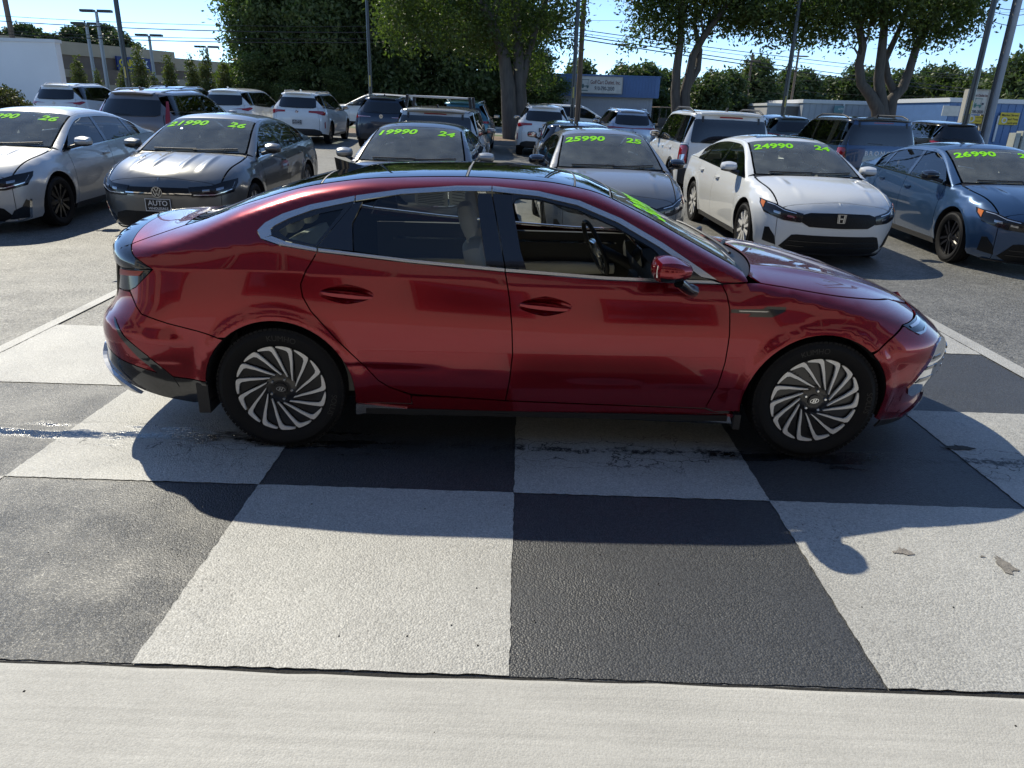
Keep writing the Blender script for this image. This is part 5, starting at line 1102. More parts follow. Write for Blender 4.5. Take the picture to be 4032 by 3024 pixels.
MB().box(xg0, xg1, 65, 74, .5, at(1690, 229, 65)[2]).build('wall', mat('grey_render', (.40, .40, .41), .8, var=.08, vscale=1), t); MB().box(xg0 - .1, xg1 + .0, 64.85, 74, at(1690, 229, 65)[2], at(1690, 229, 65)[2] + .2).build('roof_edge', M_WCAP, t); q_ = at(1712, 237, 64.9)
MB().box(q_[0] - .7, q_[0] + .7, 64.9, 64.99, q_[2] - .5, q_[2] + .5).build('wall_panel', mat('dark_panel', (.10, .10, .10), .6), t)
tR, xa2, xb2, zr_ = ribbed('blue_workshop', 'blue ribbed metal workshop at the right edge', 2052, 2300, 224, 54, M_BLUEM, cap=M_WCAP, dep=12)
def board(name, label, u0, v0, u1, v1, y, m, lines, parent=None, th=.06):
    a0, a1 = at(u0, v1, y), at(u1, v0, y); o = empty(name, (0, 0, 0)) if parent is None else parent
    if parent is None: tag(o, label, 'sign')
    MB().box(a0[0], a1[0], y, y + th, a0[2], a1[2]).build('board', m, o); w, h = a1[0] - a0[0], a1[2] - a0[2]
    for (txt, fx, fz_, fs, mm) in lines: text_on(txt, h*fs, (a0[0] + w*fx, y - .012, a0[2] + h*fz_), (1, 0, 0), (0, 0, 1), mm, 'lettering', o, offset=.003, fit=w*(.96 - fx))
    return o, a0, a1
M_YEL = mat('yellow_board', (.62, .47, .04), .6, var=.08, vscale=2); M_KPRINT = mat('black_print', (.02, .02, .02), .6)
def tyre_icon(o, x, y, z, r):
    c = MB(); n = 18
    for k in range(n):
        a0_, a1_ = 6.2832*k/n, 6.2832*(k + 1)/n; c.add([(x + r*math.cos(a0_), y, z + r*math.sin(a0_)), (x + r*math.cos(a1_), y, z + r*math.sin(a1_)), (x + r*.55*math.cos(a1_), y, z + r*.55*math.sin(a1_)), (x + r*.55*math.cos(a0_), y, z + r*.55*math.sin(a0_))], [(0, 1, 2, 3)])
    c.build('tyre_picture', mat('pale_print', (.55, .57, .55), .6), o)
o, a0, a1 = board('tyre_sign', 'yellow used tyre sign on the blue workshop at the right edge', 2157, 244, 2204, 269, 53.8, M_YEL, (('Market Street', .05, .70, .26, M_KPRINT), ('Used Tires', .33, .38, .26, M_KPRINT), ('910-791-8770', .42, .06, .20, M_KPRINT))); tyre_icon(o, a0[0] + .32, 53.78, a0[2] + .28, .2)
o, a0, a1 = board('tyre_sign', 'yellow used tyre sign on the long low building', 1996, 233, 2024, 254, 63.6, M_YEL, (('Market Street', .05, .72, .22, M_KPRINT), ('Used Tires', .30, .42, .22, M_KPRINT))); tyre_icon(o, a0[0] + .3, 63.58, a0[2] + .3, .2)
board('wall_banner', 'teal and white banner on the long low building left of the oak', 1801, 229, 1824, 243, 63.6, mat('teal_banner', (.12, .25, .28), .6), (('AUTO', .4, .4, .4, M_PWHITE),))
board('wall_banner', 'white banner on the long low building right of the yellow sign', 2034, 229, 2075, 250, 53.9, M_SIGNW, ())
for u in (2075, 2150): p = at(u, 285, 53.9); d = MB().box(p[0] - .07, p[0] + .07, 53.85, 53.9, .7, 2.4); d.build('downpipe', M_WCAP, tR)
# pylon sign
ps = empty('pylon_sign', (0, 0, 0)); tag(ps, 'tall white and yellow pylon sign with a golf cart picture', 'sign'); YP = 34.5
c0, c1 = at(2082, 246, YP), at(2138, 196, YP); MB().box(c0[0], c1[0], YP, YP + .25, c0[2], c1[2]).build('board', M_SIGNW, ps); w, h = c1[0] - c0[0], c1[2] - c0[2]
fr = MB(); fr.box(c0[0] - .03, c1[0] + .03, YP - .03, YP + .28, c1[2], c1[2] + .04); fr.box(c0[0] - .04, c0[0], YP - .03, YP + .28, c0[2] - .7, c1[2]); fr.box(c1[0], c1[0] + .04, YP - .03, YP + .28, c0[2] - .7, c1[2]); fr.build('frame', MATS['sign_frame'], ps)
text_on('Golf Cart Outlet Inc', h*.155, (c0[0] + w*.03, YP - .012, c0[2] + h*.74), (1, 0, 0), (0, 0, 1), M_MAROON, 'lettering', ps, offset=.003, fit=w*.94); text_on('910-790-2030', h*.19, (c0[0] + w*.08, YP - .012, c0[2] + h*.04), (1, 0, 0), (0, 0, 1), M_NAVY, 'lettering', ps, offset=.003, fit=w*.84)
cart_icon(c0[0] + w*.36, YP - .012, c0[2] + h*.27, h*.38, mat('cart_print', (.10, .24, .22), .6), ps)
MB().box(c0[0] + w*.76, c0[0] + w*.86, YP - .012, YP, c0[2] + h*.40, c0[2] + h*.48).build('small_print', M_NAVY, ps)
d0 = at(2078, 266, YP)[2]; MB().box(c0[0] - .02, c1[0] - .02, YP, YP + .25, d0, c0[2] - .06).build('lower_board', M_YEL, ps); tyre_icon(ps, c0[0] + w*.42, YP - .012, (d0 + c0[2])/2, .16)
text_on('USED TIRES', (c0[2] - d0)*.18, (c0[0] + w*.62, YP - .012, d0 + (c0[2] - d0)*.6), (1, 0, 0), (0, 0, 1), M_KPRINT, 'lettering', ps, fit=w*.36); text_on('MARKET', (c0[2] - d0)*.18, (c0[0] + w*.64, YP - .012, d0 + (c0[2] - d0)*.2), (1, 0, 0), (0, 0, 1), M_KPRINT, 'lettering', ps)
for dx in (.08, w - .2): MB().box(c0[0] + dx, c0[0] + dx + .12, YP + .06, YP + .18, .7, d0).build('post', M_BLACK, ps)
# poles
M_POLE = mat('black_pole', (.014, .015, .018), .4, coat=.3); M_WOOD = mat('weathered_pole', (.16, .12, .09), .9, var=.25, vscale=5, bump=.5, bscale=25, stretch=(4, 4, .4)); M_GPOLE = mat('grey_pole', (.33, .33, .34), .7, var=.1, vscale=3); M_PPOLE = mat('galvanised_pole', (.34, .36, .39), .5, .3)
LPL = ['black lamp post between the silver and grey sedans on the left', 'thin black lamp post in front of the dark wood', 'black lamp post right of the forked oak', 'black lamp post left of the big oak', 'thick black lamp post at the right in front of the pylon sign']
for k, (u, v, y, r_) in enumerate(((278, 190, 30.7, .10), (801, 207, 30.8, .075), (1236, 245, 30.6, .085), (1692, 240, 30.6, .09), (2090, 250, 25.6, .10))):
    p = at(u, v, y); z = ground_z(p[0], y); t = empty('lamp_post', (p[0], y, z)); tag(t, LPL[k], 'lamp post', 'black lamp posts along the back row')
    m = MB().tube([(0, 0, .5), (0, 0, 9.5)], [r_, r_*.8], 14); m.build('pole', M_POLE, t, angle=.8)
    MB().tube([(0, 0, -.1), (0, 0, .5)], .26, 16).build('footing', M_KERB, t, angle=.8)
    m = MB().box(-.7, .7, -.16, .16, 9.5, 9.62); m.build('lamp_head', M_POLE, t); MB().box(-.025, .025, -r_ - .004, -r_ + .02, 1.9, 2.3).build('tag_strip', mat('yellow_tag', (.55, .42, .10), .6), t)
SLL = ['tall pale twin headed street light left of the blue sign', 'pale street light left of the tall twin headed one', 'pale street light right of the blue sign', 'small street light beside the dark wood, left of it']
for k, (u, v, y, ub, vb) in enumerate(((212, 25, 62, 233, 186), (192, 52, 66, 206, 174), (323, 77, 72, 335, 174), (446, 102, 80, 452, 150))):
    p = at(u, v, y); t = empty('street_light', (at(ub, vb, y)[0], y, ground_z(0, y))); tag(t, SLL[k], 'street light', 'pale street lights by the store'); hgt = p[2] - ground_z(0, y)
    MB().tube([(0, 0, 0), (0, 0, hgt)], [.17, .12], 10).build('pole', M_PPOLE, t, angle=.8)
    for s in (-1, 1): MB().box(min(.15*s, 1.2*s), max(.15*s, 1.2*s), -.2, .2, hgt - .05, hgt + .13).build('lamp_head', M_BLACK, t)
t0 = at(27, 83, 56); t = empty('street_pole', (t0[0], 56, .7)); tag(t, 'dark utility pole rising behind the white wall', 'pole'); MB().tube([(0, 0, 0), (0, 0, 12)], [.2, .16], 12).build('pole', M_WOOD, t, angle=.8)
def upole(u, v, y, r_, H, m, label, name='utility_pole'):
    p = at(u, v, y); t = empty(name, (p[0], y, ground_z(p[0], y))); tag(t, label, 'utility pole'); MB().tube([(0, 0, -.1), (0, 0, H)], [r_, r_*.75], 14).build('pole', m, t, angle=.8); return t
up1 = upole(1249, 225, 34.6, .12, 11, M_WOOD, 'weathered wooden utility pole in front of the blue shed')
MB().box(-.9, .9, -.16, -.08, 10.2, 10.32).build('crossarm', M_WOOD, up1)
up2 = upole(2140, 250, 28.5, .13, 12, M_GPOLE, 'thick grey utility pole at the right edge')
MB().tube([(-.19, -.05, 0), (-.19, -.05, 11)], .045, 8).build('conduit', M_BLACK, up2); 
for k, (u, v, y, H, lb) in enumerate(((1709, 220, 70, 7.2, 'far wooden pole right of the fourth lamp post'), (1613, 215, 74, 7, 'far thin wooden pole left of the fourth lamp post'))):
    t = upole(u, v, y, .12, H, M_WOOD, lb); MB().box(-.8, .8, -.12, -.05, H - .7, H - .58).build('crossarm', M_WOOD, t)
# overhead wires
M_WIRE = mat('wire', (.012, .012, .013), .6)
def wire(A, B, r_, sag, label, group='overhead wires'):
    A, B = Vector(A), Vector(B); P = []
    for i in range(25): t = i/24; q = A.lerp(B, t); q.z -= sag*4*t*(1 - t); P.append(q)
    o = MB().tube(P, r_, 5).build('overhead_wire', M_WIRE); tag(o, label, 'wire', group)
WL = [((-60, 30), (1253, 48), 'topmost thin wire crossing the sky at the left'), ((-60, 41), (1250, 62), 'thick upper wire crossing the sky at the left'), ((-60, 62), (1250, 72), 'third wire from the top at the left'), ((-60, 69), (1249, 80), 'lowest wire crossing in front of the store')]
for k, (a_, b_, lb) in enumerate(WL):
    A, B = at(*a_, 42), at(*b_, 34.6); wire(A, B, (.012, .022, .014, .02)[k], .35, lb)
WR = [((1253, 44), (2260, 20), .008, 'highest thin wire right of the wooden pole'), ((1252, 64), (2280, 175), .018, 'second wire right of the wooden pole'), ((1251, 71), (2280, 184), .012, 'third wire right of the wooden pole'), ((1250, 76), (2280, 207), .022, 'fourth wire right of the wooden pole'), ((1250, 84), (2280, 215), .025, 'lowest heavy wire right of the wooden pole')]
for k, (a_, b_, r_, lb) in enumerate(WR):
    A, B = at(*a_, 34.6), at(*b_, 66); wire(A, B, r_, .3, lb)
for k, (a_, b_, y0, y1) in enumerate(((( 1709, 175), (2240, 150), 70, 55), ((1613, 172), (1709, 176), 74, 70), ((1709, 196), (2050, 208), 70, 63), ((1613, 185), (1709, 205), 74, 70), ((2140, 10), (2240, 12), 28.5, 28.5), ((2140, 22), (2240, 24), 28.5, 28.5), ((2140, 44), (2240, 46), 28.5, 28.5))):
    wire(at(*a_, y0), at(*b_, y1), .012, .15, ['long slack wire from the far pole towards the right', 'wire between the two far wooden poles', 'wire running low above the long building', 'lower wire between the two far wooden poles', 'top short wire at the right edge pole', 'middle short wire at the right edge pole', 'bottom short wire at the right edge pole'][k])
cb = MB(); 
p = at(1345, 93, 34.4); q = at(1390, 100, 35.6)
o = MB().rbox(at(1347, 96.5, 37.6), (.55, .09, .09), .03, 3).build('wire_splice_box', M_BLACK); tag(o, 'long black splice case hanging on the lowest wire', 'cable box')
o = MB().rbox(at(1393, 102, 39), (.22, .09, .09), .03, 3).build('wire_splice_box', M_BLACK); tag(o, 'short black splice case on the lowest wire, right of the long one', 'cable box')
# utility cabinets, bollard post
for k, (u0, u1, v0, v1) in enumerate(((2181, 2200, 287, 312), (2199, 2216, 283, 300))):
    a0, a1 = at(u0, v1, 31), at(u1, v0, 31); t = empty('utility_cabinet', ((a0[0] + a1[0])/2, 31, ground_z(a0[0], 31))); tag(t, ['pale green utility cabinet at the right edge', 'second pale utility cabinet cut by the right edge'][k], 'cabinet')
    w = a1[0] - a0[0]; h = a1[2] - ground_z(a0[0], 31); MB().rbox((0, 0, h/2), (w, .45, h), .03, 3).build('box', mat('cabinet_paint', (.36, .38, .34), .6), t, angle=.7); MB().box(-w*.35, w*.35, -.24, -.232, h*.25, h*.85).build('door', mat('cabinet_door', (.42, .44, .40), .6), t)
# the showroom behind the viewer, seen only in reflections
SY = -2.6; t = empty('showroom', (0, SY, 0)); tag(t, 'tall beige showroom front with two rows of windows, facing the red sedan', 'building')
MB().box(-16, 16, -8, -.002, -.1, 6.0).build('wall', mat('beige_render', (.38, .33, .27), .8, var=.05, vscale=.6), t); MB().box(-16.2, 16.2, -8.2, .35, 6.0, 6.35).build('fascia', mat('navy_fascia', (.02, .03, .07), .5), t)
for z0, z1, w_, st_ in ((.95, 2.35, 1.5, 2.6), (3.5, 4.7, 1.35, 1.6)):
    x = -14.0
    while x < 13:
        wd = MB().box(x, x + w_, 0, .02, z0, z1).build('window', mat('showroom_glass', (.015, .02, .025), .05, coat=1), t)
        f_ = MB(); f_.box(x - .06, x, 0, .06, z0 - .06, z1 + .06); f_.box(x + w_, x + w_ + .06, 0, .06, z0 - .06, z1 + .06); f_.box(x, x + w_, 0, .06, z1, z1 + .06); f_.box(x, x + w_, 0, .06, z0 - .06, z0); f_.build('frame', mat('dark_frame', (.03, .03, .03), .5), wd)
        x += st_
# ------------------------------------------------------------------ the other vehicles
def root_find(f, a, b):
    fa = f(a)
    for _ in range(50):
        m = (a + b)/2; fm = f(m)
        if (fm > 0) == (fa > 0): a = m
        else: b = m
    return (a + b)/2
TEMPL = {}
def template(key, F, wb, r_t, Ra, xf_c, zr_c, dn, dr, yr_mid, cowl, hdr, rwt, deck, cuts, zsill, doors, dlo_rear, tw=.05, wheels_y=.79, bow_f=.10, bow_r=.06, hatch=False, rwb=None):
    TEMPL[key] = dict(locals())
def body_setup(T):
    F = T['F']; nose, tail = F.nose, F.tail
    T['xeF'] = lambda z: float(nose(z)) - T['dn']; T['xeR'] = lambda z: float(tail(z)) + T['dr']
    zcf = root_find(lambda z: T['xeF'](z) - T['xf_c'], .60, 1.15); T['zcf'] = zcf; ycf = float(F.Y(T['xf_c'], zcf))
    zcr = T['zr_c']; xcr = T['xeR'](zcr); ycr = float(F.Y(xcr, zcr)); T['xcr'] = xcr
    pts = sorted([(xcr, ycr)] + [p for p in T['yr_mid'] if xcr + .1 < p[0] < T['xf_c'] - .1] + [(T['xf_c'], ycf)]); T['yr'] = pchip(pts)
    tx = np.linspace(xcr, T['xf_c'], 500); tz = F.Z(tx, T['yr'](tx)); T['zrail'] = lambda x: float(np.interp(x, tx, tz)); bx = np.linspace(-2.6, 2.4, 600); bz = F.belt(bx); T['zbelt'] = lambda x: float(np.interp(x, bx, bz))
PL_WHITE = None
def add_plate(root, x, z, text=True, rear=True, lines=('AUTO', 'WHOLESALE'), y=0.0):
    s = -1 if rear else 1; p = MB().box(min(x, x + s*.012), max(x, x + s*.012), y - .155, y + .155, z - .075, z + .075).build('licence_plate', M_PLATE, root)
    fr = MB(); 
    for a in ((-.155, .155, .067, .075), (-.155, .155, -.075, -.067), (-.155, -.147, -.067, .067), (.147, .155, -.067, .067)): fr.box(min(x + s*.012, x + s*.014), max(x + s*.012, x + s*.014), y + a[0], y + a[1], z + a[2], z + a[3])
    fr.build('plate_frame', M_PWHITE, p)
    for txt, sz, dz in ((lines[0], .085, -.005), (lines[1], .042, -.055)):
        V, Fc = text_mesh(txt, sz, offset=.0012, align='CENTER'); q = [(x + s*.0145, y + (v[0] if not rear else -v[0]), z + dz + v[1]) for v in V]; mesh_obj('lettering', q, Fc, M_PWHITE, p)
    return p
def make_car(key, name, label, cat, x, y, yaw, pm, wheel='silver10', group=None, sp=.075, feats=(), price=None, year=None, glass_side=None, glass_ws=None, roof_mat=None, rails=None, plate=None, mirror=None, interior=False, lower=None, antenna=False, seam_doors=True, rglass=None, trim=M_GBLACK, pillar=M_GBLACK, spin=0.0):
    T = TEMPL[key]; F = T['F']
    if 'zrail' not in T: body_setup(T)
    root = empty(name, (x, y, ground_z(x, y))); tag(root, label, cat, group)
    e = .8; gx = (ground_z(x + e, y) - ground_z(x - e, y))/(2*e); gy = (ground_z(x, y + e) - ground_z(x, y - e))/(2*e)
    n = Vector((-gx, -gy, 1)).normalized(); f = Vector((math.cos(yaw), math.sin(yaw), 0)); f = (f - n*f.dot(n)).normalized(); l = n.cross(f)
    root.rotation_euler = Matrix(((f.x, l.x, n.x), (f.y, l.y, n.y), (f.z, l.z, n.z))).to_euler()
    gs = glass_side or G_TINT; gw = glass_ws or G_WS; rg = rglass or G_DARK; mm = mirror or pm
    xeF, xeR, yr, zrail, zcf, xcr, zrc = T['xeF'], T['xeR'], T['yr'], T['zrail'], T['zcf'], T['xcr'], T['zr_c']; wb = T['wb']; Ra = T['Ra']; rt_ = T['r_t']; zs = T['zsill']; xf_c = T['xf_c']
    zb = lambda q: T['zbelt'](q) + .010; zt = lambda q: zrail(q) - T['tw']
    xw_f, xw_r = wb/2, -wb/2; xfs, xbs, xrs = T['doors']; xdl = T['dlo_rear']         # seams: fender/door, front/rear door, rear door end
    xA = root_find(lambda q: zt(q) - zb(q) - .01, .2, T['cowl'] + .05)
    af = lambda a0, a1, k=10: arc(xw_f, rt_, Ra, a0, a1, k); ar = lambda a0, a1, k=10: arc(xw_r, rt_, Ra, a0, a1, k)
    lowf = math.degrees(math.asin((zs - rt_)/Ra))
    lin = lambda a, b, k: list(np.linspace(a, b, k))
    P = {}
    P['front_fender'] = af(180 - lowf, lowf, 16)[::-1][0:0] + [(xfs - .02, zs)] + [(xfs, zb(xfs) - .0)] + [(q, zb(q)) for q in lin(xfs, xA, 4)[1:]] + [(q, zrail(q) - .001) for q in lin(max(xA + .05, T['cowl']), xf_c, 14)] + [(xeF(z), z) for z in lin(zcf, zs - .09, 14)[1:]] + [(xw_f + Ra*math.cos(R(lowf)) + .02, zs - .05)] + af(lowf, 180 - lowf, 16)
    P['front_door'] = [(xbs, zs), (xfs - .02, zs), (xfs, zb(xfs))] + [(q, zb(q)) for q in lin(xfs, xbs, 8)[1:]]
    rdz = rt_ + Ra*.72
    P['rear_door'] = [(xbs, zs), (xbs, zb(xbs))] + [(q, zb(q)) for q in lin(xbs, xrs, 6)[1:]] + [(xrs - .02, rdz + .12)] + [(xw_r + (Ra + .05)*math.cos(R(a)), rt_ + (Ra + .05)*math.sin(R(a))) for a in (55, 40, 25, 12, 0)] + [(xw_r + Ra + .08, zs)]
    P['quarter_panel'] = [(xw_r + Ra + .08, zs)] + P['rear_door'][::-1][1:7] + [(xrs, zb(xrs))] + [(q, zb(q)) for q in lin(xrs, xdl, 4)[1:]] + ([(q, zb(q)) for q in lin(xdl, xeR(zb(xdl) + .02), 5)[1:-1]] if True else []) + [(xeR(z), z) for z in lin(min(zb(xcr + .15), zrc), zs + .06, 14)] + ar(180 - lowf, lowf, 16)
    # upper frame: from the rear corner along the roof rail to the fender, back along the window line
    zqb = min(zb(xcr + .15), zrc - .001)
    up = [(xeR(z), z) for z in lin(zqb, zrc, 8)] + [(q, zrail(q)) for q in lin(xcr, T['cowl'] - .005, 44)[1:]] + [(xA + .04, zb(xA + .04))] + [(xA, zb(xA))] + [(q, zt(q)) for q in lin(xA - .02, xdl + .08, 26)] + [(xdl + .0, zt(xdl + .08) - .05 if not T['hatch'] else zt(xdl + .08) - .03), (xdl, zb(xdl))] + [(q, zb(q)) for q in lin(xdl, xeR(zqb), 5)[1:-1]]
    wins = T['cuts']      # list of (xb0, xt0, xt1, xb1, name)
    for sg in (-1, 1):
        for nm in ('front_fender', 'front_door', 'rear_door', 'quarter_panel'):
            part(nm, patch(F, 'side', P[nm], sg, sp, 0, .0045, .012, bsp=sp*.8), pm, root)
        part('roof_side', patch(F, 'side', up, sg, sp*.42, 0, .001, 0, bsp=sp*.34), roof_mat or pm, root)
        prev = None
        # window openings
        Wp = []
        for (xb0, xt0, xt1, xb1, nm) in wins:
            xb1 = min(xb1, xA - .03); xt1 = min(xt1, xA - .03)
            tp_ = [(q, max(zt(q) - .004, zb(q) + .012)) for q in lin(xt0, xt1, 10)]; bt = [(q, zb(q) + .004) for q in lin(xb1, xb0, 8)]
            part(nm, patch(F, 'side', tp_ + bt, sg, .12, -.004, 0, 0, bsp=.06), gs, root); Wp.append((tp_, bt))
        for i in range(len(wins) - 1):
            a, b = wins[i], wins[i + 1]
            q = [(a[2], zt(a[2]) - .002), (b[1], zt(b[1]) - .002), (b[0], zb(b[0]) + .002), (a[3], zb(a[3]) + .002)]
            part('pillar', patch(F, 'side', q, sg, .1, .001, 0, .01), pillar, root)
        tl = [(q, zb(q)) for q in lin(xdl + .01, xA, 24)]; part('belt_trim', patch(F, 'side', strip_poly(tl, .008, .010), sg, .06, .005, 0, .006, bsp=.05), trim, root)
        # rocker and wheel houses
        rk = [(xw_r + Ra + .05, zs + .01), (xw_r + Ra + .02, zs - .06), (xw_f - Ra - .02, zs - .06), (xw_f - Ra - .03, zs + .01)]
        part('rocker', patch(F, 'side', rk, sg, .12, .004, 0, .03), lower or M_BLACK, root)
        for cx in (xw_f, xw_r):
            mb = MB(); kN = 12
            for i in range(kN + 1):
                a = R(-14 + 208*i/kN); yo = float(F.Y(cx + Ra*math.cos(a), max(zs, rt_ + Ra*math.sin(a)))) - .004
                for y_ in (yo, .50): mb.V.append((cx + (Ra + .002)*math.cos(a), sg*y_, rt_ + (Ra + .002)*math.sin(a)))
            mb.F = [(2*i, 2*i + 1, 2*i + 3, 2*i + 2) for i in range(kN)]; k0 = len(mb.V); mb.V += [(cx + Ra*math.cos(R(a)), sg*.5, rt_ + Ra*math.sin(R(a))) for a in range(-14, 195, 16)]; mb.F.append(tuple(range(k0, len(mb.V)))); mb.build('wheel_house', M_DARK, root)
            if lower:
                ring = arc(cx, rt_, Ra - .002, -8, 188, 16) + arc(cx, rt_, Ra + .055, 188, -8, 16); part('arch_cladding', patch(F, 'side', ring, sg, .08, .006, 0, .01, bsp=.06), lower, root)
            add_wheel(root, cx, sg*T['wheels_y'], rt_ - .012, wheel, rt_ - .012, (rt_ - .012)*.70, .21, spin)
        hz = .5*(zb(xbs) + rt_ + .42) + .02
        for hx in (xbs + .16, xrs + .20 if xrs + .3 < xbs else xbs - .3):
            zz = zb(hx) - .14; yb = float(F.Y(hx, zz)); hm = MB()
            for i in range(9):
                t = i/8*2 - 1; out = .012 + .022*(1 - t**4); hm.V += [(hx + .095*t, sg*(float(F.Y(hx + .095*t, zz)) - .003), zz + .013), (hx + .095*t, sg*(yb + out), zz + .012), (hx + .095*t, sg*(yb + out), zz - .010), (hx + .095*t, sg*(float(F.Y(hx + .095*t, zz)) - .003), zz - .012)]
                if i:
                    k0 = 4*(i - 1); hm.F += [(k0 + j, k0 + j + 1, k0 + 5 + j, k0 + 4 + j) for j in range(3)]
            hm.build('door_handle', pm, root, angle=.7)
        # mirror
        mx, mz = xA - .30, zb(xA - .3) + .10
        def mt(p, hx, hy, hz):
            f_ = (p[0] + hx)/(2*hx); return (p[0], p[1]*(1 - .3*f_*f_), p[2]*(1 - .5*f_*f_))
        cap = MB().rbox((mx, sg*(F.W + .06), mz), (.18, .24, .15), .065, 6, None, mt); V_ = cap.V
        mo = mesh_obj('mirror', V_, [q for q in cap.F if sum(V_[i][2] for i in q)/4 > mz - .04], mm, root, smooth=True); mesh_obj('mirror_base', [(a, b, c - .001) for a, b, c in V_], [q for q in cap.F if sum(V_[i][2] for i in q)/4 <= mz - .03], M_BLACK, mo, smooth=True)
        MB().tube([(mx + .10, sg*(F.W - .06), mz - .07), (mx + .02, sg*(F.W + .03), mz - .04)], .025, 8).build('stalk', M_BLACK, mo, angle=.8)
        MB().rbox((mx - .085, sg*(F.W + .06), mz), (.012, .16, .09), .005, 3).build('mirror_glass', M_CHROME, mo, angle=.8)
        if rails is not None:
            ra, rb_, rh, rm = rails; pts = []
            for t in np.linspace(0, 1, 12):
                q = ra + (rb_ - ra)*t; yy = float(yr(q)) - .03; pts.append((q, sg*yy, float(F.Z(q, yy)) + rh*min(1, 6*t, 6*(1 - t)) + .004))
            MB().tube(pts, .017, 8).build('roof_rail', rm, root, angle=.9)
    # top panels
    if T['hatch'] and 'redge' not in T:      # roof edge and tailgate share the contour at the corner height
        sc_ = F.s_at(xcr, zrc, False); qs = np.linspace(-sc_, sc_, 25); ex, ey = F.wrap(qs, np.full(25, zrc), False); T['redge'] = [(float(a), float(b)) for a, b in zip(ex, ey)]
    def topP(nm, x0, x1, m, b0=0, b1=0, off=0, gap=.003, s=sp, disp=None, ins=0.0, redge=None):
        ed = lambda q, b: [(q + b*(1 - (v)**2), v*(float(yr(q)) - ins)) for v in np.linspace(-1, 1, 15)]
        a, b = redge or ed(x0, b0), ed(x1, b1); Q = a + [(q, float(yr(q)) - ins) for q in lin(x0, x1, 14)[1:-1]] + b[::-1] + [(q, -float(yr(q)) + ins) for q in lin(x1, x0, 14)[1:-1]]
        return part(nm, patch(F, 'top', Q, 1, s, off, gap, .008 if gap else 0, bsp=s*.8, disp=disp), m, root)
    hd = None
    for ft in feats:
        if ft[0] == 'hood_creases':
            ys = ft[1]; hd = lambda a, b: np.stack([0*a, 0*a, sum(.010*np.exp(-((np.abs(b) - np.interp(a, [T['cowl'], xf_c], [c0, c1]))/.022)**2) for c0, c1 in ys)*np.clip((a - T['cowl'] - .05)/.25, 0, 1)*np.clip((xf_c + .05 - a)/.25, 0, 1)], -1)
    cw = T['cowl']; topP('hood', cw + .10, xf_c, pm, .06, T['bow_f'], s=min(sp, .05), disp=hd); topP('cowl', cw - .005, cw + .10, M_BLACK, .085, .06, off=-.012, gap=0)
    topP('windshield', T['hdr'], cw - .005, gw, .05, .085, gap=0, ins=.02); 
    topP('windshield_band', T['hdr'] - .01, T['hdr'] + .05, M_GBLACK, .05, .05, off=-.008, gap=0, ins=.02)
    if T['hatch']: topP('roof', xcr, T['hdr'] - .008, roof_mat or pm, -T['bow_r'], .05, gap=0, redge=T['redge'])
    else:
        topP('roof', T['rwt'] + .004, T['hdr'] - .008, roof_mat or pm, -.03, .05, gap=.001); topP('rear_window', T['deck'] + .004, T['rwt'], rg, -.06, -.03, gap=0, ins=.02); topP('trunk_lid', xcr, T['deck'], pm, -T['bow_r'], -.06)
    # nose and tail
    def endP(nm, m, front, z0, z1=None, off=0, gap=.001):
        xe = xeF if front else xeR; zc_ = zcf if front else zrc; xc = xf_c if front else xcr; bow = T['bow_f'] if front else -T['bow_r']
        S = [(F.s_at(xe(z), z, front), z) for z in lin(z0, zc_, 16)]
        yc_ = float(yr(xc)); E = []
        for v in (np.linspace(1, -1, 15)[1:-1] if front or not T['hatch'] else ()):
            q = xc + bow*(1 - v*v); zz = float(F.Z(q, v*yc_)); E.append((math.copysign(F.s_at(q, zz, front), v), zz))
        return part(nm, patch(F, 'front' if front else 'rear', S + E + [(-a, b) for a, b in S[::-1]], 1, sp, off, gap, .01, bsp=sp*.8), m, root)
    endP('front_bumper', pm, True, zs - .09); endP('tailgate' if T['hatch'] else 'rear_bumper', pm, False, zs + .04)
    if T['hatch']:
        ys_ = float(yr(xcr)) - .05; xt_ = float(F.tail(zrc)); zt_ = float(F.Z(xcr + .05, 0)); MB().rbox((xt_ + .015, 0, zt_ - .035), (.26, 2*ys_, .05), .022, 5, Matrix.Rotation(R(-6), 4, 'Y'), lambda p, a, b, c: (p[0] + .10*(p[1]/b)**2, p[1], p[2] - .03*(p[1]/b)**2)).build('roof_spoiler', roof_mat or pm, root, angle=.8)
    MB().box(xeR(zs) + .15, xeF(zs) - .15, -.62, .62, zs - .04, zs + .02).build('underbody', M_DARK, root)
    # details laid on the body
    named = {}
    for ft in feats:
        if ft[0] == 'hood_creases': continue
        nm, proj, mode, Q, m, off = ft[:6]; par = root; th = ft[7] if len(ft) > 7 and ft[7] else .006
        for k, sg in enumerate((1, -1) if mode == 'pair' else (1,)):
            if len(ft) > 6 and ft[6]: par = named.get((ft[6], k), root)
            if mode == 'full': PP = list(Q) + [(-a, b) for a, b in Q[::-1]]
            else: PP = [(sg*a, b) for a, b in Q] if proj != 'side' else Q
            o = part(nm, patch(F, proj, PP, sg, min(sp, .045), off, 0, th, bsp=.035), m, par)
            if (nm, k) not in named: named[(nm, k)] = o
    if plate:
        fr_, z, dy = plate[0] == 'front', plate[1], 0; px = float(F.nose(z)) + .006 if fr_ else float(F.tail(z)) - .006; add_plate(root, px, z, rear=not fr_, y=plate[2] if len(plate) > 2 else 0)
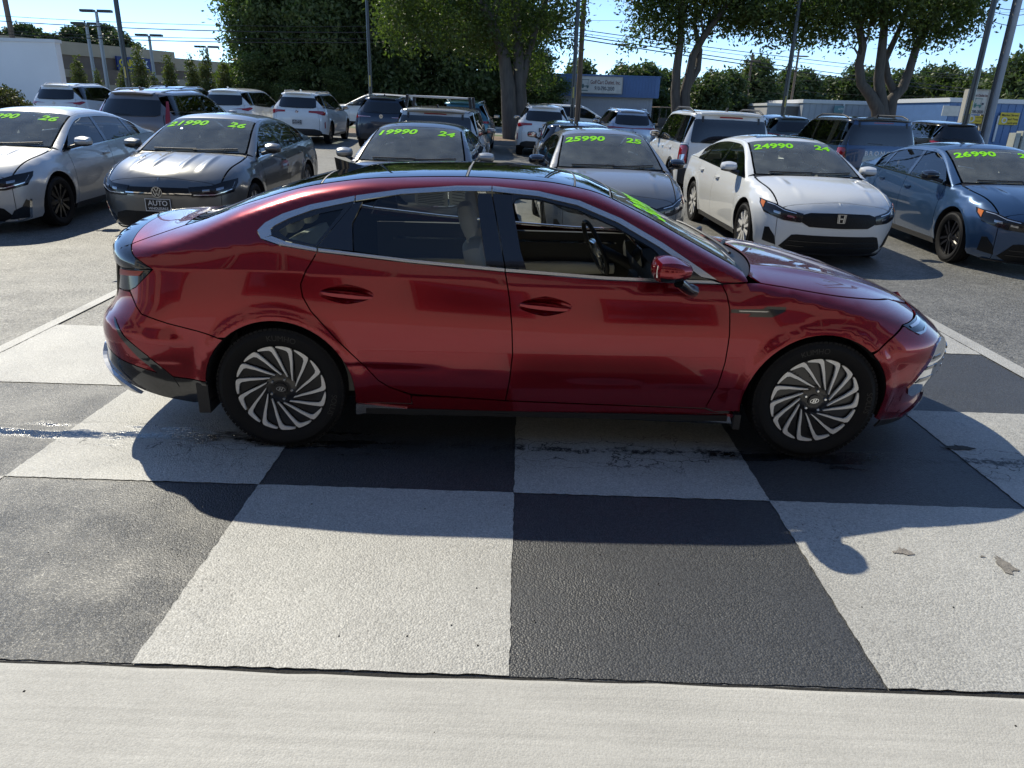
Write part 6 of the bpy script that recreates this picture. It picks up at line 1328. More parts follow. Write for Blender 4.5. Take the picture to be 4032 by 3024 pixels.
    # simple cabin
    if interior:
        fl = MB().box(-1.7, cw, -.66, .66, zs + .02, zs + .06); fl.box(cw - .02, cw + .03, -.66, .66, zs + .06, .80); fl.box(xdl - .25, xdl - .15, -.6, .6, zs, .95); fl.build('floor_pan', M_INTD, root)
        sz = T.get('seat_z', 0); sx = T['hdr'] - .28
        for y_ in (-.36, .36): add_seat(root, sx, y_, interior, .50, sz)
        rbn = MB().rbox((sx - .98, 0, .40 + sz), (.5, 1.2, .18), .06, 4); rbn.rbox((sx - 1.28, 0, .72 + sz), (.15, 1.2, .60), .06, 4, Matrix.Rotation(R(-20), 4, 'Y'))
        for y_ in (-.36, .36): rbn.rbox((sx - 1.36, y_, 1.06 + sz), (.1, .24, .16), .04, 4)
        rbn.build('rear_bench', interior, root, angle=.9)
        MB().rbox((cw - .20, 0, zb(cw) - .09), (.42, 1.30, .16), .06, 4).build('dashboard', M_INTG, root, angle=.9); add_steering(root, cw - .58, .36, zb(cw) - .06)
        MB().rbox((T['hdr'] + .12, 0, float(F.Z(T['hdr'] + .12, 0)) - .10), (.04, .24, .07), .02, 3).build('rear_view_mirror', M_BLACK, root, angle=.9)
    if price:
        for txt, y0, al in ((price, -.57, 'LEFT'), (year, .28, 'LEFT')):
            if not txt: continue
            V, Fc = text_mesh(txt, .215, .18, .0075, spacing=1.02); h = T['hdr'] + .235; vv = np.stack([h + .045 - V[:, 1]*.90, y0 + V[:, 0]*1.0], -1)
            if txt == year: vv[:, 1] = y0 + V[:, 0]
            decal(F, 'top', vv, Fc, M_LIME, 'price_numbers', root)
    if antenna:
        xa_ = T['rwt'] + .12 if not T['hatch'] else xcr + .35; z = float(F.Z(xa_, 0)); MB().prism([(xa_ + .1, z - .004), (xa_ - .06, z + .06), (xa_ - .09, z + .055), (xa_ - .07, z - .004)], -.016, .016, Matrix(((1, 0, 0, 0), (0, 0, 1, 0), (0, 1, 0, 0), (0, 0, 0, 1)))).build('antenna_fin', antenna if antenna is not True else pm, root)
    # wipers
    for y0, y1 in ((-.52, .05), (.02, .58)):
        pts = [(cw - .02 - .03*t + .07*(1 - ((y0 + (y1 - y0)*t)/.62)**2), y0 + (y1 - y0)*t, 0) for t in np.linspace(0, 1, 6)]; pts = [(a, b, float(F.Z(a, b)) + .015) for a, b, _ in pts]; MB().tube(pts, .009, 5).build('wiper', M_BLACK, root)
    return root
# body families
def scaleF(P, sx=1, dz=0): return [(a*sx, b + dz) for a, b in P]
sedF = Field(.905, top=[(-2.44, .96), (-2.38, 1.05), (-2.30, 1.085), (-2.05, 1.105), (-1.88, 1.13), (-1.45, 1.275), (-1.0, 1.390), (-.5, 1.432), (-.1, 1.428), (.12, 1.398), (.42, 1.300), (.72, 1.165), (.98, 1.04), (1.08, .995), (1.2, .985), (1.6, .935), (1.92, .865), (2.1, .79), (2.2, .70), (2.28, .6)],
    belt=[(-2.5, 1.0), (-2.0, 1.0), (-1.5, .995), (-.5, .965), (.4, .935), (.95, .92), (1.5, .875), (2.2, .75)], nose=[(.10, 2.10), (.18, 2.19), (.3, 2.225), (.5, 2.245), (.62, 2.24), (.72, 2.19), (.80, 2.13), (.95, 2.08), (1.5, 2.08)], tail=[(.12, -2.25), (.28, -2.40), (.5, -2.45), (.7, -2.44), (.88, -2.39), (1.0, -2.39), (1.08, -2.36), (1.5, -2.3)],
    Ln=.75, nn=2.5, Lr=.5, nr=3.2, Wr=.585, zr=1.37, db=.07, zw=.58, zs=.2, tuck=.05, Rz=[(-2.6, .11), (-2, .12), (-1.4, .10), (-.4, .085), (.3, .09), (1.0, .09), (1.5, .13), (2.3, .16)], wheels=((-1.36, .33), (1.36, .33)), flare=.016, Ra=.375, taper=.025)
template('sedan', sedF, 2.72, .335, .375, 2.03, 1.035, .20, .07, [(-1.9, .56), (-1.4, .575), (-.9, .585), (.1, .585), (.4, .62), (.95, .70), (1.3, .73), (1.7, .70)], 1.02, .16, -1.12, -1.90, [(-1.42, -1.30, -1.20, -1.20, 'quarter_window'), (-1.17, -1.12, -.36, -.30, 'rear_door_window'), (-.22, -.28, .60, .86, 'front_door_window')], .235, (.90, -.26, -1.22), -1.50)
suvF = Field(.935, top=[(-2.36, 1.50), (-2.22, 1.585), (-2.0, 1.615), (-1.2, 1.645), (-.5, 1.655), (-.05, 1.64), (.2, 1.585), (.55, 1.42), (.88, 1.25), (1.08, 1.135), (1.16, 1.10), (1.3, 1.09), (1.7, 1.05), (2.0, .98), (2.16, .90), (2.25, .80), (2.33, .65)],
    belt=[(-2.5, 1.15), (-1.9, 1.14), (-1.2, 1.10), (0, 1.04), (.95, 1.02), (1.5, 1.0), (2.2, .86)], nose=[(.12, 2.12), (.22, 2.22), (.4, 2.29), (.7, 2.30), (.85, 2.27), (.95, 2.20), (1.1, 2.15), (1.6, 2.1)], tail=[(.15, -2.18), (.30, -2.28), (.5, -2.33), (.75, -2.34), (.98, -2.315), (1.10, -2.27), (1.25, -2.185), (1.42, -2.090), (1.50, -2.055), (1.56, -2.04), (1.62, -2.03), (1.8, -2.0)],
    Ln=.7, nn=2.6, Lr=.55, nr=3.0, Wr=.63, zr=1.58, db=.075, zw=.65, zs=.25, tuck=.05, Rz=[(-2.6, .10), (-1.5, .10), (0, .095), (.6, .10), (1.1, .09), (1.5, .13), (2.3, .17)], wheels=((-1.4, .36), (1.4, .36)), flare=.018, Ra=.40, taper=.025)
template('suv', suvF, 2.80, .36, .405, 2.06, 1.545, .20, .10, [(-1.9, .60), (-1.2, .62), (0, .62), (.4, .66), (1.0, .74), (1.4, .76), (1.8, .72)], 1.08, .12, None, None, [(-1.93, -1.78, -1.40, -1.34, 'quarter_window'), (-1.28, -1.33, -.40, -.34, 'rear_door_window'), (-.25, -.31, .62, .92, 'front_door_window')], .30, (.96, -.30, -1.30), -2.0, hatch=True)
boxF = Field(.935, top=[(-2.26, 1.60), (-2.18, 1.70), (-2.0, 1.735), (-1.2, 1.752), (-.4, 1.76), (.1, 1.74), (.3, 1.68), (.55, 1.50), (.80, 1.30), (.96, 1.165), (1.03, 1.13), (1.2, 1.125), (1.6, 1.10), (1.95, 1.05), (2.08, .98), (2.14, .88), (2.2, .7)],
    belt=[(-2.4, 1.12), (-1.0, 1.12), (0, 1.11), (.9, 1.10), (1.5, 1.07), (2.1, .98)], nose=[(.12, 1.98), (.25, 2.08), (.45, 2.13), (.8, 2.14), (1.0, 2.12), (1.1, 2.08), (1.7, 2.05)], tail=[(.15, -2.08), (.35, -2.19), (.6, -2.22), (1.0, -2.21), (1.15, -2.19), (1.4, -2.15), (1.6, -2.11), (1.68, -2.10), (1.8, -2.08)],
    Ln=.5, nn=3.2, Lr=.42, nr=4.0, Wr=.73, zr=1.70, db=.05, zw=.70, zs=.28, tuck=.04, Rz=[(-2.6, .09), (0, .085), (.8, .09), (1.3, .10), (2.3, .12)], p=2.8, wheels=((-1.335, .365), (1.335, .365)), flare=.02, Ra=.41, taper=.012)
template('boxy', boxF, 2.67, .365, .41, 1.97, 1.66, .14, .08, [(-1.9, .70), (-1.2, .72), (0, .72), (.4, .74), (1.0, .80), (1.5, .82)], .93, .22, None, None, [(-1.96, -1.92, -1.50, -1.46, 'quarter_window'), (-1.22, -1.22, -.36, -.33, 'rear_door_window'), (-.24, -.27, .55, .80, 'front_door_window')], .34, (.84, -.29, -1.24), -2.02, hatch=True, bow_f=.05, bow_r=.04)
minF = Field(.855, top=[(-1.90, 1.24), (-1.82, 1.335), (-1.6, 1.375), (-1.0, 1.405), (-.3, 1.415), (.1, 1.395), (.3, 1.32), (.55, 1.15), (.74, 1.02), (.84, .965), (1.1, .945), (1.4, .90), (1.62, .82), (1.75, .7)],
    belt=[(-2, .98), (-1, .965), (0, .955), (.7, .94), (1.3, .89), (1.8, .75)], nose=[(.1, 1.68), (.25, 1.78), (.5, 1.82), (.7, 1.78), (.85, 1.68), (1.4, 1.6)], tail=[(.12, -1.78), (.3, -1.88), (.55, -1.92), (.8, -1.90), (.95, -1.86), (1.15, -1.79), (1.28, -1.745), (1.34, -1.73), (1.5, -1.70)],
    Ln=.7, nn=2.4, Lr=.5, nr=2.8, Wr=.62, zr=1.36, db=.06, zw=.55, zs=.2, tuck=.05, Rz=[(-2, .09), (0, .085), (.8, .09), (1.2, .14), (1.8, .16)], wheels=((-1.25, .31), (1.25, .31)), flare=.02, Ra=.345, taper=.03)
template('mini', minF, 2.50, .315, .35, 1.50, 1.30, .18, .08, [(-1.5, .57), (-.8, .60), (0, .60), (.4, .64), (.8, .69), (1.2, .67)], .80, .22, None, None, [(-1.55, -1.47, -.45, -.40, 'rear_side_window'), (-.34, -.38, .52, .68, 'front_door_window')], .23, (.72, -.38, -.85), -1.60, hatch=True, wheels_y=.74, bow_f=.08)
# ------------------------------------------------------------------ parked rows
P_SILVER = paint('silver_white_paint', (.58, .58, .57), .3, .30); P_GREY = paint('grey_paint', (.165, .165, .16), .6, .30); P_BLACKM = paint('charcoal_paint', (.05, .052, .056), .5, .3); P_LGREY = paint('urban_grey_paint', (.215, .217, .218), .2, .3); P_WHITE = paint('white_paint', (.74, .75, .74), .0, .35, .02); P_BLUE = paint('steel_blue_paint', (.03, .075, .16), .45, .3)
P_BRONZE = paint('taupe_paint', (.22, .20, .20), .55, .3); P_DBLUE = paint('dark_blue_paint', (.02, .032, .055), .4, .3); P_CREAM = paint('silver_sand_paint', (.45, .45, .43), .5, .3); P_TEAL = paint('teal_paint', (.03, .14, .18), .45, .3); P_PALEB = paint('pale_blue_silver_paint', (.45, .49, .56), .5, .3); P_BLK = paint('black_paint', (.012, .012, .013), .2, .25); P_DGREEN = paint('dark_green_grey_paint', (.06, .08, .085), .5, .3); P_MINI = paint('mini_grey_paint', (.35, .35, .33), .3, .3)
FR = -math.pi/2; BK = math.pi/2
S = sedF.s_at
M_GRILLE = mat('grille_mesh', (.007, .007, .008), .5, spec=.3, bump=.6, bscale=60); M_LAMP = mat('lamp_housing', (.012, .013, .016), .15, spec=.5); M_LENS = mat('lamp_lens', (.35, .37, .40), .1, .7)
G_DARKB = mat('dark_rear_glass', (.008, .009, .011), .03, coat=1)
def ring_emblem(kind, field, front, z, r, parent):
    """round or letter emblem on the centre of the nose or tail"""
    x = float(field.nose(z)) if front else float(field.tail(z)); s = 1 if front else -1; V = []; Fc = []
    def quad(P): k = len(V); V.extend([(x + s*.018, a, z + b) for a, b in P]); Fc.append(tuple(range(k, k + len(P))))
    def ring(r0, r1, n=24):
        for i in range(n): a, b = 6.2832*i/n, 6.2832*(i + 1)/n; quad([(r0*math.cos(a), r0*math.sin(a)), (r0*math.cos(b), r0*math.sin(b)), (r1*math.cos(b), r1*math.sin(b)), (r1*math.cos(a), r1*math.sin(a))])
    bar = lambda x0, y0, x1, y1, w: quad([(x0 - w, y0), (x0 + w, y0), (x1 + w, y1), (x1 - w, y1)])
    if kind == 'vw':
        ring(r, r*.88); bar(-.38*r, .76*r, -.03*r, .12*r, .09*r); bar(.38*r, .76*r, .03*r, .12*r, .09*r); bar(-.68*r, .48*r, -.3*r, -.72*r, .09*r); bar(-.3*r, -.72*r, 0, -.05*r, .09*r); bar(0, -.05*r, .3*r, -.72*r, .09*r); bar(.3*r, -.72*r, .68*r, .48*r, .09*r)
    elif kind == 'h':
        for sg in (-1, 1): bar(sg*.5*r, -.85*r, sg*.62*r, .85*r, .16*r)
        quad([(-.5*r, -.14*r), (.5*r, -.14*r), (.52*r, .16*r), (-.52*r, .16*r)])
        w = .12*r; quad([(-1.0*r, 1.0*r), (1.0*r, 1.0*r), (1.0*r, 1.0*r - w), (-1.0*r, 1.0*r - w)]); quad([(-.85*r, -1.0*r), (.85*r, -1.0*r), (.85*r, -1.0*r + w), (-.85*r, -1.0*r + w)]); bar(-.82*r, -1*r, -.96*r, 1*r, w*.6); bar(.82*r, -1*r, .96*r, 1*r, w*.6)
    elif kind == 'round': ring(r, r*.82); ring(r*.45, r*.05)
    elif kind == 'a': ring(r, r*.86); bar(-.45*r, -.6*r, -.1*r, .7*r, .1*r); bar(.45*r, -.6*r, .1*r, .7*r, .1*r); bar(-.0, -.15*r, 0, .0, .3*r)
    elif kind == 'star': ring(r, r*.88); bar(0, 0, 0, .85*r, .12*r); bar(0, 0, -.7*r, -.45*r, .1*r); bar(0, 0, .7*r, -.45*r, .1*r)
    if kind in ('vw', 'round'):
        n = 24; k = len(V); D_ = [(x + s*.012, r*.99*math.cos(6.2832*i/n), z + r*.99*math.sin(6.2832*i/n)) for i in range(n)]; o2 = mesh_obj('badge_disc', D_, [tuple(range(n))], M_GBLACK if kind == 'vw' else mat('badge_blue', (.02, .07, .2), .4), parent)
    return mesh_obj('badge', V, Fc, M_CHROME, parent)
# front details of the two look-alike small sedans (silver, grey)
def jetta_feats(pm):
    return [('hood_creases', ((.20, .16), (.46, .40))),
        ('headlight', 'front', 'pair', [(.36, .665), (.62, .680), (S(1.97, .70), .720), (S(1.76, .735), .748), (S(1.79, .70), .695), (S(1.90, .60), .600), (.66, .548), (.40, .552)], M_LAMP, .008),
        ('light_strip', 'front', 'pair', [(.42, .574), (.66, .574), (S(1.93, .62), .624), (S(1.84, .70), .703), (S(1.83, .715), .712), (S(1.915, .645), .636), (.66, .583), (.42, .583)], M_WHITEL, .013, 'headlight'),
        ('headlight_reflector', 'front', 'pair', [(.52, .612), (.60, .617), (.60, .640), (.52, .635)], M_LENS, .014, 'headlight'),
        ('headlight_reflector', 'front', 'pair', [(.68, .624), (.77, .638), (.77, .662), (.68, .650)], M_LENS, .014, 'headlight'),
        ('grille', 'front', 'full', [(0, .572), (.38, .572), (.36, .655), (0, .662)], M_GRILLE, .005),
        ('grille_strip', 'front', 'full', [(0, .585), (.40, .585), (.40, .598), (0, .598)], M_CHROME, .010, 'grille'),
        ('lower_grille', 'front', 'full', [(0, .17), (.55, .17), (.68, .22), (.60, .33), (.45, .37), (0, .37)], M_GRILLE, .005),
        ('air_inlet', 'front', 'pair', [(.62, .19), (.86, .20), (S(1.90, .4), .40), (S(1.94, .42), .43), (.80, .34), (.70, .30)], M_GBLACK, .006),
        ('inlet_trim', 'front', 'pair', [(.84, .185), (.875, .195), (S(1.88, .42), .425), (S(1.905, .42), .43)], M_CHROME, .011, 'air_inlet'),
        ('bumper_strip', 'front', 'full', [(0, .150), (.70, .155), (.84, .185), (.84, .20), (.70, .170), (0, .165)], M_CHROME, .008)]
g = 'sedans in the front row facing the viewer'
c1 = make_car('sedan', 'silver_sedan', 'silver white sedan marked 26 in the front row at the left edge', 'sedan', -7.09, 11.1, R(-86.5), P_SILVER, 'black10', g, .05, jetta_feats(0), '22990', '26', G_CLEAR, interior=M_SEATD, trim=M_CHROME); ring_emblem('vw', sedF, True, .608, .065, c1)
c2 = make_car('sedan', 'grey_sedan', 'dark grey sedan priced 21990 in the front row with creased hood', 'sedan', -4.46, 11.2, R(-88.8), P_GREY, 'silver10', g, .05, jetta_feats(0), '21990', '26', G_CLEAR, plate=('front', .455), interior=M_SEATD, trim=M_CHROME); ring_emblem('vw', sedF, True, .608, .065, c2)
c3 = make_car('sedan', 'charcoal_sedan', 'charcoal sedan priced 19990 behind the red roof', 'sedan', -1.47, 11.0, R(-89.9), P_BLACKM, 'silver5', g, .06, jetta_feats(0)[1:6], '19990', '24', G_CLEAR, interior=M_SEATD, trim=M_CHROME, mirror=P_CREAM)
def civic_feats(pm):
    return [('hood_creases', ((.52, .42),)),
        ('headlight', 'front', 'pair', [(.44, .630), (.64, .668), (S(1.97, .70), .715), (S(1.72, .745), .754), (S(1.76, .70), .700), (S(1.88, .61), .610), (.66, .540), (.46, .528)], M_LAMP, .008),
        ('amber_marker', 'front', 'pair', [(S(1.84, .72), .722), (S(1.76, .738), .738), (S(1.785, .70), .700), (S(1.86, .65), .650)], M_AMBER, .014, 'headlight'),
        ('light_strip', 'front', 'pair', [(.52, .632), (.66, .656), (S(1.96, .70), .702), (S(1.87, .715), .718), (S(1.87, .71), .711), (S(1.97, .695), .694), (.66, .648), (.52, .624)], M_WHITEL, .013, 'headlight'),
        ('projector_lens', 'front', 'pair', [(.54, .572), (.62, .584), (.62, .606), (.54, .592)], M_LENS, .014, 'headlight'),
        ('projector_lens', 'front', 'pair', [(.70, .602), (.79, .618), (.79, .642), (.70, .628)], M_LENS, .014, 'headlight'),
        ('grille', 'front', 'full', [(0, .655), (.36, .645), (.46, .615), (.48, .548), (.36, .485), (0, .478)], M_GRILLE, .006),
        ('lower_grille', 'front', 'full', [(0, .165), (.54, .165), (.66, .22), (.54, .375), (.48, .385), (0, .385)], M_GRILLE, .006),
        ('grille_bar', 'front', 'full', [(0, .24), (.58, .24), (.58, .248), (0, .248)], M_GBLACK, .012, 'lower_grille'), ('grille_bar', 'front', 'full', [(0, .30), (.56, .30), (.56, .308), (0, .308)], M_GBLACK, .012, 'lower_grille'),
        ('air_inlet', 'front', 'pair', [(.70, .23), (.90, .26), (S(1.92, .43), .43), (S(1.97, .43), .435), (.80, .40), (.74, .34)], M_GRILLE, .006),
        ('bumper_lip', 'front', 'full', [(0, .145), (.80, .15), (.82, .172), (0, .162)], M_BLACK, .010)]
c4 = make_car('sedan', 'mid_grey_sedan', 'mid grey sedan priced 25990 with black mirrors behind the red windshield', 'sedan', 1.13, 11.1, R(-88), P_LGREY, 'black5', g, .05, civic_feats(0), '25990', '25', G_CLEAR, interior=M_SEATD, mirror=M_GBLACK); ring_emblem('h', sedF, True, .595, .045, c4)
c5 = make_car('sedan', 'white_sedan', 'white sedan priced 24990 in the front row beyond the red hood', 'sedan', 3.77, 11.1, R(-88.5), P_WHITE, 'two10', g, .05, civic_feats(0), '24990', '24', G_CLEAR, interior=M_SEATD, spin=.3); ring_emblem('h', sedF, True, .595, .052, c5)
TEMPL['sedan']['F'].Z(0, 0)
sf = part('sunroof', patch(sedF, 'top', [(-.45, -.40), (.02, -.42), (.02, .42), (-.45, .40)], 1, .06, .004, 0, .004), M_GBLACK, c5)
c6 = make_car('sedan', 'blue_sedan', 'steel blue sedan priced 26990 in the front row at the right edge', 'sedan', 6.52, 10.9, R(-92.5), P_BLUE, 'black5', g, .05, civic_feats(0), '26990', '25', G_CLEAR, interior=M_SEATD, mirror=M_GBLACK, spin=.2); ring_emblem('h', sedF, True, .595, .045, c6)
# rear details of the crossovers
SR = lambda x, z: suvF.s_at(x, z, False)
RG = [('rear_window', 'rear', 'full', [(0, 1.12), (.52, 1.13), (.61, 1.16), (.58, 1.40), (.54, 1.435), (0, 1.445)], G_DARKB, .016), ('rear_wiper', 'rear', 'one', [(-.02, 1.135), (.30, 1.155), (.30, 1.165), (-.02, 1.15)], M_BLACK, .024), ('rear_valance', 'rear', 'full', [(0, .31), (.70, .32), (.80, .38), (.72, .46), (.55, .50), (0, .50)], M_BLACK, .006)]
def lampsA(): return [('tail_lamp', 'rear', 'pair', [(.30, 1.03), (.62, .995), (.80, .97), (SR(-2.02, 1.02), 1.02), (SR(-1.92, 1.06), 1.06), (SR(-2.05, 1.075), 1.085), (.70, 1.05), (.45, 1.045)], M_REDL, .008), ('clear_lens', 'rear', 'pair', [(.32, 1.03), (.60, 1.0), (.62, 1.02), (.42, 1.038)], M_WHITEL, .012, 'tail_lamp')]
def lampsB(): return [('tail_lamp', 'rear', 'pair', [(.38, 1.0), (.62, .985), (.84, .93), (SR(-2.05, .95), .93), (SR(-1.98, 1.0), 1.01), (SR(-2.08, 1.04), 1.055), (.70, 1.06), (.38, 1.055)], M_REDL, .008), ('reflector', 'rear', 'pair', [(.90, .52), (.94, .54), (.94, .74), (.90, .70)], M_REDL, .008)]
def lampsBar(): return [('tail_light_bar', 'rear', 'full', [(0, 1.015), (.60, 1.01), (.86, .985), (SR(-2.03, 1.0), 1.0), (SR(-2.0, 1.05), 1.055), (.66, 1.055), (0, 1.03)], M_REDL, .008)]
def lampsThin(): return [('tail_lamp', 'rear', 'pair', [(.34, 1.0), (.70, .99), (.88, .94), (SR(-2.05, .96), .95), (SR(-2.05, 1.03), 1.03), (.70, 1.03), (.34, 1.02)], M_REDL, .008), ('light_strip', 'rear', 'pair', [(.34, 1.005), (.80, 1.0), (.80, 1.012), (.34, 1.016)], M_WHITEL, .012, 'tail_lamp')]
def lampsV(): return [('tail_lamp', 'rear', 'pair', [(.72, .92), (.84, .92), (.74, 1.42), (.68, 1.42), (.70, 1.2)], M_REDL, .008)]
gr = 'crossovers parked tail towards the viewer'
RL = (-1.75, .05, .045, M_SATIN); RLB = (-1.75, .05, .05, M_BLACK)
b1_ = make_car('suv', 'white_crossover', 'white crossover tail on beside the white wall at far left', 'suv', -16.0, 28.3, R(93), P_WHITE, 'silver5', gr, .075, RG + lampsA(), plate=('rear', .82), rails=RL); ring_emblem('a', suvF, False, 1.02, .05, b1_)
b2_ = make_car('suv', 'taupe_crossover', 'taupe crossover with tall tail lamps beside its window, behind the grey sedan', 'suv', -8.15, 18.1, R(90), P_BRONZE, 'silver5', gr, .075, RG + lampsV(), rails=RL, antenna=True)
b3_ = make_car('suv', 'black_crossover', 'black crossover roof showing just above the taupe crossover', 'suv', -12.0, 27.6, R(91), P_BLK, 'silver5', gr, .075, RG + lampsA(), rails=RL, antenna=True)
b4_ = make_car('suv', 'white_crossover', 'white crossover with red wing lamps above the grey sedan roof', 'suv', -9.8, 27.3, R(90.5), P_WHITE, 'silver5', gr, .075, RG + lampsA(), antenna=True)
b5_ = make_car('suv', 'white_crossover', 'white crossover with round badge, wheels in view, left of the open lane', 'suv', -7.5, 27.4, R(92), P_WHITE, 'black5', gr, .075, RG + lampsB(), plate=('rear', .70), rails=RL, antenna=True); ring_emblem('round', suvF, False, 1.02, .045, b5_)
b7_ = make_car('suv', 'dark_blue_crossover', 'dark blue crossover with a thin white lamp line', 'suv', -4.6, 27.0, R(90), P_DBLUE, 'silver5', gr, .075, RG + lampsThin(), rails=RL, antenna=True); ring_emblem('vw', suvF, False, 1.03, .06, b7_)
SX = lambda x, z: boxF.s_at(x, z, False)
BG = [('rear_window', 'rear', 'full', [(0, 1.14), (.72, 1.14), (.74, 1.18), (.70, 1.55), (.66, 1.575), (0, 1.585)], G_DARKB, .010), ('brake_light', 'rear', 'full', [(0, 1.612), (.22, 1.612), (.22, 1.636), (0, 1.638)], M_REDL, .006), ('rear_valance', 'rear', 'full', [(0, .34), (.80, .35), (.95, .40), (.95, .62), (.80, .66), (0, .66)], M_BLACK, .006),
      ('window_hinge', 'rear', 'pair', [(.52, 1.52), (.56, 1.52), (.56, 1.63), (.52, 1.63)], M_BLACK, .012), ('tail_lamp_housing', 'rear', 'pair', [(.76, .74), (.98, .74), (1.02, .78), (1.02, 1.08), (.98, 1.10), (.80, 1.10), (.76, 1.06)], M_GBLACK, .006), ('tail_lamp', 'rear', 'pair', [(.785, .76), (.975, .76), (.995, .79), (.995, 1.06), (.97, 1.08), (.81, 1.08), (.785, 1.05)], M_REDL, .010, 'tail_lamp_housing'), ('clear_lens', 'rear', 'pair', [(.83, .80), (.95, .80), (.95, .90), (.83, .92)], M_WHITEL, .014, 'tail_lamp'), ('rear_wiper', 'rear', 'one', [(-.02, 1.16), (.32, 1.18), (.32, 1.19), (-.02, 1.175)], M_BLACK, .012)]
BR = (-1.85, .05, .07, M_BLACK)
b8_ = make_car('boxy', 'silver_boxy_crossover', 'silver sand boxy crossover carrying a white roof bar behind the charcoal sedan', 'suv', -1.72, 16.9, R(90), P_CREAM, 'silver5', gr, .075, BG, antenna=M_BLACK, pillar=M_GBLACK)
rk = empty('roof_rack', (0, 0, 0)); tag(rk, 'white roof bar on black feet on the silver sand boxy crossover', 'roof rack'); rk.location = b8_.location; rk.rotation_euler = b8_.rotation_euler; b8_.scale = (1, .97, .90); rk.scale = (1, .95, .9)
for xx in (-1.55, -.55):
    MB().rbox((xx, 0, 1.955), (.09, 1.30, .045), .02, 4).build('crossbar', mat('rack_white', (.62, .62, .60), .4), rk, angle=.9)
    for sg in (-1, 1): MB().rbox((xx, sg*.66, 1.86), (.12, .07, .25), .02, 3, Matrix.Rotation(R(sg*8), 4, 'X')).build('foot', M_BLACK, rk, angle=.9)
b9_ = make_car('suv', 'teal_crossover', 'teal crossover half hidden beside the roof bar', 'suv', -2.0, 26.9, R(90), P_TEAL, 'black5', gr, .075, RG + lampsBar(), rails=RL)
b10_ = make_car('suv', 'white_crossover', 'white crossover right of the forked oak trunk', 'suv', .70, 27.6, R(88.4), P_WHITE, 'black5', gr, .075, RG + lampsB(), plate=('rear', .86), rails=RL); ring_emblem('round', suvF, False, 1.02, .045, b10_)
b12_ = make_car('suv', 'pale_blue_crossover', 'pale blue silver crossover with full width red light bar', 'suv', 3.75, 29.2, R(90.7), P_PALEB, 'silver5', gr, .075, RG + lampsBar(), plate=('rear', .85), rails=RL); ring_emblem('star', suvF, False, .965, .05, b12_)
b13_ = make_car('mini', 'small_hatchback', 'small grey hatchback with black roof behind the mid grey sedan', 'hatchback', 1.10, 17.3, R(90), P_MINI, 'black5', gr, .07, [('rear_window', 'rear', 'full', [(0, .98), (.50, .99), (.56, 1.02), (.52, 1.20), (0, 1.22)], G_DARKB, .012), ('tail_lamp', 'rear', 'pair', [(.56, .70), (.72, .70), (.74, .92), (.58, .92)], M_REDL, .008)], roof_mat=M_GBLACK, mirror=M_GBLACK)
wa = MB().tube([(-1.35, 0, 1.40), (-1.62, 0, 1.95)], [.012, .004], 6); wa.build('antenna', M_BLACK, b13_)
b14_ = make_car('boxy', 'white_boxy_crossover', 'white boxy crossover with black roof rails and square tail lamps', 'suv', 4.0, 17.1, R(89.7), P_WHITE, 'black5', gr, .075, BG, rails=BR, antenna=M_BLACK, lower=M_BLACK, glass_side=G_TINT)
b16_ = make_car('boxy', 'blue_boxy_crossover', 'dark blue boxy crossover with a black roof and white tailgate letters', 'suv', 8.1, 19.6, R(91), P_BLUE, 'black5', gr, .075, BG, rails=BR, antenna=M_BLACK, lower=M_BLACK, roof_mat=P_BLK)
V, Fc = text_mesh('BRONCO', .13, 0, .004, spacing=1.5, align='CENTER'); decal(boxF, 'rear', np.stack([-V[:, 0], .93 + V[:, 1]], -1), Fc, M_PWHITE, 'tailgate_lettering', b16_, off=.008)
b15_ = make_car('suv', 'grey_green_crossover', 'dark grey green crossover between the two boxy crossovers', 'suv', 9.3, 28.8, R(91), P_DGREEN, 'silver5', gr, .075, RG + lampsA())
b18_ = make_car('suv', 'dark_crossover', 'dark crossover roof behind the white boxy crossover', 'suv', 6.6, 28.6, R(90), P_BLK, 'silver5', gr, .075, RG + lampsA(), rails=RL)
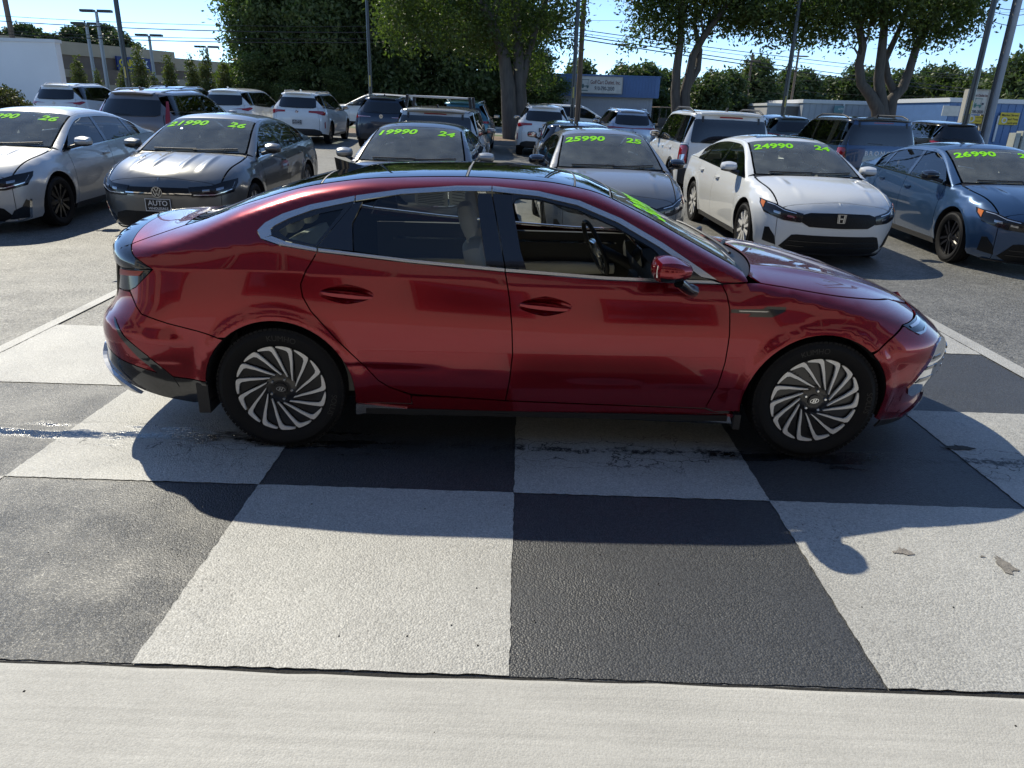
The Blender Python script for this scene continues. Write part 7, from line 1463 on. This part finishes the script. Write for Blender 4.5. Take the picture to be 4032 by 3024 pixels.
b17_ = make_car('suv', 'black_crossover', 'glossy black crossover with a dealer plate at right', 'suv', 13.9, 26.6, R(89.5), P_BLK, 'silver5', gr, .075, RG + lampsA(), plate=('rear', .84), trim=M_CHROME); ring_emblem('a', suvF, False, 1.02, .05, b17_)
# traffic on the road
p6 = at(760, 232, 38.5); make_car('suv', 'white_crossover', 'white crossover driving left on the road behind the parked row', 'suv', p6[0] + 1.0, 38.5, R(180), P_WHITE, 'silver5', None, .10, ())
p11 = at(1235, 235, 39.5); make_car('suv', 'white_crossover', 'white crossover passing right in front of the blue shed', 'suv', p11[0] + .4, 39.5, R(0), P_WHITE, 'silver5', None, .09, (), glass_side=G_DARK, rails=RLB)
# golf carts by the shed
def golf_cart(x, y, yaw, label, bm):
    t = empty('golf_cart', (x, y, ground_z(x, y) + .03), yaw); tag(t, label, 'golf cart')
    MB().rbox((0, 0, .42), (2.2, 1.1, .22), .08, 4).build('body', bm, t, angle=.8); MB().rbox((.85, 0, .62), (.5, 1.05, .34), .12, 4).build('cowl', bm, t, angle=.8)
    MB().rbox((-.3, 0, .72), (.5, 1.0, .2), .06, 4).rbox((-.55, 0, .98), (.12, 1.0, .4), .05, 4).build('seat', M_SEATD, t, angle=.8); MB().rbox((-.1, 0, 1.86), (1.7, 1.15, .07), .03, 4).build('roof', mat('cart_roof', (.30, .22, .17), .5), t, angle=.8)
    for sx in (-.85, .65):
        for sy in (-.5, .5): MB().tube([(sx, sy, .5), (sx*.95, sy, 1.85)], .02, 6).build('post', M_BLACK, t)
    for sx in (-.75, .75):
        for sy in (-.52, .52): MB().lathe([(.08, -.09), (.22, -.09), (.23, 0), (.22, .09), (.08, .09)], 18, c=(sx, sy, .23)).build('wheel', M_RUBBER, t, angle=.6)
for k, (u, y, c, lb) in enumerate(((1430, 54, (.02, .02, .022), 'dark golf cart with a brown roof right of the blue shed'), (1443, 55.5, (.22, .05, .03), 'reddish golf cart behind the dark golf cart'))):
    p = at(u, 262, y); golf_cart(p[0], y, R(100), lb, mat('cart_body_%d' % k, c, .3, coat=.5))
